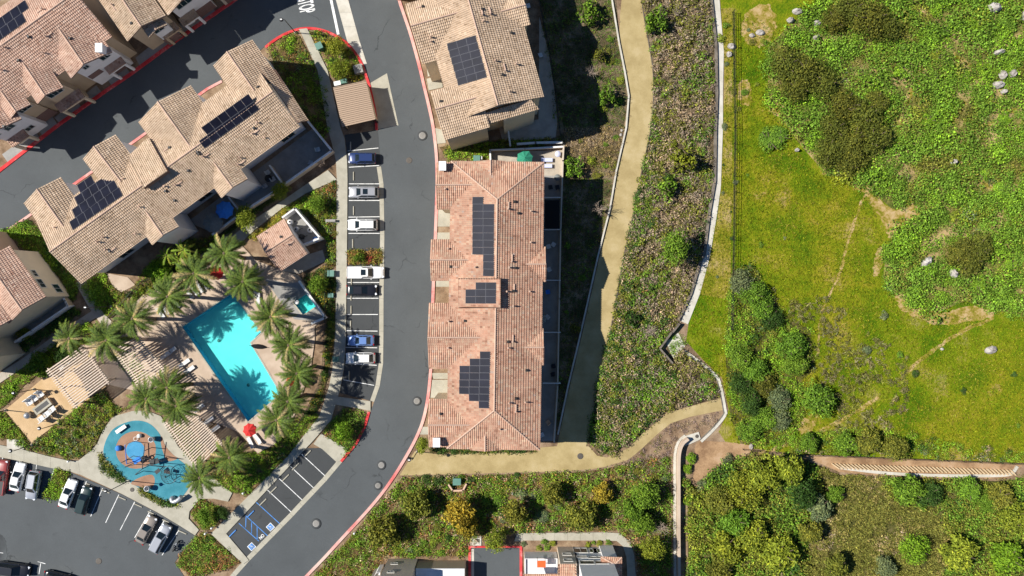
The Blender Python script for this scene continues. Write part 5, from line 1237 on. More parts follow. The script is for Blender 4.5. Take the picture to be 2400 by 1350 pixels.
# ------------------------------------------------------------------ vehicles
def paint(name, c, metal=.0): return plain(name, c, .28, metal, vary=0, coat=.6)
WHEEL = None
def vehicle(name, label, cat, px, ang, kind, mat, L=4.6, Wd=1.84, Ht=1.48, z=.056, roof=None, sunroof=False, bed=None, rack=False):
    global WHEEL
    r = thing(name, label, cat, tuple(xy(px)) + (z,), math.radians(ang), "cars in the parking stalls")
    hw, hl = Wd / 2, L / 2
    pk = kind == 'pickup'; tall = kind in ('suv', 'pickup', 'van')
    b = 1.02 if tall else .92
    st = {'sedan': [(-1, .78, .62), (-.965, .92, .86), (-.75, .99, b + .04), (-.2, 1, b), (.4, 1, b - .02), (.72, .98, b - .1), (.9, .92, b - .2), (.975, .84, .62), (1, .7, .5)],
          'suv': [(-1, .84, .75), (-.97, .94, b), (-.6, 1, b + .02), (0, 1, b + .02), (.45, 1, b), (.74, .98, b - .06), (.92, .92, b - .15), (.98, .86, .75), (1, .74, .55)]}
    sec = st['sedan' if kind in ('sedan', 'hatch') else 'suv']
    rows = []
    for t, w, zt in sec:
        x = t * hl; w = w * hw
        half = [(w * .93, .24), (w, .5), (w * .985, zt - .2), (w * .93, zt - .05), (w * .78, zt + .005), (w * .35, zt + .035)]
        rows.append([(x, y, zz) for y, zz in half] + [(x, -y, zz) for y, zz in half[::-1]])
    mb = MB(); m = len(rows[0]); vs = [p for q in rows for p in q]; fs = []
    for i in range(len(rows) - 1):
        for j in range(m - 1): fs.append((i * m + j, i * m + j + 1, (i + 1) * m + j + 1, (i + 1) * m + j))
    mb.add(vs, fs, 0, True); mb.add(rows[0], [tuple(range(m))]); mb.add(rows[-1], [tuple(range(m))[::-1]])
    mb.build("body", mat, r, rel=False)
    MB().box((0, 0, .26), (L * .93, Wd * .93, .1)).build("underbody", M['trim'], r, rel=False)
    G = {'sedan': (-.78, -.48, .06, .40), 'hatch': (-.9, -.66, .08, .44), 'suv': (-.95, -.82, .14, .48), 'van': (-.96, -.86, .3, .6), 'pickup': (-.16, -.1, .2, .42)}[kind]
    xr, xr2, xf2, xf = (g * hl for g in G)
    wb, wt, zb, zt = hw * .86, hw * .68, b - .02, Ht
    ring0 = [(xr, -wb), (xf - .12, -wb), (xf, -wb * .8), (xf, wb * .8), (xf - .12, wb), (xr, wb)]
    ring1 = [(xr2, -wt), (xf2 - .08, -wt), (xf2, -wt * .82), (xf2, wt * .82), (xf2 - .08, wt), (xr2, wt)]
    g = MB(); n = 6; zt1 = zt - .05
    vs = [(x, y, zb) for x, y in ring0] + [(x, y, zt1) for x, y in ring1] + [(x * .97 + .0, y * .86, zt) for x, y in ring1]
    g.add(vs, [(i, (i + 1) % n, n + (i + 1) % n, n + i) for i in range(n)] + [(n + i, n + (i + 1) % n, 2 * n + (i + 1) % n, 2 * n + i) for i in range(n)] + [tuple(range(2 * n, 3 * n))])
    g.build("roof", roof or mat, r, rel=False)
    def pane(nm, q, inset=.1, out=.014):
        q = [Vector(p) for p in q]; c = sum(q, Vector()) / 4; nn = (q[1] - q[0]).cross(q[2] - q[0]).normalized()
        if nn.dot(c - Vector((0, 0, .6))) < 0: nn = -nn
        q = [p.lerp(c, inset) + nn * out for p in q]
        MB().add(q + [p - nn * .01 for p in q], [(0, 1, 2, 3), (0, 4, 5, 1), (1, 5, 6, 2), (2, 6, 7, 3), (3, 7, 4, 0)]).build(nm, M['car_glass'], r, rel=False)
    pane("windshield", [(xf, -wb * .8, zb + .02), (xf, wb * .8, zb + .02), (xf2, wt * .82, zt1), (xf2, -wt * .82, zt1)], .05)
    pane("rear_window", [(xr, -wb * .9, zb + .06), (xr, wb * .9, zb + .06), (xr2, wt * .95, zt1), (xr2, -wt * .95, zt1)], .1)
    for sg in (-1, 1):
        xm = (xr + xf) / 2 - .1 * hl * 0; xm2 = (xr2 + xf2) / 2
        if kind != 'pickup' or L > 5.4:
            pane("side_window", [(xr + .1, sg * wb, zb + .04), (xm - .03, sg * wb, zb + .04), (xm2 - .03, sg * wt, zt1), (xr2 + .05, sg * wt, zt1)], .09)
        pane("side_window", [(xm + .03, sg * wb, zb + .04), (xf - .2, sg * wb, zb + .04), (xf2 - .12, sg * wt, zt1), (xm2 + .03, sg * wt, zt1)], .09)
        MB().box((xf - .3, sg * (hw + .09), b + .05), (.14, .2, .14), top=.8).build("mirror", mat, r, rel=False)
        MB().box((hl * .93, sg * hw * .66, b - .24 if not tall else b - .2), (.3, .34, .13), rz=-sg * .5).build("headlight", M['lamp_clear'], r, rel=False)
        MB().box((-hl * .975, sg * hw * .74, .8), (.12, .3, .2), rz=sg * .2).build("taillight", M['lamp_red'], r, rel=False)
        MB().box((0, sg * hw * .99, b - .3), (L * .02, .03, .05)).build("door_handle", M['trim'], r, rel=False)
        if rack: MB().tube((xr2 + .1, sg * wt * .92, zt + .06), (xf2 - .2, sg * wt * .92, zt + .06), .03).build("roof_rail", M['trim'] if rack == 1 else M['steel'], r, rel=False)
    if sunroof: MB().box((xf2 - .75, 0, zt + .004), (.8, wt * 1.35, .02)).build("sunroof", M['car_glass'], r, rel=False)
    if pk:
        x0, x1 = -hl * .96, xr - .08
        MB().box(((x0 + x1) / 2, 0, b + .06), (x1 - x0, Wd * .82, .03)).build("bed_cover" if bed == 'cover' else "bed_floor", mat if bed == 'cover' else M['trim'], r, rel=False)
        for sg in (-1, 1): MB().box(((x0 + x1) / 2, sg * hw * .87, b + .07), (x1 - x0, .14, .16)).build("bed_side", mat, r, rel=False)
        MB().box((x0 + .04, 0, b + .07), (.1, Wd * .86, .16)).build("tailgate", mat, r, rel=False)
    for sx in (-.6, .62):
        for sg in (-1, 1):
            rd = .36 if tall else .32
            if WHEEL is None:
                tv = [(x, y, zz) for zz, y, x in []]
                tb = MB().lathe([(.2, -.11), (.31, -.12), (.33, -.06), (.33, .06), (.31, .12), (.2, .11)], 18)
                tb.v = [(p[0], p[2], p[1]) for p in tb.v]
                ty = tb.build("tyre", M['rubber'], r, rel=False)
                rb_ = MB().lathe([(.21, .1), (.12, .07), (0, .09)], 10).lathe([(.21, -.1), (.12, -.07), (0, -.09)], 10); rb_.v = [(p[0], p[2], p[1]) for p in rb_.v]
                rm = rb_.build("rim", M['rim'], ty, rel=False); WHEEL = (ty.data, rm.data)
                wh = ty
            else:
                wh = bpy.data.objects.new("tyre", WHEEL[0]); C.objects.link(wh); wh.parent = r
                rm = bpy.data.objects.new("rim", WHEEL[1]); C.objects.link(rm); rm.parent = wh
            wh.location = (sx * hl, sg * (hw - .12), rd); wh.scale = (rd / .33, 1, rd / .33)
    return r
V = vehicle
silver = paint("silver_paint", (.38, .38, .39), .35); whitep = paint("white_car_paint", (.78, .77, .74)); navy = paint("navy_paint", (.02, .04, .13), .2); black = paint("black_car_paint", (.012, .012, .015)); bluep = paint("blue_car_paint", (.16, .27, .55), .3); redp = paint("red_car_paint", (.30, .05, .045)); tanp = paint("beige_car_paint", (.33, .28, .23), .4); green = paint("dark_green_paint", (.012, .03, .028)); greyp = paint("light_grey_car_paint", (.45, .46, .48), .35)
brightb = paint("bright_blue_bonnet_paint", (.03, .13, .42), .2)
V("parked_car", "dark blue car in the topmost occupied stall right of the diagonal block", "car", (851, 373), 180, 'suv', navy, 4.4, 1.82, 1.6)
V("parked_car", "silver car with a dark sunroof, second occupied stall from the top", "car", (855, 452), 180, 'suv', silver, 4.85, 1.9, 1.6, sunroof=True)
V("parked_car", "white station car with roof rails above the empty stall and the planted island", "car", (852, 528), 180, 'suv', whitep, 4.8, 1.92, 1.66, rack=2)
V("pickup_truck", "white pickup truck with a covered bed just below the planted island", "pickup truck", (859, 639), 0, 'pickup', whitep, 6.1, 2.02, 1.85, bed='cover', sunroof=True)
V("parked_car", "black car next to the white pickup in the right hand stall row", "car", (850, 680), 0, 'sedan', black, 4.95, 1.88, 1.46)
V("parked_car", "blue sedan dappled with palm shade, above the white sedan", "car", (848, 797), 180, 'sedan', bluep, 4.3, 1.8, 1.42)
V("parked_car", "white sedan with a black rear roof panel, lowest car in the right hand stall row", "car", (847, 838), 180, 'hatch', whitep, 4.75, 1.85, 1.48, sunroof=False)
V("pickup_truck", "red pickup truck cut by the left edge in the lower left lot", "pickup truck", (10, 1116), 82, 'pickup', redp, 5.7, 1.98, 1.8, bed='open')
V("parked_car", "white sedan between the red pickup and the grey car", "car", (49, 1115), 77, 'sedan', whitep, 4.7, 1.84, 1.46)
V("parked_car", "light grey wagon beside the small planted island in the lower left lot", "car", (85, 1134), 260, 'suv', greyp, 4.7, 1.86, 1.66, rack=2)
V("parked_car", "white car right of the small planted island in the lower left lot", "car", (166, 1154), 70, 'sedan', whitep, 4.8, 1.84, 1.46)
V("parked_car", "dark green car parked beside the white one in the lower left lot", "car", (204, 1169), 74, 'suv', green, 4.6, 1.86, 1.6)
V("parked_car", "beige car left of the silver car near the lower planting", "car", (348, 1238), 62, 'sedan', tanp, 4.8, 1.84, 1.46)
V("parked_car", "silver wagon parked beside the motorcycle", "car", (381, 1258), 62, 'suv', greyp, 4.9, 1.88, 1.62)
V("pickup_truck", "black truck in the lowest row of the lower left lot, left one", "pickup truck", (40, 1330), -8, 'suv', black, 5.3, 1.98, 1.82, rack=1)
V("parked_car", "black car cut by the bottom edge in the lower left lot", "car", (143, 1352), -14, 'sedan', black, 4.7, 1.84, 1.46)
mc = thing("motorcycle", "black motorcycle parked in the last stall beside the silver wagon", "motorcycle", tuple(xy((415, 1278))) + (.056,), math.radians(60))
for sx in (-.75, .75):
    tb = MB().lathe([(.2, -.06), (.3, -.07), (.33, 0), (.3, .07), (.2, .06)], 16); tb.v = [(p[0] + sx, p[2], p[1] + .33) for p in tb.v]; tb.build("tyre", M['rubber'], mc, rel=False)
MB().box((0, 0, .5), (.7, .32, .4), top=.8).build("engine", M['steel'], mc, rel=False); MB().lathe([(0, -.14), (.2, -.1), (.24, 0), (.18, .12), (0, .16)], 12, (.2, 0, .88)).build("fuel_tank", black, mc, rel=False)
MB().box((-.4, 0, .82), (.8, .3, .14), top=.8).build("seat", M['trim'], mc, rel=False); MB().tube((.5, -.4, 1.05), (.5, .4, 1.05), .025).build("handlebar", M['steel'], mc, rel=False); MB().tube((.5, 0, 1.05), (.75, 0, .33), .05).build("fork", M['steel'], mc, rel=False); MB().lathe([(.1, .0), (.06, .1), (0, .12)], 10, (.66, 0, .9)).build("headlight", M['lamp_clear'], mc, rel=False)

# ------------------------------------------------------------------ palms: every frond its own leaf
def frond_mesh(name, L, rise, droop, lw=.5, n=24, seed=1):
    r = random.Random(seed); mb = MB(); tone = []
    def P(t):
        return Vector((L * (t - .12 * t * t * droop), 0, rise * L * t * (1 - .45 * t) - droop * L * .42 * t ** 2.4))
    pts = [P(i / 8) for i in range(9)]
    for i in range(8):
        w0, w1 = .05 * (1 - i / 9), .05 * (1 - (i + 1) / 9); a, b = pts[i], pts[i + 1]
        mb.add([a + Vector((0, -w0, 0)), a + Vector((0, w0, 0)), b + Vector((0, w1, 0)), b + Vector((0, -w1, 0))], [(0, 1, 2, 3)]); tone.append(.9)
    for i in range(n):
        t = .1 + .9 * (i + .5) / n; p = P(t); d = (P(min(1, t + .03)) - P(t - .03)).normalized()
        ll = lw * (math.sin(math.pi * min(1, t * .88 + .12)) ** .6) * r.uniform(.85, 1.1)
        for s in (-1, 1):
            dr = (d * r.uniform(.55, .8) + Vector((0, s * .75, r.uniform(-.32, .12)))).normalized()
            tip = p + dr * ll; sd = d * .06
            mb.add([p - sd, p + sd, tip + sd * .25, tip - sd * .2], [(0, 1, 2, 3)]); tone.append(min(1, max(0, r.gauss(.5, .22))))
    me_o = mb.build(name, M['frond'], tone=tone); me = me_o.data; bpy.data.objects.remove(me_o); return me
FR = [frond_mesh("frond", 3.3, .75, .55, seed=1), frond_mesh("frond", 3.5, .42, .8, seed=2), frond_mesh("frond", 3.4, .12, .95, seed=3), frond_mesh("frond", 3.1, -.15, .8, seed=4)]
TRUNKS = {}
def palm(label, px, h, r=1.0, n=44, seed=0, young=False, lean=(0, 0)):
    rr = random.Random(seed); p = W(*px, h)
    root = thing("palm_tree", label, "palm tree", (p.x, p.y, .1), 0, "palms round the pool")
    tm = MB(); k = 7; tr = .3 if not young else .12
    for i in range(k): tm.tube((lean[0] * (i / k - 1) ** 2, lean[1] * (i / k - 1) ** 2, (h - .1) * i / k), (lean[0] * ((i + 1) / k - 1) ** 2, lean[1] * ((i + 1) / k - 1) ** 2, (h - .1) * (i + 1) / k), tr * (1.15 - .2 * i / k), 9, tr * (1.0 - .2 * i / k), caps=False)
    tm.lathe([(tr * .8, -.6), (tr * 1.5, -.1), (tr * 1.2, .3), (0, .5)], 10, (0, 0, h - .1)); tm.build("trunk", M['bark'], root, rel=False)
    dead = rr.random(); gr = rr.uniform(.8, 1.25)
    for i in range(n):
        f = i / n; lv = 0 if f < .22 else 1 if f < .5 else 2 if f < .8 else 3
        o = bpy.data.objects.new("frond", FR[lv]); C.objects.link(o); o.parent = root
        o.location = (0, 0, h - .05 + (.25 - .4 * f)); s = r * rr.uniform(.85, 1.08) * (.8 if lv == 0 else 1)
        o.scale = (s, s, s); o.rotation_euler = (rr.uniform(-.35, .35), rr.uniform(-.12, .12), i * 2.39996 + rr.uniform(-.15, .15))
        if young: o.color = (.17, .26, .03, 1) if lv < 2 else (.24, .26, .04, 1)
        else:
            o.color = [(.10, .15, .03, 1), (.09, .135, .024, 1), (.105, .135, .026, 1), (.17, .16, .05, 1)][lv] if rr.random() > (.08 if lv < 3 else .1 + .5 * dead) else (.34, .27, .13, 1)
    return root
PALMS = [((527, 594), 7.4, .98, "tall date palm beside the pool house roof, casting its shadow over the tiles"), ((456, 641), 7.2, 1.0, "date palm left of the upper red parasol"), ((395, 695), 7.4, 1.0, "date palm over the middle of the upper lounger row"), ((313, 746), 7.4, 1.05, "date palm at the left end of the upper lounger row"), ((252, 797), 7.2, 1.0, "date palm above the top corner of the middle pergola"), ((165, 793), 5.6, .8, "smaller date palm near the top of the westernmost pergola"),
         ((571, 660), 7.2, 1.0, "date palm right of the upper red parasol, over the pool's top corner"), ((636, 742), 7.2, 1.0, "date palm between the pool steps and the spa"), ((678, 809), 7.3, .95, "date palm right of the pool's notch, level with the blue sedan"), ((697, 875), 7.4, .88, "date palm over the orange red parasol"), ((676, 940), 7.3, .95, "date palm right of the pool's lower end"), ((650, 984), 7.2, .95, "date palm right of the lower red parasol"),
         ((394, 908), 7.4, .92, "date palm leaning over the lower end of the middle pergola"), ((345, 934), 7.2, .92, "date palm between the middle pergola and the playground's top"), ((415, 951), 7.2, .95, "date palm at the top of the lower pergola"), ((540, 1071), 7.0, .95, "date palm right of the lower pergola's bottom end"), ((470, 1119), 7.0, .92, "date palm at the right tip of the playground")]
for i, (q, h, r, t_) in enumerate(PALMS): palm(t_, q, h, r * rnd.uniform(1.06, 1.2), rnd.randrange(46, 60), i, lean=(rnd.uniform(-.5, .5), rnd.uniform(-.5, .5)))
palm("feathery young palm in the bed below the diagonal block, right one", (431, 585), 4.2, .62, 18, 31, True, (.6, -.3)); palm("feathery young palm in the bed below the diagonal block, left one", (392, 598), 4.0, .6, 16, 32, True, (.9, .2)); palm("feathery young palm in the bed below the diagonal block, nearest the pool", (421, 612), 3.6, .55, 16, 33, True, (.3, -.8))

# ------------------------------------------------------------------ leaf geometry
def quads(cen, nor, size, aspect, jit, g=nrng):
    n = len(cen)
    nor = nor + g.normal(0, jit, (n, 3)); nor /= np.linalg.norm(nor, axis=1)[:, None]
    t = g.normal(0, 1, (n, 3)); t -= nor * (t * nor).sum(1)[:, None]; t /= np.linalg.norm(t, axis=1)[:, None]
    b = np.cross(nor, t); s = (size * g.uniform(.6, 1.35, n))[:, None]
    v = np.stack([cen - t * s * aspect, cen - b * s * .5, cen + t * s * aspect, cen + b * s * .5], 1)
    return v.reshape(-1, 3)
def quad_mesh(name, v, mat, tone=None, col=None):
    n = len(v) // 4; me = bpy.data.meshes.new(name)
    me.vertices.add(len(v)); me.vertices.foreach_set("co", np.ascontiguousarray(v, dtype=np.float32).ravel())
    me.loops.add(4 * n); me.loops.foreach_set("vertex_index", np.arange(4 * n, dtype=np.int32))
    me.polygons.add(n); me.polygons.foreach_set("loop_start", np.arange(0, 4 * n, 4, dtype=np.int32)); me.polygons.foreach_set("loop_total", np.full(n, 4, np.int32))
    if tone is not None: a = me.attributes.new("tone", 'FLOAT', 'FACE'); a.data.foreach_set("value", tone.astype(np.float32))
    if col is not None:
        a = me.attributes.new("col", 'FLOAT_COLOR', 'FACE'); a.data.foreach_set("color", np.concatenate([col, np.ones((n, 1))], 1).astype(np.float32).ravel())
    me.materials.append(mat); me.update(calc_edges=True); me.validate(); return me
def dome_pts(n, g=nrng, low=-.25):
    z = g.uniform(low, 1, n); a = g.uniform(0, 2 * math.pi, n); r = np.sqrt(np.maximum(0, 1 - z * z))
    return np.stack([r * np.cos(a), r * np.sin(a), z], 1)
def crown_mesh(name, lumps, n, size, aspect, jit, seed, flat=.8, spread=.55):
    """unit crown: leaf blades over many lumps, with gaps between the lumps"""
    g = np.random.default_rng(seed)
    c = dome_pts(lumps, g, -.1) * spread * g.uniform(.55, 1.15, (lumps, 1)); c[:, 2] *= flat; c[0] = (0, 0, .3)
    rr = g.uniform(.24, .46, lumps) if lumps > 3 else np.full(lumps, .8); k = g.integers(0, lumps, n)
    d = dome_pts(n, g, -.4); p = c[k] + d * (rr[k] * g.uniform(.6, 1.05, n))[:, None]; p[:, 2] *= flat
    lt = g.uniform(-.12, .12, lumps)
    tone = np.clip(g.normal(.48, .17, n) + lt[k], 0, 1)
    return quad_mesh(name, quads(p, d, np.full(n, size), aspect, jit, g), M['leaf'], tone)
CROWN = {'round': [crown_mesh("foliage", 9, 620, .13, .7, .5, s, .75, .5) for s in (1, 2, 3)], 'tree': [crown_mesh("foliage", 34, 3400, .062, .85, .65, s, .85, .68) for s in (4, 5, 6)],
         'loose': [crown_mesh("foliage", 14, 520, .11, .9, .8, s, .8, .7) for s in (7, 8)], 'wispy': [crown_mesh("foliage", 38, 3600, .068, 1.35, 1.0, s, .8, .66) for s in (9, 10)], 'dense': [crown_mesh("foliage", 20, 2000, .075, .8, .5, s, .7, .55) for s in (11, 12)]}
def stem_mesh(seed, limbs=6, bare=False):
    g = random.Random(seed); mb = MB(); mb.tube((0, 0, 0), (0, 0, .5), .06, 7, .045)
    for i in range(limbs if not bare else 16):
        a = i * 2.4 + g.uniform(-.3, .3); s = Vector((0, 0, g.uniform(.3, .5))); e = Vector((math.cos(a) * g.uniform(.4, .75), math.sin(a) * g.uniform(.4, .75), g.uniform(.6, .95)))
        mb.tube(s, e, .035 if not bare else .022, 5, .012 if not bare else .008, caps=False)
        if bare:
            for k in range(4):
                q = s.lerp(e, g.uniform(.4, .95)); mb.tube(q, q + Vector((g.uniform(-.3, .3), g.uniform(-.3, .3), g.uniform(.0, .3))), .009, 4, .004, caps=False)
    o = mb.build("branches", M['bark' if not bare else 'dry_twig']); me = o.data; bpy.data.objects.remove(o); return me
STEM = [stem_mesh(1), stem_mesh(2)]; BARE = [stem_mesh(5, bare=True), stem_mesh(6, bare=True), stem_mesh(7, bare=True)]
GROUNDS = []
COL = {'dark olive': (.125, .135, .022), 'bright green': (.19, .33, .024), 'green': (.14, .245, .026), 'dark green': (.05, .10, .02), 'olive': (.18, .185, .03), 'yellow green': (.24, .28, .03), 'golden': (.36, .27, .035), 'grey green': (.17, .21, .10), 'rusty': (.29, .14, .05), 'dry brown': (.34, .25, .15), 'reddish': (.26, .05, .03)}
def plant(name, label, cat, px, r, h, col, kind, group=None, auto=False, zb=.0):
    """px is where the middle of the crown shows; r, h in metres"""
    p = W(*px, h * .6); k = rnd.randrange(100)
    o = thing(name, label, cat, (p.x, p.y, zb), rnd.uniform(0, 6.28), group, auto)
    if kind == 'bare':
        c = bpy.data.objects.new("branches", BARE[k % 3]); C.objects.link(c); c.parent = o; c.scale = (r * 1.4, r * 1.4, h); return o
    ch = min(h * .62, r * 1.0) if kind in ('tree', 'wispy') else h * .62
    me = CROWN[kind][k % len(CROWN[kind])]
    c = bpy.data.objects.new("crown", me); C.objects.link(c); c.parent = o
    c.location = (0, 0, h - ch * 1.1 if kind in ('tree', 'wispy') else h * .22); c.scale = (r * 1.05, r * 1.05 * rnd.uniform(.85, 1.1), ch * 1.15)
    b = COL[col]; v = rnd.uniform(.88, 1.14); c.color = (b[0] * v * rnd.uniform(.93, 1.07), b[1] * v, b[2] * v, 1)
    t = bpy.data.objects.new("trunk", STEM[k % 2]); C.objects.link(t); t.parent = o; t.scale = (r, r, h * (.95 if kind in ('tree', 'wispy') else .8))
    return o
for nm_, pl_, zz_ in (("scrub_ground", 'CHAP', .033), ("scrub_ground", 'MID', .012), ("scrub_ground", 'STRIP', .026), ("scrub_ground", 'SOUTH', .014), ("scrub_ground", 'THICK', .034)): GROUNDS.append((nm_, pl_, zz_))
# single trees and shrubs that stand out
T = [("tree", "leafy bright green tree over the patio wall right of the blue parasol", (655, 447), 1.6, 3.6, 'yellow green', 'tree'), ("tree", "bright green tree at the path just right of the blue parasol", (572, 510), 1.9, 3.6, 'yellow green', 'tree'),
     ("tree", "bright green tree in the red kerbed bed at the bottom of the right hand stalls", (801, 1014), 1.7, 3.6, 'bright green', 'tree'), ("tree", "round green tree right of the spa", (744, 668), 1.7, 3.4, 'green', 'tree'), ("tree", "green shrubby tree in the bed above the pump yard", (742, 478), 1.6, 3.2, 'green', 'tree'),
     ("tree", "yellow green tree at the lower left corner of the red roofed block", (990, 1043), 1.5, 3.6, 'yellow green', 'tree'), ("tree", "green tree over the top of the red kerbed driveway", (1160, 1270), 1.8, 4.0, 'yellow green', 'tree'), ("shrub", "round yellow green shrub by the walk at the left edge", (47, 787), 1.5, 2.4, 'yellow green', 'dense'),
     ("tree", "bright green shrubby tree in the bed left of the upper palms", (372, 636), 1.9, 3.4, 'bright green', 'tree'), ("tree", "yellow green tree inside the red kerbed planted corner, upper", (790, 108), 1.7, 3.6, 'yellow green', 'tree'), ("tree", "yellow green tree inside the red kerbed planted corner, lower", (795, 160), 1.8, 3.4, 'yellow green', 'tree'),
     ("tree", "green tree at the left edge of the planted island between stalls", (838, 602), 1.1, 2.4, 'green', 'loose'), ("shrub", "red flowered shrub in the planted island between stalls", (866, 608), .9, 1.0, 'reddish', 'round'),
     ("tree", "green tree with its shadow on the pavement, left of the access stalls", (480, 1213), 1.6, 3.4, 'green', 'tree'), ("tree", "dark green tree at the tip between the lower lot and the access stalls", (525, 1203), 1.2, 3.0, 'dark green', 'tree'),
     ("tree", "olive tree in the south strip, leftmost", (898, 1245), 2.7, 5, 'olive', 'wispy'), ("tree", "olive tree in the south strip below the wide sandy path, beside the dark shadow", (974, 1188), 2.5, 5, 'olive', 'wispy'), ("tree", "tall golden leaved tree in the middle of the south strip", (1078, 1205), 2.6, 6, 'golden', 'wispy'), ("tree", "lower part golden tree touching the tall golden one", (1092, 1236), 2.2, 4.5, 'golden', 'wispy'),
     ("tree", "olive brown tree right of the golden tree", (1206, 1202), 2.1, 5, 'olive', 'wispy'), ("tree", "olive tree above the bottom pavement's middle", (1362, 1212), 2.6, 5, 'olive', 'wispy'), ("tree", "olive tree in the south strip near the utility niche's right", (1294, 1158), 2.1, 4.4, 'olive', 'wispy'), ("tree", "golden leaved shrubby tree between the sandy path and the bottom pavement's curve", (1412, 1158), 1.9, 3.4, 'golden', 'wispy'),
     ("tree", "dark green tree beside the lower channel", (1513, 1160), 2.3, 5, 'green', 'tree'), ("tree", "green tree left of the lower channel, middle", (1484, 1198), 2.2, 4.4, 'green', 'wispy'), ("tree", "green tree left of the lower channel, lowest", (1528, 1285), 2.0, 5, 'yellow green', 'tree'), ("tree", "green tree left of the lower channel above the lowest one", (1508, 1228), 2.0, 4.4, 'green', 'wispy'),
     ("shrub", "round bright green shrub at the head of the lower channel, largest", (1622, 1074), 1.3, 1.8, 'bright green', 'dense'), ("shrub", "round bright green shrub at the head of the lower channel, second", (1615, 1103), 1.05, 1.6, 'bright green', 'dense'), ("shrub", "lone round bright green shrub beside the channel's dark shadow", (1616, 1178), 1.15, 1.7, 'bright green', 'dense'), ("shrub", "grey green shrub on the orange dirt beside the lower channel", (1647, 1139), 1.2, 1.6, 'grey green', 'round'), ("shrub", "small grey green shrub on the orange dirt", (1705, 1078), 1.1, 1.5, 'grey green', 'dense'), ("shrub", "bright green shrub at the lower end of the channel's shadow", (1631, 1340), 1.3, 1.8, 'bright green', 'dense'),
     ("tree", "large round dark green tree alone on the meadow's trail", (1920, 940), 2.9, 4.0, 'green', 'tree'), ("tree", "dark green tree at the meadow's left thicket, upper", (1858, 812), 2.6, 3.6, 'green', 'tree'), ("tree", "dark green tree at the meadow's left thicket, lower", (1868, 858), 2.3, 3.2, 'green', 'tree'), ("shrub", "wide bright green shrub mound beside the wire fence", (1806, 330), 2.7, 1.9, 'green', 'dense'), ("shrub", "bright green shrub mound joining the wide one", (1834, 318), 2.0, 1.7, 'green', 'dense'),
     ("tree", "green tree top left of the sandy path by the top edge", (1385, 20), 2.3, 4.6, 'green', 'loose'), ("tree", "slim spiky green tree in the shadow's edge, upper", (1405, 128), 1.2, 3.6, 'olive', 'loose'), ("tree", "green tree at the shadow's edge where the sandy path bulges", (1430, 218), 1.9, 4.6, 'green', 'loose'), ("tree", "green tree at the lower edge of the upper big shadow", (1354, 393), 1.9, 3.6, 'green', 'loose'), ("bare_tree", "leafless tree in the upper big shadow", (1386, 169), 1.1, 3.0, 'olive', 'bare'), ("bare_tree", "leafless tree beside the sandy path's middle", (1404, 491), 1.3, 3.4, 'olive', 'bare'), ("bare_tree", "leafless tree above the drain inlet", (1524, 776), 1.4, 2.6, 'olive', 'bare'), ("bare_tree", "leafless tree near the top of the brushy slope", (1585, 28), .9, 2.4, 'olive', 'bare'), ("bare_tree", "leafless tree beside the lower channel's left side", (1548, 1240), 1.5, 3.0, 'olive', 'bare'), ("bare_tree", "leafless tree at the corner of the patio wall", (752, 382), .8, 2.0, 'olive', 'bare'),
     ("tree", "green tree on the brushy slope near the top edge", (1548, 40), 2.4, 5.2, 'green', 'loose'), ("tree", "green tree on the brushy slope, casting a square shadow to the channel", (1612, 372), 2.5, 7, 'yellow green', 'loose'), ("tree", "small green tree below the square shadow on the brushy slope", (1564, 440), 2.0, 5, 'green', 'loose'), ("tree", "green tree beside the channel's bend", (1583, 580), 2.6, 7, 'green', 'tree'), ("tree", "dark green tree on the brushy slope left of the leafless one", (1487, 745), 1.7, 3.2, 'dark green', 'loose'),
     ("tree", "dark leafy tree beside the shady patio wall at the lower left, under the palms", (90, 858), 2.3, 3.6, 'green', 'wispy'), ("tree", "shady green tree left of the westernmost pergola's top", (150, 835), 1.6, 3.0, 'dark green', 'tree'), ("tree", "spiky green tree in shade near the red roofed block's shady wall", (1352, 770), 1.1, 3.0, 'olive', 'loose'), ("tree", "small tree beside the sunny green parasol patio's wall", (1335, 380), 1.2, 3.0, 'green', 'loose'), ("tree", "green plant in shade by the ribbed roof shelter", (725, 190), 1.0, 2.4, 'green', 'loose')]
for nm, lb, q, r, h, c_, k_ in T: plant(nm, lb, "shrub" if nm == "shrub" else "tree", q, r, h, c_, k_)
for i, (x, y, r, c_) in enumerate([(1748, 1150, 3.2, 'yellow green'), (1790, 1118, 2.8, 'yellow green'), (1850, 1102, 2.8, 'yellow green'), (1690, 1180, 2.6, 'olive'), (1728, 1225, 2.6, 'green'), (1705, 1290, 2.8, 'yellow green'), (1770, 1262, 3.0, 'yellow green'), (1835, 1300, 3.2, 'yellow green'), (1690, 1335, 2.4, 'olive'), (1880, 1160, 2.6, 'dark green'), (1925, 1195, 2.4, 'grey green'), (2135, 1150, 2.8, 'green'), (2185, 1160, 2.2, 'dark green'), (2280, 1150, 2.2, 'green'), (2350, 1165, 2.4, 'olive'), (2150, 1290, 2.4, 'bright green'), (2255, 1300, 3.0, 'yellow green'), (2370, 1310, 2.8, 'bright green'), (2385, 1215, 2.6, 'yellow green'), (1900, 1250, 2.0, 'olive'), (1960, 1330, 2.2, 'olive'), (2080, 1330, 2.0, 'grey green'), (1960, 1160, 1.7, 'green'), (2040, 1040, 2.4, 'olive'), (2100, 1050, 2.4, 'olive'), (1985, 1045, 2.0, 'green'), (1900, 1040, 1.8, 'green'), (2320, 1180, 1.8, 'green')]):
    plant("tree", f"{c_} leafy tree in the lower right woodland", "tree", (x, y), r, r * (2.1 if i in (1, 2, 9, 19, 20) else 1.6), c_, 'wispy' if i % 3 else 'tree', "trees in the lower right woodland", True)
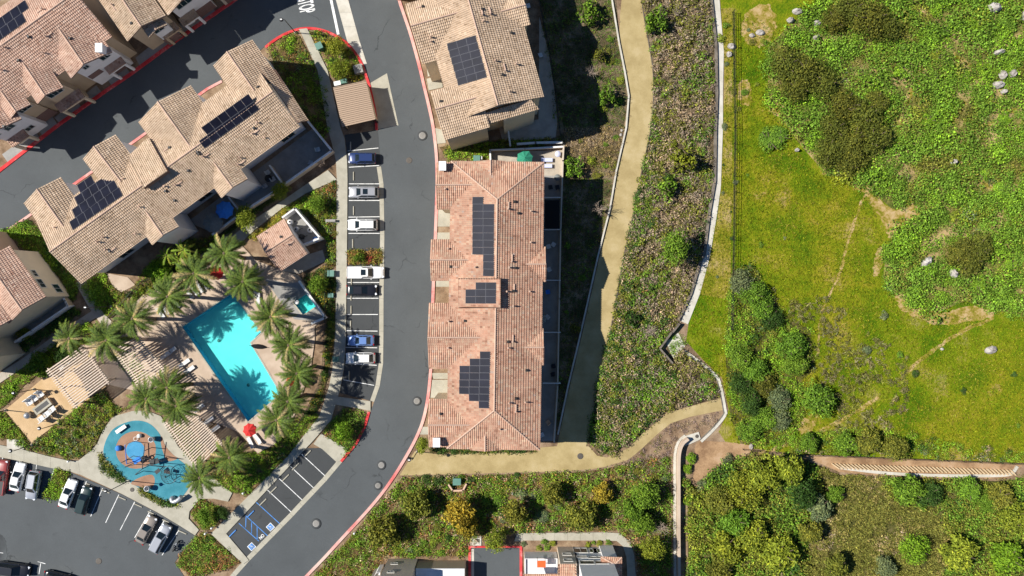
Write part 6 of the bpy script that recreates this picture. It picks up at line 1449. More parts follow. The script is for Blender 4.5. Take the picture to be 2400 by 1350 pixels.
for i, (x, y, r, c_) in enumerate([(2000, 20, 2.6, 'dark olive'), (2045, 40, 2.8, 'dark olive'), (2080, 60, 2.2, 'dark olive'), (1960, 45, 2.0, 'dark olive'), (1850, 150, 2.6, 'dark olive'), (1895, 165, 2.8, 'dark olive'), (1870, 205, 2.2, 'dark olive'), (1935, 195, 2.2, 'dark olive'), (1985, 245, 2.6, 'dark olive'), (2030, 270, 2.6, 'dark olive'), (1960, 300, 2.4, 'dark olive'), (2005, 330, 2.8, 'dark olive'), (2050, 320, 2.6, 'dark olive'), (1945, 355, 2.4, 'dark olive'), (2060, 235, 1.9, 'dark olive'), (2000, 375, 2.2, 'dark olive'), (2255, 590, 2.4, 'dark olive'), (2300, 580, 2.2, 'dark olive'), (2275, 610, 2.2, 'dark olive'), (1740, 660, 2.0, 'grey green'), (1770, 690, 2.4, 'green'), (1790, 720, 2.2, 'green'), (1810, 745, 1.9, 'dark green'), (1735, 840, 2.4, 'green'), (1770, 870, 2.4, 'green'), (1740, 900, 2.2, 'dark green'), (1790, 905, 2.0, 'dark olive'), (1830, 935, 2.2, 'grey green'), (1765, 945, 2.4, 'dark green'), (1795, 985, 2.2, 'green'), (1760, 1010, 2.0, 'green'), (1830, 985, 1.9, 'grey green')]):
    plant("scrub_oak", f"{c_} scrub oak " + ("on the upper hillside" if y < 450 else "above the meadow boulders" if x > 2100 else "in the thicket left of the meadow"), "tree", (x, y), r * (1.12 if c_ == 'dark olive' else 1), r * 1.35, c_, 'tree', "scrub oaks above the meadow", True)

# ------------------------------------------------------------------ beds of many shrubs; the larger ones one by one, the rest as one mass each
def scatter(poly, n, mind, g):
    x0, x1 = min(p[0] for p in poly), max(p[0] for p in poly); y0, y1 = min(p[1] for p in poly), max(p[1] for p in poly); out = []
    tries = 0
    while len(out) < n and tries < n * 60:
        tries += 1; x, y = g.uniform(x0, x1), g.uniform(y0, y1)
        if inpoly(np.array([x]), np.array([y]), poly)[0] and all((x - a) ** 2 + (y - b) ** 2 > mind * mind for a, b in out): out.append((x, y))
    return out
def shrubs(poly, n, mind, rr, cols, group, where, noun="shrub", seed=0, hk=.9):
    g = random.Random(seed)
    for x, y in scatter(poly, max(3, int(n * .66)), mind, g):
        c_ = g.choice(cols); r = g.uniform(*rr); sz = "large" if r > rr[0] + .7 * (rr[1] - rr[0]) else "small" if r < rr[0] + .3 * (rr[1] - rr[0]) else "medium"
        plant("shrub", f"{sz} {c_} {noun} {where}", "shrub", (x, y), r, r * hk * g.uniform(.85, 1.2), c_, g.choice(['round', 'round', 'loose', 'dense']), group, True, .02)
MASSN = [0]
def mass(name, label, poly, n, rr, hk, pal, per, size, seed, holes=(), aspect=.8, jit=.6, patch=None, dense=1.0, thr=-.42):
    """one mass of low brush: leaf blades on very many small clumps; pal: [(colour, weight)]"""
    n = int(n * dense); g = np.random.default_rng(seed); xs, ys = np.array([p[0] for p in poly]), np.array([p[1] for p in poly])
    x = g.uniform(xs.min(), xs.max(), n * 6); y = g.uniform(ys.min(), ys.max(), n * 6); k = inpoly(x, y, poly)
    for h in holes: k &= ~inpoly(x, y, h)
    if patch:
        f = np.sin(x / patch + 1.3 * np.sin(y / patch * .7 + seed)) * np.sin(y / patch * 1.1 + 1.7 * np.sin(x / patch * .6 + seed)) + .35 * np.sin(x / patch * 3.1 + y / patch * 2.3)
        k &= f > thr
    x, y = x[k][:n], y[k][:n]; n = len(x)
    r = g.uniform(rr[0], rr[1], n) * g.uniform(.7, 1.0, n); wx, wy = (x - CX) * S, (CY - y) * S
    kk = np.repeat(np.arange(n), per); d = dome_pts(n * per, g, 0.0)
    p = np.stack([wx[kk], wy[kk], np.zeros(n * per)], 1) + d * np.stack([r[kk], r[kk], r[kk] * hk], 1) * g.uniform(.55, 1.08, n * per)[:, None]
    p[:, 2] += .03
    w = np.array([q[1] for q in pal], float); w /= w.sum()
    # neighbours share kinds: choose by slow waves as well as chance
    s1 = (np.sin(x / 23 + seed) + np.sin(y / 19 + 2 * seed) + np.sin((x + y) / 31)) / 6 + .5
    ci = np.searchsorted(np.cumsum(w), np.clip(s1 * .55 + g.uniform(0, 1, n) * .45, 0, .9999))
    base = np.array([q[0] for q in pal])[np.minimum(ci, len(pal) - 1)] * g.uniform(.8, 1.2, (n, 1))
    col = base[kk] * np.clip(g.normal(1.0, .42, (n * per, 1)), .25, 2.4) * np.stack([g.uniform(.9, 1.12, n * per), np.ones(n * per), g.uniform(.85, 1.15, n * per)], 1)
    me = quad_mesh(name, quads(p, d * np.array([1, 1, 1.6]), np.clip(r[kk] * size, .05, .4), aspect, jit, g), M['mass'], col=col)
    o = bpy.data.objects.new(name, me); C.objects.link(o); tag(o, label, "brush" if "grass" not in name else "grass", kind="stuff"); return o
c = COL
GR = [(c['green'], 3), (c['bright green'], 3), (c['olive'], 2), (c['dark green'], 1.5), (c['grey green'], .8)]
CHAP = [(1950, -20), (1850, 60), (1800, 110), (1800, 235), (1880, 345), (1940, 412), (2005, 412), (2035, 440), (2092, 492), (2150, 478), (2160, 515), (2100, 540), (2075, 600), (2070, 650), (2105, 700), (2180, 740), (2260, 705), (2335, 728), (2440, 745), (2440, -20)]
def strip_poly(pts, w): p = smooth_line(pts, 4); return [(x + rnd.uniform(-2, 2), y + rnd.uniform(-2, 2)) for x, y in off_line(p, w / 2) + off_line(p, -w / 2)[::-1]]
GAPS = [strip_poly(q, w) for q, w in (([(2175, 110), (2160, 150), (2150, 190), (2125, 235), (2110, 290), (2098, 335)], 11), ([(2232, 128), (2262, 150), (2300, 172)], 12), ([(2195, 305), (2178, 345), (2170, 365)], 11), ([(2262, 240), (2240, 275), (2215, 292)], 11), ([(2300, 295), (2345, 290), (2390, 305)], 9), ([(2340, 262), (2400, 258)], 9), ([(2040, 165), (2075, 158)], 9), ([(2190, 400), (2196, 430)], 12), ([(2300, 425), (2330, 445), (2350, 430)], 12), ([(2125, 460), (2140, 500)], 12), ([(2390, 620), (2340, 660), (2320, 690)], 6), ([(2110, 0), (2112, 25)], 9), ([(2150, 20), (2175, 35)], 12))]
for i, q in enumerate(GAPS): sheet("bare_patch", q, .06 + .002 * i, M['trail'])
mass("chaparral", "dense bright green chaparral covering the upper right hillside", CHAP, 1150, (1.0, 2.5), .62, [(c['bright green'], 4), (c['green'], 4), (c['olive'], 1.2), (c['yellow green'], 1.4), (c['grey green'], .6)], 190, .10, 3, holes=GAPS, patch=17, thr=-.7, jit=.8)
mass("chaparral", "lower scrub filling in between the bright green chaparral", CHAP, 2600, (.35, .8), .8, [(c['green'], 4), (c['olive'], 2.4), (c['yellow green'], 1.2), (c['grey green'], 1), (c['dry brown'], 1)], 24, .2, 103, holes=GAPS, patch=13, thr=-.6)
STRIP = [(1503, -20), (1516, 50), (1535, 160), (1534, 230), (1530, 300), (1502, 430), (1488, 500), (1466, 600), (1444, 724), (1428, 800), (1406, 900), (1396, 960), (1382, 1030), (1400, 1062), (1440, 1066), (1500, 1012), (1555, 962), (1600, 950), (1685, 930), (1685, 900), (1640, 850), (1600, 820), (1572, 845), (1545, 815), (1588, 760), (1612, 690), (1636, 610), (1656, 500), (1668, 424), (1670, 300), (1672, 110), (1660, -20)]
mass("slope_brush", "mixed dry and green brush on the slope between the sandy path and the pale channel", STRIP, 4600, (.4, 1.05), 1.25, [(c['dry brown'], 4), (c['olive'], 2.4), ((.27, .21, .14), 2.5), (c['green'], 2), (c['dark green'], 1.2), (c['rusty'], .5)], 34, .17, 5, patch=13, thr=-.6, aspect=1.2)
mass("slope_brush", "dense green brush at the lower end of the slope beside the sandy path", [(1470, 640), (1500, 700), (1560, 740), (1575, 770), (1545, 815), (1560, 850), (1590, 880), (1560, 960), (1500, 1008), (1440, 1060), (1396, 1050), (1386, 1010), (1406, 900), (1430, 790)], 620, (.6, 1.25), 1.0, [(c['green'], 4), (c['dark green'], 3), (c['olive'], 2), (c['bright green'], 1)], 44, .18, 57)
shrubs([(1500, 10), (1535, 160), (1470, 600), (1450, 700), (1530, 700), (1580, 600), (1600, 100), (1560, 10)], 14, 34, (.7, 1.3), ['olive', 'green', 'dark green', 'yellow green'], "shrubs on the brushy slope", "on the brushy slope", seed=3)
shrubs([(1600, 60), (1668, 60), (1668, 420), (1650, 500), (1600, 400)], 10, 34, (.6, 1.1), ['green', 'bright green', 'olive'], "shrubs on the brushy slope", "on the brushy slope by the pale channel", seed=4)
shrubs([(1440, 730), (1405, 900), (1385, 1030), (1420, 1060), (1500, 1000), (1560, 950), (1540, 830), (1470, 760)], 30, 21, (.8, 1.5), ['green', 'dark green', 'olive', 'green'], "shrubs on the brushy slope", "at the lower end of the brushy slope", seed=5)
shrubs([(1575, 850), (1600, 835), (1680, 900), (1690, 930), (1600, 945), (1560, 930)], 12, 24, (.6, 1.1), ['olive', 'green', 'grey green'], "shrubs on the brushy slope", "above the side path", seed=6)
mass("inlet_plants", "bright green plants filling the drain inlet", [(1562, 790), (1590, 770), (1612, 800), (1605, 840), (1575, 835)], 70, (.3, .6), .8, [(c['bright green'], 3), (c['green'], 1), (c['grey green'], .6)], 30, .2, 8)
mass("slope_brush", "dark green shrub band along the sandy path's right side", DG_R[10:] + [(1395, 1035), (1420, 1040), (1430, 900), (1452, 800), (1466, 724), (1488, 610), (1512, 500), (1526, 427), (1545, 330)], 520, (.45, 1.0), 1.1, [(c['green'], 3), (c['dark green'], 3), (c['olive'], 2.4)], 44, .17, 58, patch=9)
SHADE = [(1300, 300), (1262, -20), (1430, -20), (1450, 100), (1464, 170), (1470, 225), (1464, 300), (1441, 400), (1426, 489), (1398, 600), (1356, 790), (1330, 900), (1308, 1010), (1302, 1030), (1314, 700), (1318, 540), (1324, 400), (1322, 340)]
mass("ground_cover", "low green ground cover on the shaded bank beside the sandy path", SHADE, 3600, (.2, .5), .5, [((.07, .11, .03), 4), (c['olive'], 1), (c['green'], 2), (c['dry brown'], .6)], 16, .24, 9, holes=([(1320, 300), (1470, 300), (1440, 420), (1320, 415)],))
mass("slope_brush", "golden brown tufts on the sunny bank between the two big shadows", [(1322, 300), (1464, 300), (1440, 412), (1322, 412)], 520, (.3, .65), .9, [(c['dry brown'], 3), ((.3, .22, .09), 3), (c['olive'], 2)], 30, .2, 91)
shrubs([(1330, 310), (1455, 310), (1435, 420), (1420, 480), (1330, 430)], 12, 24, (.6, 1.2), ['olive', 'green', 'yellow green'], "shrubs by the sandy path", "beside the sandy path below the big shadow", seed=9)
shrubs([(1385, 40), (1445, 60), (1466, 170), (1462, 260), (1420, 280), (1400, 200)], 10, 24, (.5, 1.0), ['green', 'olive', 'yellow green'], "shrubs by the sandy path", "beside the upper sandy path", seed=10)
shrubs([(1330, 480), (1420, 480), (1350, 790), (1320, 790)], 6, 40, (.5, .9), ['green', 'olive'], "shrubs by the sandy path", "in the long shade by the sandy path", seed=11)
SOUTH = [(942, 1122), (1100, 1114), (1350, 1107), (1424, 1098), (1480, 1082), (1572, 1070), (1574, 1380), (1496, 1380), (1490, 1285), (1452, 1244), (1212, 1244), (1102, 1276), (1096, 1302), (975, 1303), (905, 1303), (870, 1380), (706, 1380), (806, 1275), (862, 1210)]
mass("ground_cover", "mixed ground cover in the planted strip along the bottom", SOUTH, 4600, (.3, .95), .9, [(c['olive'], 2), (c['green'], 3.4), (c['dry brown'], .6), (c['rusty'], .6), (c['yellow green'], 1.2), (c['dark green'], 2)], 24, .2, 12, patch=11, thr=-.7)
shrubs([(950, 1122), (1350, 1110), (1350, 1135), (940, 1150)], 18, 20, (.7, 1.2), ['dark green', 'green', 'olive'], "shrubs in the bottom planted strip", "along the lower edge of the wide sandy path", seed=12)
shrubs([(880, 1200), (930, 1150), (1040, 1150), (1060, 1290), (920, 1296), (850, 1290)], 16, 24, (.7, 1.3), ['green', 'yellow green', 'olive', 'dark green'], "shrubs in the bottom planted strip", "in the bottom planted strip", seed=13)
shrubs([(1110, 1150), (1320, 1150), (1330, 1240), (1200, 1240), (1130, 1250)], 18, 26, (.8, 1.5), ['green', 'dark green', 'olive', 'grey green'], "shrubs in the bottom planted strip", "in the bottom planted strip", seed=14)
shrubs([(1400, 1180), (1560, 1120), (1565, 1330), (1500, 1330), (1480, 1260)], 14, 26, (.8, 1.3), ['green', 'olive', 'grey green'], "shrubs in the bottom planted strip", "between the bottom pavement and the lower channel", seed=15)
shrubs([(1235, 1240), (1325, 1240), (1325, 1246), (1235, 1246)], 5, 15, (.6, .8), ['dark green'], "clipped hedge shrubs", "of the clipped row above the bottom pavement", seed=16)
shrubs([(1225, 1270), (1300, 1270), (1300, 1290), (1225, 1290)], 8, 14, (.5, .8), ['green', 'grey green', 'yellow green'], "shrubs in front of the bottom houses", "in front of the white roof terrace", seed=17)
shrubs([(1360, 1270), (1455, 1270), (1450, 1280), (1360, 1280)], 7, 13, (.4, .7), ['green', 'olive', 'yellow green'], "shrubs in front of the bottom houses", "in front of the pale blue white house", seed=18)
shrubs([(905, 1285), (1090, 1285), (1090, 1302), (905, 1300)], 10, 17, (.6, 1.0), ['yellow green', 'green', 'grey green'], "shrubs in front of the bottom houses", "in front of the taupe fronted building", seed=19)
kb = smooth_line([(935, 1128), (900, 1170), (860, 1218), (812, 1272), (768, 1322), (730, 1362)], 6)
mass("hedge", "clipped low yellow green hedge plants along the red kerb of the lower road", kb + off_line(kb, 14)[::-1], 420, (.3, .42), .9, [(c['yellow green'], 2), (c['olive'], 2), (c['green'], 1)], 34, .22, 20)
MID = [(1585, 1125), (1640, 1150), (1680, 1092), (1740, 1066), (1850, 1070), (1905, 1085), (1960, 1112), (2110, 1124), (2360, 1128), (2440, 1110), (2440, 1380), (1612, 1380), (1612, 1125)]
WL = [(1585, 1125), (1640, 1150), (1680, 1092), (1740, 1066), (1850, 1070), (1905, 1085), (1925, 1180), (1880, 1260), (1900, 1380), (1612, 1380), (1612, 1125)]
WR = [(2060, 1120), (2360, 1128), (2440, 1110), (2440, 1380), (2200, 1380), (2230, 1270), (2190, 1200), (2080, 1160)]
mass("woodland_brush", "yellow green and dark leafy undergrowth in the lower right woodland's left part", WL, 2400, (.5, 1.5), 1.2, [(c['yellow green'], 3), (c['olive'], 2.4), (c['green'], 2.4), (c['dark green'], 2), (c['dry brown'], .8)], 36, .17, 22, patch=15, thr=-.6)
mass("woodland_brush", "mixed green undergrowth at the lower right corner", WR, 2200, (.45, 1.3), 1.0, [(c['yellow green'], 2.6), (c['olive'], 2.4), (c['green'], 2.4), (c['dark green'], 1.4), (c['dry brown'], .8)], 34, .17, 23, patch=15, thr=-.6)
mass("reed_bed", "flat olive brown reeds in the middle of the lower right woodland", MID, 5200, (.3, .75), .7, [((.2, .19, .04), 4), ((.15, .15, .03), 3), ((.27, .22, .07), 2), (c['dry brown'], 1), (c['olive'], 1)], 22, .2, 24, holes=(WL, WR), patch=24, thr=-.85, aspect=1.4)
mass("slope_brush", "dry thin brush left of the lower channel", [(1430, 1090), (1480, 1076), (1540, 1022), (1572, 995), (1617, 982), (1690, 965), (1670, 1004), (1630, 1010), (1590, 1020), (1574, 1070), (1572, 1150), (1480, 1150)], 700, (.2, .5), .6, [(c['dry brown'], 4), ((.24, .17, .14), 3), (c['olive'], 1.6), (c['green'], .5)], 20, .22, 23, patch=9)
shrubs([(1480, 1090), (1530, 1060), (1560, 1090), (1530, 1130), (1490, 1130)], 6, 22, (.6, 1.1), ['olive', 'green'], "shrubs by the lower channel", "on the dry ground left of the lower channel", seed=24)
THICK = [(1712, 640), (1760, 620), (1810, 690), (1835, 745), (1900, 770), (1905, 870), (1880, 890), (1890, 960), (1870, 1010), (1840, 1040), (1740, 1050), (1712, 980), (1705, 900), (1700, 830)]
mass("thicket", "mixed green thicket along the left side of the meadow", THICK, 1500, (.4, 1.0), .85, GR + [(c['dry brown'], 1)], 28, .2, 25, patch=19)
mass("thicket", "scrub along the foot of the meadow above the brown strip", [(1760, 1040), (1900, 1015), (2000, 1005), (2130, 1010), (2250, 1040), (2400, 1060), (2400, 1082), (2100, 1070), (1860, 1060)], 800, (.35, .8), .85, GR + [(c['dry brown'], 2)], 26, .2, 26, patch=16)
DRY = [(1720, 660), (1940, 700), (2130, 840), (2120, 1000), (1960, 1010), (1900, 850), (1850, 760)]
mass("dry_scrub", "grey dead twiggy scrub scattered through the yellow meadow", DRY, 420, (.25, .8), .35, [((.2, .17, .08), 3), ((.15, .14, .05), 3), (c['olive'], 3)], 26, .22, 27, patch=30, aspect=2.6, jit=1.2)
shrubs([(1690, 60), (1800, 20), (1800, 220), (1740, 300), (1700, 300)], 18, 26, (.4, 1.1), ['green', 'olive', 'grey green', 'yellow green'], "shrubs by the wire fence", "near the top of the wire fence", seed=28)
shrubs([(1690, 300), (1740, 380), (1730, 700), (1650, 740), (1640, 690), (1690, 500)], 10, 34, (.25, .6), ['green', 'dark green', 'grey green'], "shrubs by the wire fence", "between the pale channel and the wire fence", seed=29)
shrubs([(2000, 650), (2380, 760), (2390, 1000), (2150, 950), (1990, 780)], 14, 55, (.35, .95), ['dark green', 'green', 'grey green'], "shrubs dotted over the meadow", "alone on the open yellow meadow", seed=30)
shrubs([(1750, 380), (1980, 430), (1930, 640), (1760, 620)], 6, 50, (.3, .7), ['green', 'grey green'], "shrubs dotted over the meadow", "alone on the meadow beside the wire fence", seed=31)
shrubs([(2090, 20), (2390, 20), (2390, 700), (2200, 700), (2100, 500)], 44, 42, (1.0, 1.9), ['bright green', 'green', 'bright green', 'yellow green'], "chaparral shrubs on the hillside", "on the chaparral hillside", seed=32, hk=.85)
sheet("meadow", [(1690, 20), (1698, 140), (1696, 300), (1690, 440), (1680, 520), (1666, 600), (1640, 690), (1700, 700), (1712, 650), (1716, 400), (1716, 20)], .045, M['meadow_dry'])
# meadow grass blades
g_ = np.random.default_rng(40); MEAD = [(1690, 20), (1830, 60), (1800, 240), (1900, 400), (2030, 450), (2070, 560), (2060, 650), (2110, 720), (2400, 760), (2400, 1070), (1860, 1050), (1720, 1040), (1712, 960), (1650, 850), (1615, 780), (1650, 640), (1690, 440), (1700, 200)]
mass("meadow_grass", "yellow green grass of the open meadow on the right", MEAD, 26000, (.10, .30), .7, [((.13, .19, .008), 4), ((.19, .21, .01), 4), ((.27, .24, .03), 1.6), ((.09, .15, .008), 2)], 6, .3, 41, aspect=2.2, jit=.8)
for nm_, ln_, sd_ in (("right edge", DG_R, 44), ("left edge", DG_L[:34], 45)):
    mass("path_weeds", f"small weeds creeping over the {nm_} of the sandy path", off_line(ln_, 3) + off_line(ln_, -4)[::-1], 240, (.1, .3), .7, [(c['olive'], 2), (c['dry brown'], 2), (c['green'], 1)], 14, .3, sd_)
mass("path_weeds", "small weeds along the side path's edges", [(1380, 1044), (1423, 1070), (1474, 1048), (1506, 1014), (1539, 988), (1617, 951), (1694, 930), (1694, 934), (1618, 957), (1541, 994), (1508, 1021), (1476, 1054), (1424, 1077), (1375, 1050)], 150, (.1, .28), .7, [(c['olive'], 2), (c['dry brown'], 2)], 14, .3, 46)
# planting beds round the buildings and the pool
BEDS = [("planted corner beds inside the red kerbed curve, left part", [(626, 112), (655, 93), (690, 76), (702, 84), (742, 165), (764, 205), (772, 300), (757, 330), (690, 235), (650, 165)], 230, GR + [(c['rusty'], 1.5)]),
        ("planted corner beds inside the red kerbed curve, right part", [(724, 74), (750, 75), (783, 88), (812, 108), (833, 133), (846, 160), (850, 188), (790, 196), (774, 165), (745, 110)], 170, GR + [(c['golden'], 1.2), (c['yellow green'], 2)]),
        ("plants in the bed above and beside the pump yard", [(668, 490), (722, 457), (788, 425), (787, 620), (768, 640), (770, 565), (705, 488)], 260, GR + [(c['rusty'], 2), (c['golden'], 1.2)]),
        ("plants in the narrow bed along the pool house wall", [(585, 553), (600, 545), (668, 492), (668, 508), (600, 562)], 70, [(c['yellow green'], 2), (c['golden'], 1), (c['olive'], 2)]),
        ("hedge plants between the pool fence and the pavement", [(712, 650), (760, 625), (786, 640), (784, 780), (768, 880), (755, 940), (742, 965), (708, 985), (752, 905), (763, 840), (767, 745)], 230, [(c['olive'], 2), (c['dark green'], 2), (c['golden'], .8), (c['green'], 1)]),
        ("dark leafy bed between the diagonal block and the palms", [(195, 672), (240, 655), (300, 695), (330, 645), (385, 592), (440, 562), (520, 552), (480, 612), (410, 652), (350, 690), (300, 715), (262, 745), (235, 725)], 340, GR + [(c['yellow green'], 1.2)]),
        ("bed at the left of the pergolas and walk", [(130, 802), (205, 752), (245, 782), (190, 808), (113, 860), (60, 900), (8, 955), (-5, 960), (-5, 905), (70, 852)], 260, GR + [(c['golden'], .5)]),
        ("lawn like bed left of the orange patio", [(-5, 965), (10, 965), (70, 1038), (60, 1050), (20, 1028), (-5, 1026)], 90, GR + [(c['yellow green'], 3)]),
        ("wide mixed bed between the orange patio and the playground", [(80, 1038), (180, 954), (245, 915), (272, 958), (310, 955), (264, 970), (240, 1007), (226, 1038), (212, 1056), (184, 1076), (120, 1066), (62, 1050)], 380, GR + [(c['yellow green'], 3), (c['rusty'], .7)]),
        ("long tufty hedge on the left rim of the playground", [(232, 1064), (246, 1066), (258, 1086), (302, 1126), (284, 1130), (240, 1102)], 90, [(c['olive'], 2), (c['dark green'], 2), (c['yellow green'], 1)]),
        ("long tufty hedge on the lower rim of the playground", [(328, 1140), (352, 1158), (390, 1176), (415, 1174), (420, 1184), (386, 1184), (330, 1156)], 80, [(c['olive'], 2), (c['dark green'], 2), (c['yellow green'], 1)]),
        ("planting at the right tip of the lower left lot, upper bed", [(447, 1200), (470, 1170), (500, 1182), (528, 1198), (500, 1234), (474, 1242)], 120, [(c['olive'], 2), (c['green'], 2), (c['rusty'], 2), (c['golden'], 1)]),
        ("planting at the right tip of the lower left lot, lower bed", [(456, 1264), (472, 1246), (492, 1254), (566, 1318), (540, 1330), (450, 1350), (416, 1320), (428, 1294)], 230, [(c['olive'], 2), (c['green'], 2), (c['rusty'], 2), (c['dark green'], 1)]),
        ("bed of shrubs between the lower pergola and the diagonal stalls", [(474, 1102), (515, 1044), (560, 1060), (605, 1062), (645, 1044), (690, 985), (742, 968), (745, 985), (700, 1034), (676, 1066), (600, 1140), (578, 1160), (545, 1150), (500, 1120)], 420, GR + [(c['rusty'], 1), (c['golden'], .8)]),
        ("bed around the tree with the red kerb below the stalls", [(757, 1016), (778, 985), (812, 955), (858, 968), (852, 1000), (832, 1040), (805, 1072), (815, 1050)], 130, [(c['dark green'], 2), (c['green'], 2), (c['rusty'], 1)]),
        ("small planted island among the cars of the lower left lot", [(131, 1098), (164, 1107), (145, 1170), (106, 1166)], 100, GR + [(c['rusty'], 1)]),
        ("planted island between the right hand stalls", [(816, 588), (896, 588), (896, 618), (816, 618)], 90, [(c['green'], 2), (c['olive'], 2), (c['rusty'], 2)]),
        ("garden strip between the tan and the red roofed blocks", [(1030, 345), (1190, 330), (1315, 325), (1315, 332), (1215, 345), (1148, 352), (1148, 376), (1050, 376)], 190, GR + [(c['golden'], 1.5)]),
        ("sunny plants along the foot of the red roofed block's lower wall", [(1005, 1052), (1255, 1050), (1255, 1060), (1010, 1062)], 90, [(c['dark green'], 2), (c['olive'], 2)]),
        ("dark plants in the gap beside the left corner house", [(-5, 545), (55, 525), (105, 580), (138, 625), (95, 615), (35, 560)], 160, GR),
        ("shady plants between the left corner house and the diagonal block's lower end", [(40, 522), (75, 520), (135, 600), (186, 668), (172, 708), (150, 662), (125, 632), (100, 585)], 200, [(c['dark green'], 2), (c['green'], 1.4), (c['olive'], 1)]),
        ("low plants growing under the middle pergola", [(262, 832), (300, 806), (352, 880), (330, 908)], 70, [(c['dark green'], 2), (c['green'], 1.5), (c['golden'], .7)]),
        ("low plants growing under the lower pergola", [(392, 1000), (425, 975), (478, 1050), (458, 1088)], 110, [(c['dark green'], 2), (c['olive'], 1.5), (c['golden'], 1)]),
        ("shady low plants beside the walk at the left edge", [(172, 720), (192, 730), (120, 782), (50, 830), (-5, 865), (-5, 845), (85, 780)], 160, [(c['dark green'], 2), (c['green'], 1.2)]),
        ("plants on the inner side of the diagonal block's lower end", [(192, 668), (248, 640), (255, 690), (228, 725), (205, 695)], 110, GR),
        ("dark plants between the two top left houses", [(205, 25), (240, 55), (298, 140), (286, 146), (240, 90)], 110, [(c['dark green'], 2), (c['green'], 1)]),
        ("plants in the shaded strip under the patio walls of the diagonal block", [(508, 556), (592, 496), (672, 442), (676, 447), (596, 502), (540, 545)], 90, [(c['dark green'], 2), (c['olive'], 1)])]
for i, (t_, poly, n, pal) in enumerate(BEDS):
    sheet("planting_bed", poly, .11 + .0015 * i, M['mulch'])
    mass("bed_plants", t_, poly, n, (.3, .8), .9, pal, 30, .2, 60 + i, dense=2.1)
for i, (poly, n, where) in enumerate([([(640, 110), (690, 80), (740, 160), (690, 160)], 8, "in the planted corner left of the walk"), ([(730, 80), (800, 110), (840, 160), (790, 190)], 9, "in the planted corner right of the walk"), ([(690, 470), (780, 430), (780, 600), (740, 560)], 14, "in the bed beside the pump yard"), ([(240, 660), (300, 690), (400, 600), (480, 570), (470, 610), (300, 710)], 14, "in the dark bed below the diagonal block"), ([(70, 860), (200, 770), (230, 790), (60, 900), (10, 950), (5, 920)], 12, "in the bed left of the pergolas"), ([(100, 1030), (240, 930), (265, 955), (230, 1020), (180, 1065)], 16, "in the bed between the orange patio and the playground"), ([(430, 1300), (480, 1260), (540, 1310), (470, 1340)], 8, "at the right tip of the lower left lot"), ([(500, 1090), (560, 1065), (680, 1010), (700, 1020), (600, 1120), (560, 1145)], 14, "in the bed above the diagonal stalls"), ([(1050, 350), (1300, 330), (1300, 338), (1100, 370)], 9, "between the tan and red roofed blocks"), ([(770, 640), (784, 640), (780, 780), (760, 900), (750, 900)], 9, "between the pool fence and the stalls")]):
    shrubs(poly, n, 13, (.45, .95), ['green', 'bright green', 'dark green', 'olive', 'yellow green'], "garden shrubs", where, "garden shrub", 70 + i, 1.1)
for nm_, pl_, zz_ in GROUNDS: sheet(nm_, globals()[pl_], zz_, M['scrub_soil' if pl_ == 'CHAP' else 'reeds' if pl_ in ('MID', 'THICK') else 'mulch' if pl_ == 'SOUTH' else 'bank'])
# boulders
ROCK = []
for sd_ in range(3):
    g = random.Random(sd_); mb = MB(); prof = [(0, 1), (.45, .9), (.8, .6), (1, .2), (.95, -.2)][::-1]
    mb.lathe(prof, 11, smooth=False); mb.v = [(x * g.uniform(.82, 1.12), y * g.uniform(.82, 1.12), z * g.uniform(.85, 1.15)) for x, y, z in mb.v]; o = mb.build("boulder", M['rock']); ROCK.append(o.data); bpy.data.objects.remove(o)
for i, (x, y, a, b) in enumerate([(1714, 109, 12, 8), (1709, 128, 8, 8), (1762, 84, 8, 6), (1781, 77, 13, 8), (1868, 29, 14, 8), (1851, 49, 9, 8), (1913, 57, 12, 8), (1912, 89, 9, 7), (2326, 20, 18, 13), (2397, 38, 10, 14), (2340, 123, 15, 7), (2347, 177, 9, 13), (2370, 174, 9, 11), (2337, 200, 16, 10), (2350, 216, 8, 7), (2167, 614, 20, 10), (2232, 641, 9, 13), (2233, 380, 9, 8), (1867, 352, 6, 5), (2321, 820, 17, 10), (2207, 818, 5, 4), (1760, 1046, 6, 8), (1352, 1032, 0, 0), (1541, 104, 4, 4), (1539, 119, 4, 4), (1541, 130, 4, 4), (1457, 306, 4, 4), (1455, 316, 4, 4), (1201, 1156, 4, 4), (1213, 1156, 4, 4), (2050, 1122, 0, 0)]):
    if not a: continue
    me = ROCK[i % 3]; o = bpy.data.objects.new("boulder", me); C.objects.link(o); p = xy((x, y)); o.location = (p.x, p.y, .05); o.scale = (a * S * .88, b * S * .88, min(a, b) * S * 1.0 + (.5 if x > 1790 and y < 700 else 0)); o.rotation_euler = (0, 0, rnd.uniform(-.4, .4) + (.5 if (x, y) == (2167, 614) else 0))
    tag(o, f"{'large' if a * b > 120 else 'small' if a < 6 else 'mid sized'} pale boulder", "boulder", "pale boulders"); LABELLED.append(o)

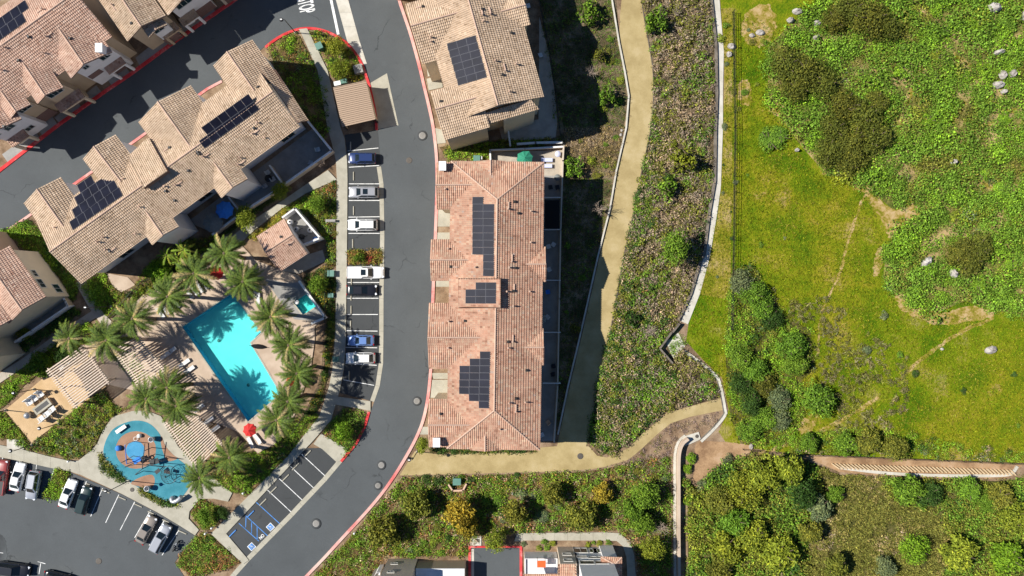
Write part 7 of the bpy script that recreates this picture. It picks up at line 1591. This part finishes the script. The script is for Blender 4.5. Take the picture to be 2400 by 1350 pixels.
# ------------------------------------------------------------------ finish labels of look-alikes: nearest landmark, then order along the picture
LAND = [((1990, 300), "the big olive grove"), ((2050, 40), "the top olive grove"), ((2340, 190), "the boulder cluster"), ((2167, 614), "the biggest boulder"), ((2280, 590), "the small olive grove"), ((2030, 450), "the trail's upper end"), ((1966, 650), "the trail's fork"), ((1920, 940), "the lone round tree"), ((2321, 820), "the flat meadow boulder"), ((1806, 330), "the wide green mound"), ((2380, 400), "the right edge"), ((2200, 10), "the top edge"), ((2160, 1110), "the ribbed brown strip"), ((2390, 1330), "the bottom right corner"),
        ((1616, 1178), "the lone round shrub"), ((1700, 1080), "the orange dirt"), ((1860, 820), "the dark thicket trees"), ((1714, 109), "the fence boulders"), ((1524, 776), "the drain inlet"), ((1612, 372), "the square shadow"), ((1404, 491), "the leafless tree"), ((1548, 40), "the top edge of the slope"), ((1583, 580), "the channel's bend"), ((1360, 1069), "the sandy path's cover"), ((1450, 1250), "the bottom pavement's curve"), ((1078, 1205), "the golden tree"), ((1072, 1125), "the utility niche"), ((898, 1245), "the leftmost olive tree"), ((1160, 1270), "the driveway's tree"), ((1206, 1202), "the olive brown tree"),
        ((1800, 1200), "the woodland's left part"), ((2050, 1230), "the woodland's middle"), ((2270, 1200), "the woodland's right part"), ((1690, 930), "the side path's end"), ((1410, 1020), "the path corner"), ((1850, 170), "the left olive grove")]
ORD = ["first", "second", "third", "fourth", "fifth", "sixth", "seventh", "eighth", "ninth", "tenth", "eleventh", "twelfth", "thirteenth", "fourteenth", "fifteenth"]
NUM = ["zero", "one", "two", "three", "four", "five", "six", "seven", "eight", "nine", "ten", "eleven", "twelve", "thirteen", "fourteen", "fifteen"]
def clash(objs):
    d = {}
    for o in objs: d.setdefault(o["label"], []).append(o)
    return [v for v in d.values() if len(v) > 1]
def pxof(o): k = H / (H - o.location.z); return (CX + o.location.x / S * k, CY - o.location.y / S * k)
def ordinals(full, some):
    ps = [pxof(o) for o in full]; sx = max(p[0] for p in ps) - min(p[0] for p in ps); sy = max(p[1] for p in ps) - min(p[1] for p in ps)
    ax, wd, last = (0, "left", "rightmost") if sx >= sy else (1, "top", "lowest"); order = sorted(full, key=lambda o: pxof(o)[ax])
    for i, o in enumerate(order):
        if o in some:
            o["label"] = BASE[o] + ", " + (("leftmost" if ax == 0 else "topmost") if i == 0 else last if i == len(order) - 1 else f"{ORD[i]} from {wd}" if i < 15 else f"number {i + 1} from {wd}") + f" of {NUM[len(full)] if len(full) < 16 else len(full)}"
            if len(o["label"].split()) > 16: o["label"] = o["label"].rsplit(" of ", 1)[0]
BASE = {o: o["label"] for o in LABELLED}
for o in LABELLED:
    x, y = pxof(o); b = BASE[o]
    nm = min(LAND, key=lambda l: (l[0][0] - x) ** 2 + (l[0][1] - y) ** 2); d = math.hypot(nm[0][0] - x, nm[0][1] - y)
    t_ = b + (" near " if d > 60 else " beside ") + nm[1]
    if x > 830 and 12 < d < 260 and len(t_.split()) <= 16: o["label"] = t_
for grp in clash(LABELLED):
    ordinals([o for o in LABELLED if BASE[o] == BASE[grp[0]]], grp)
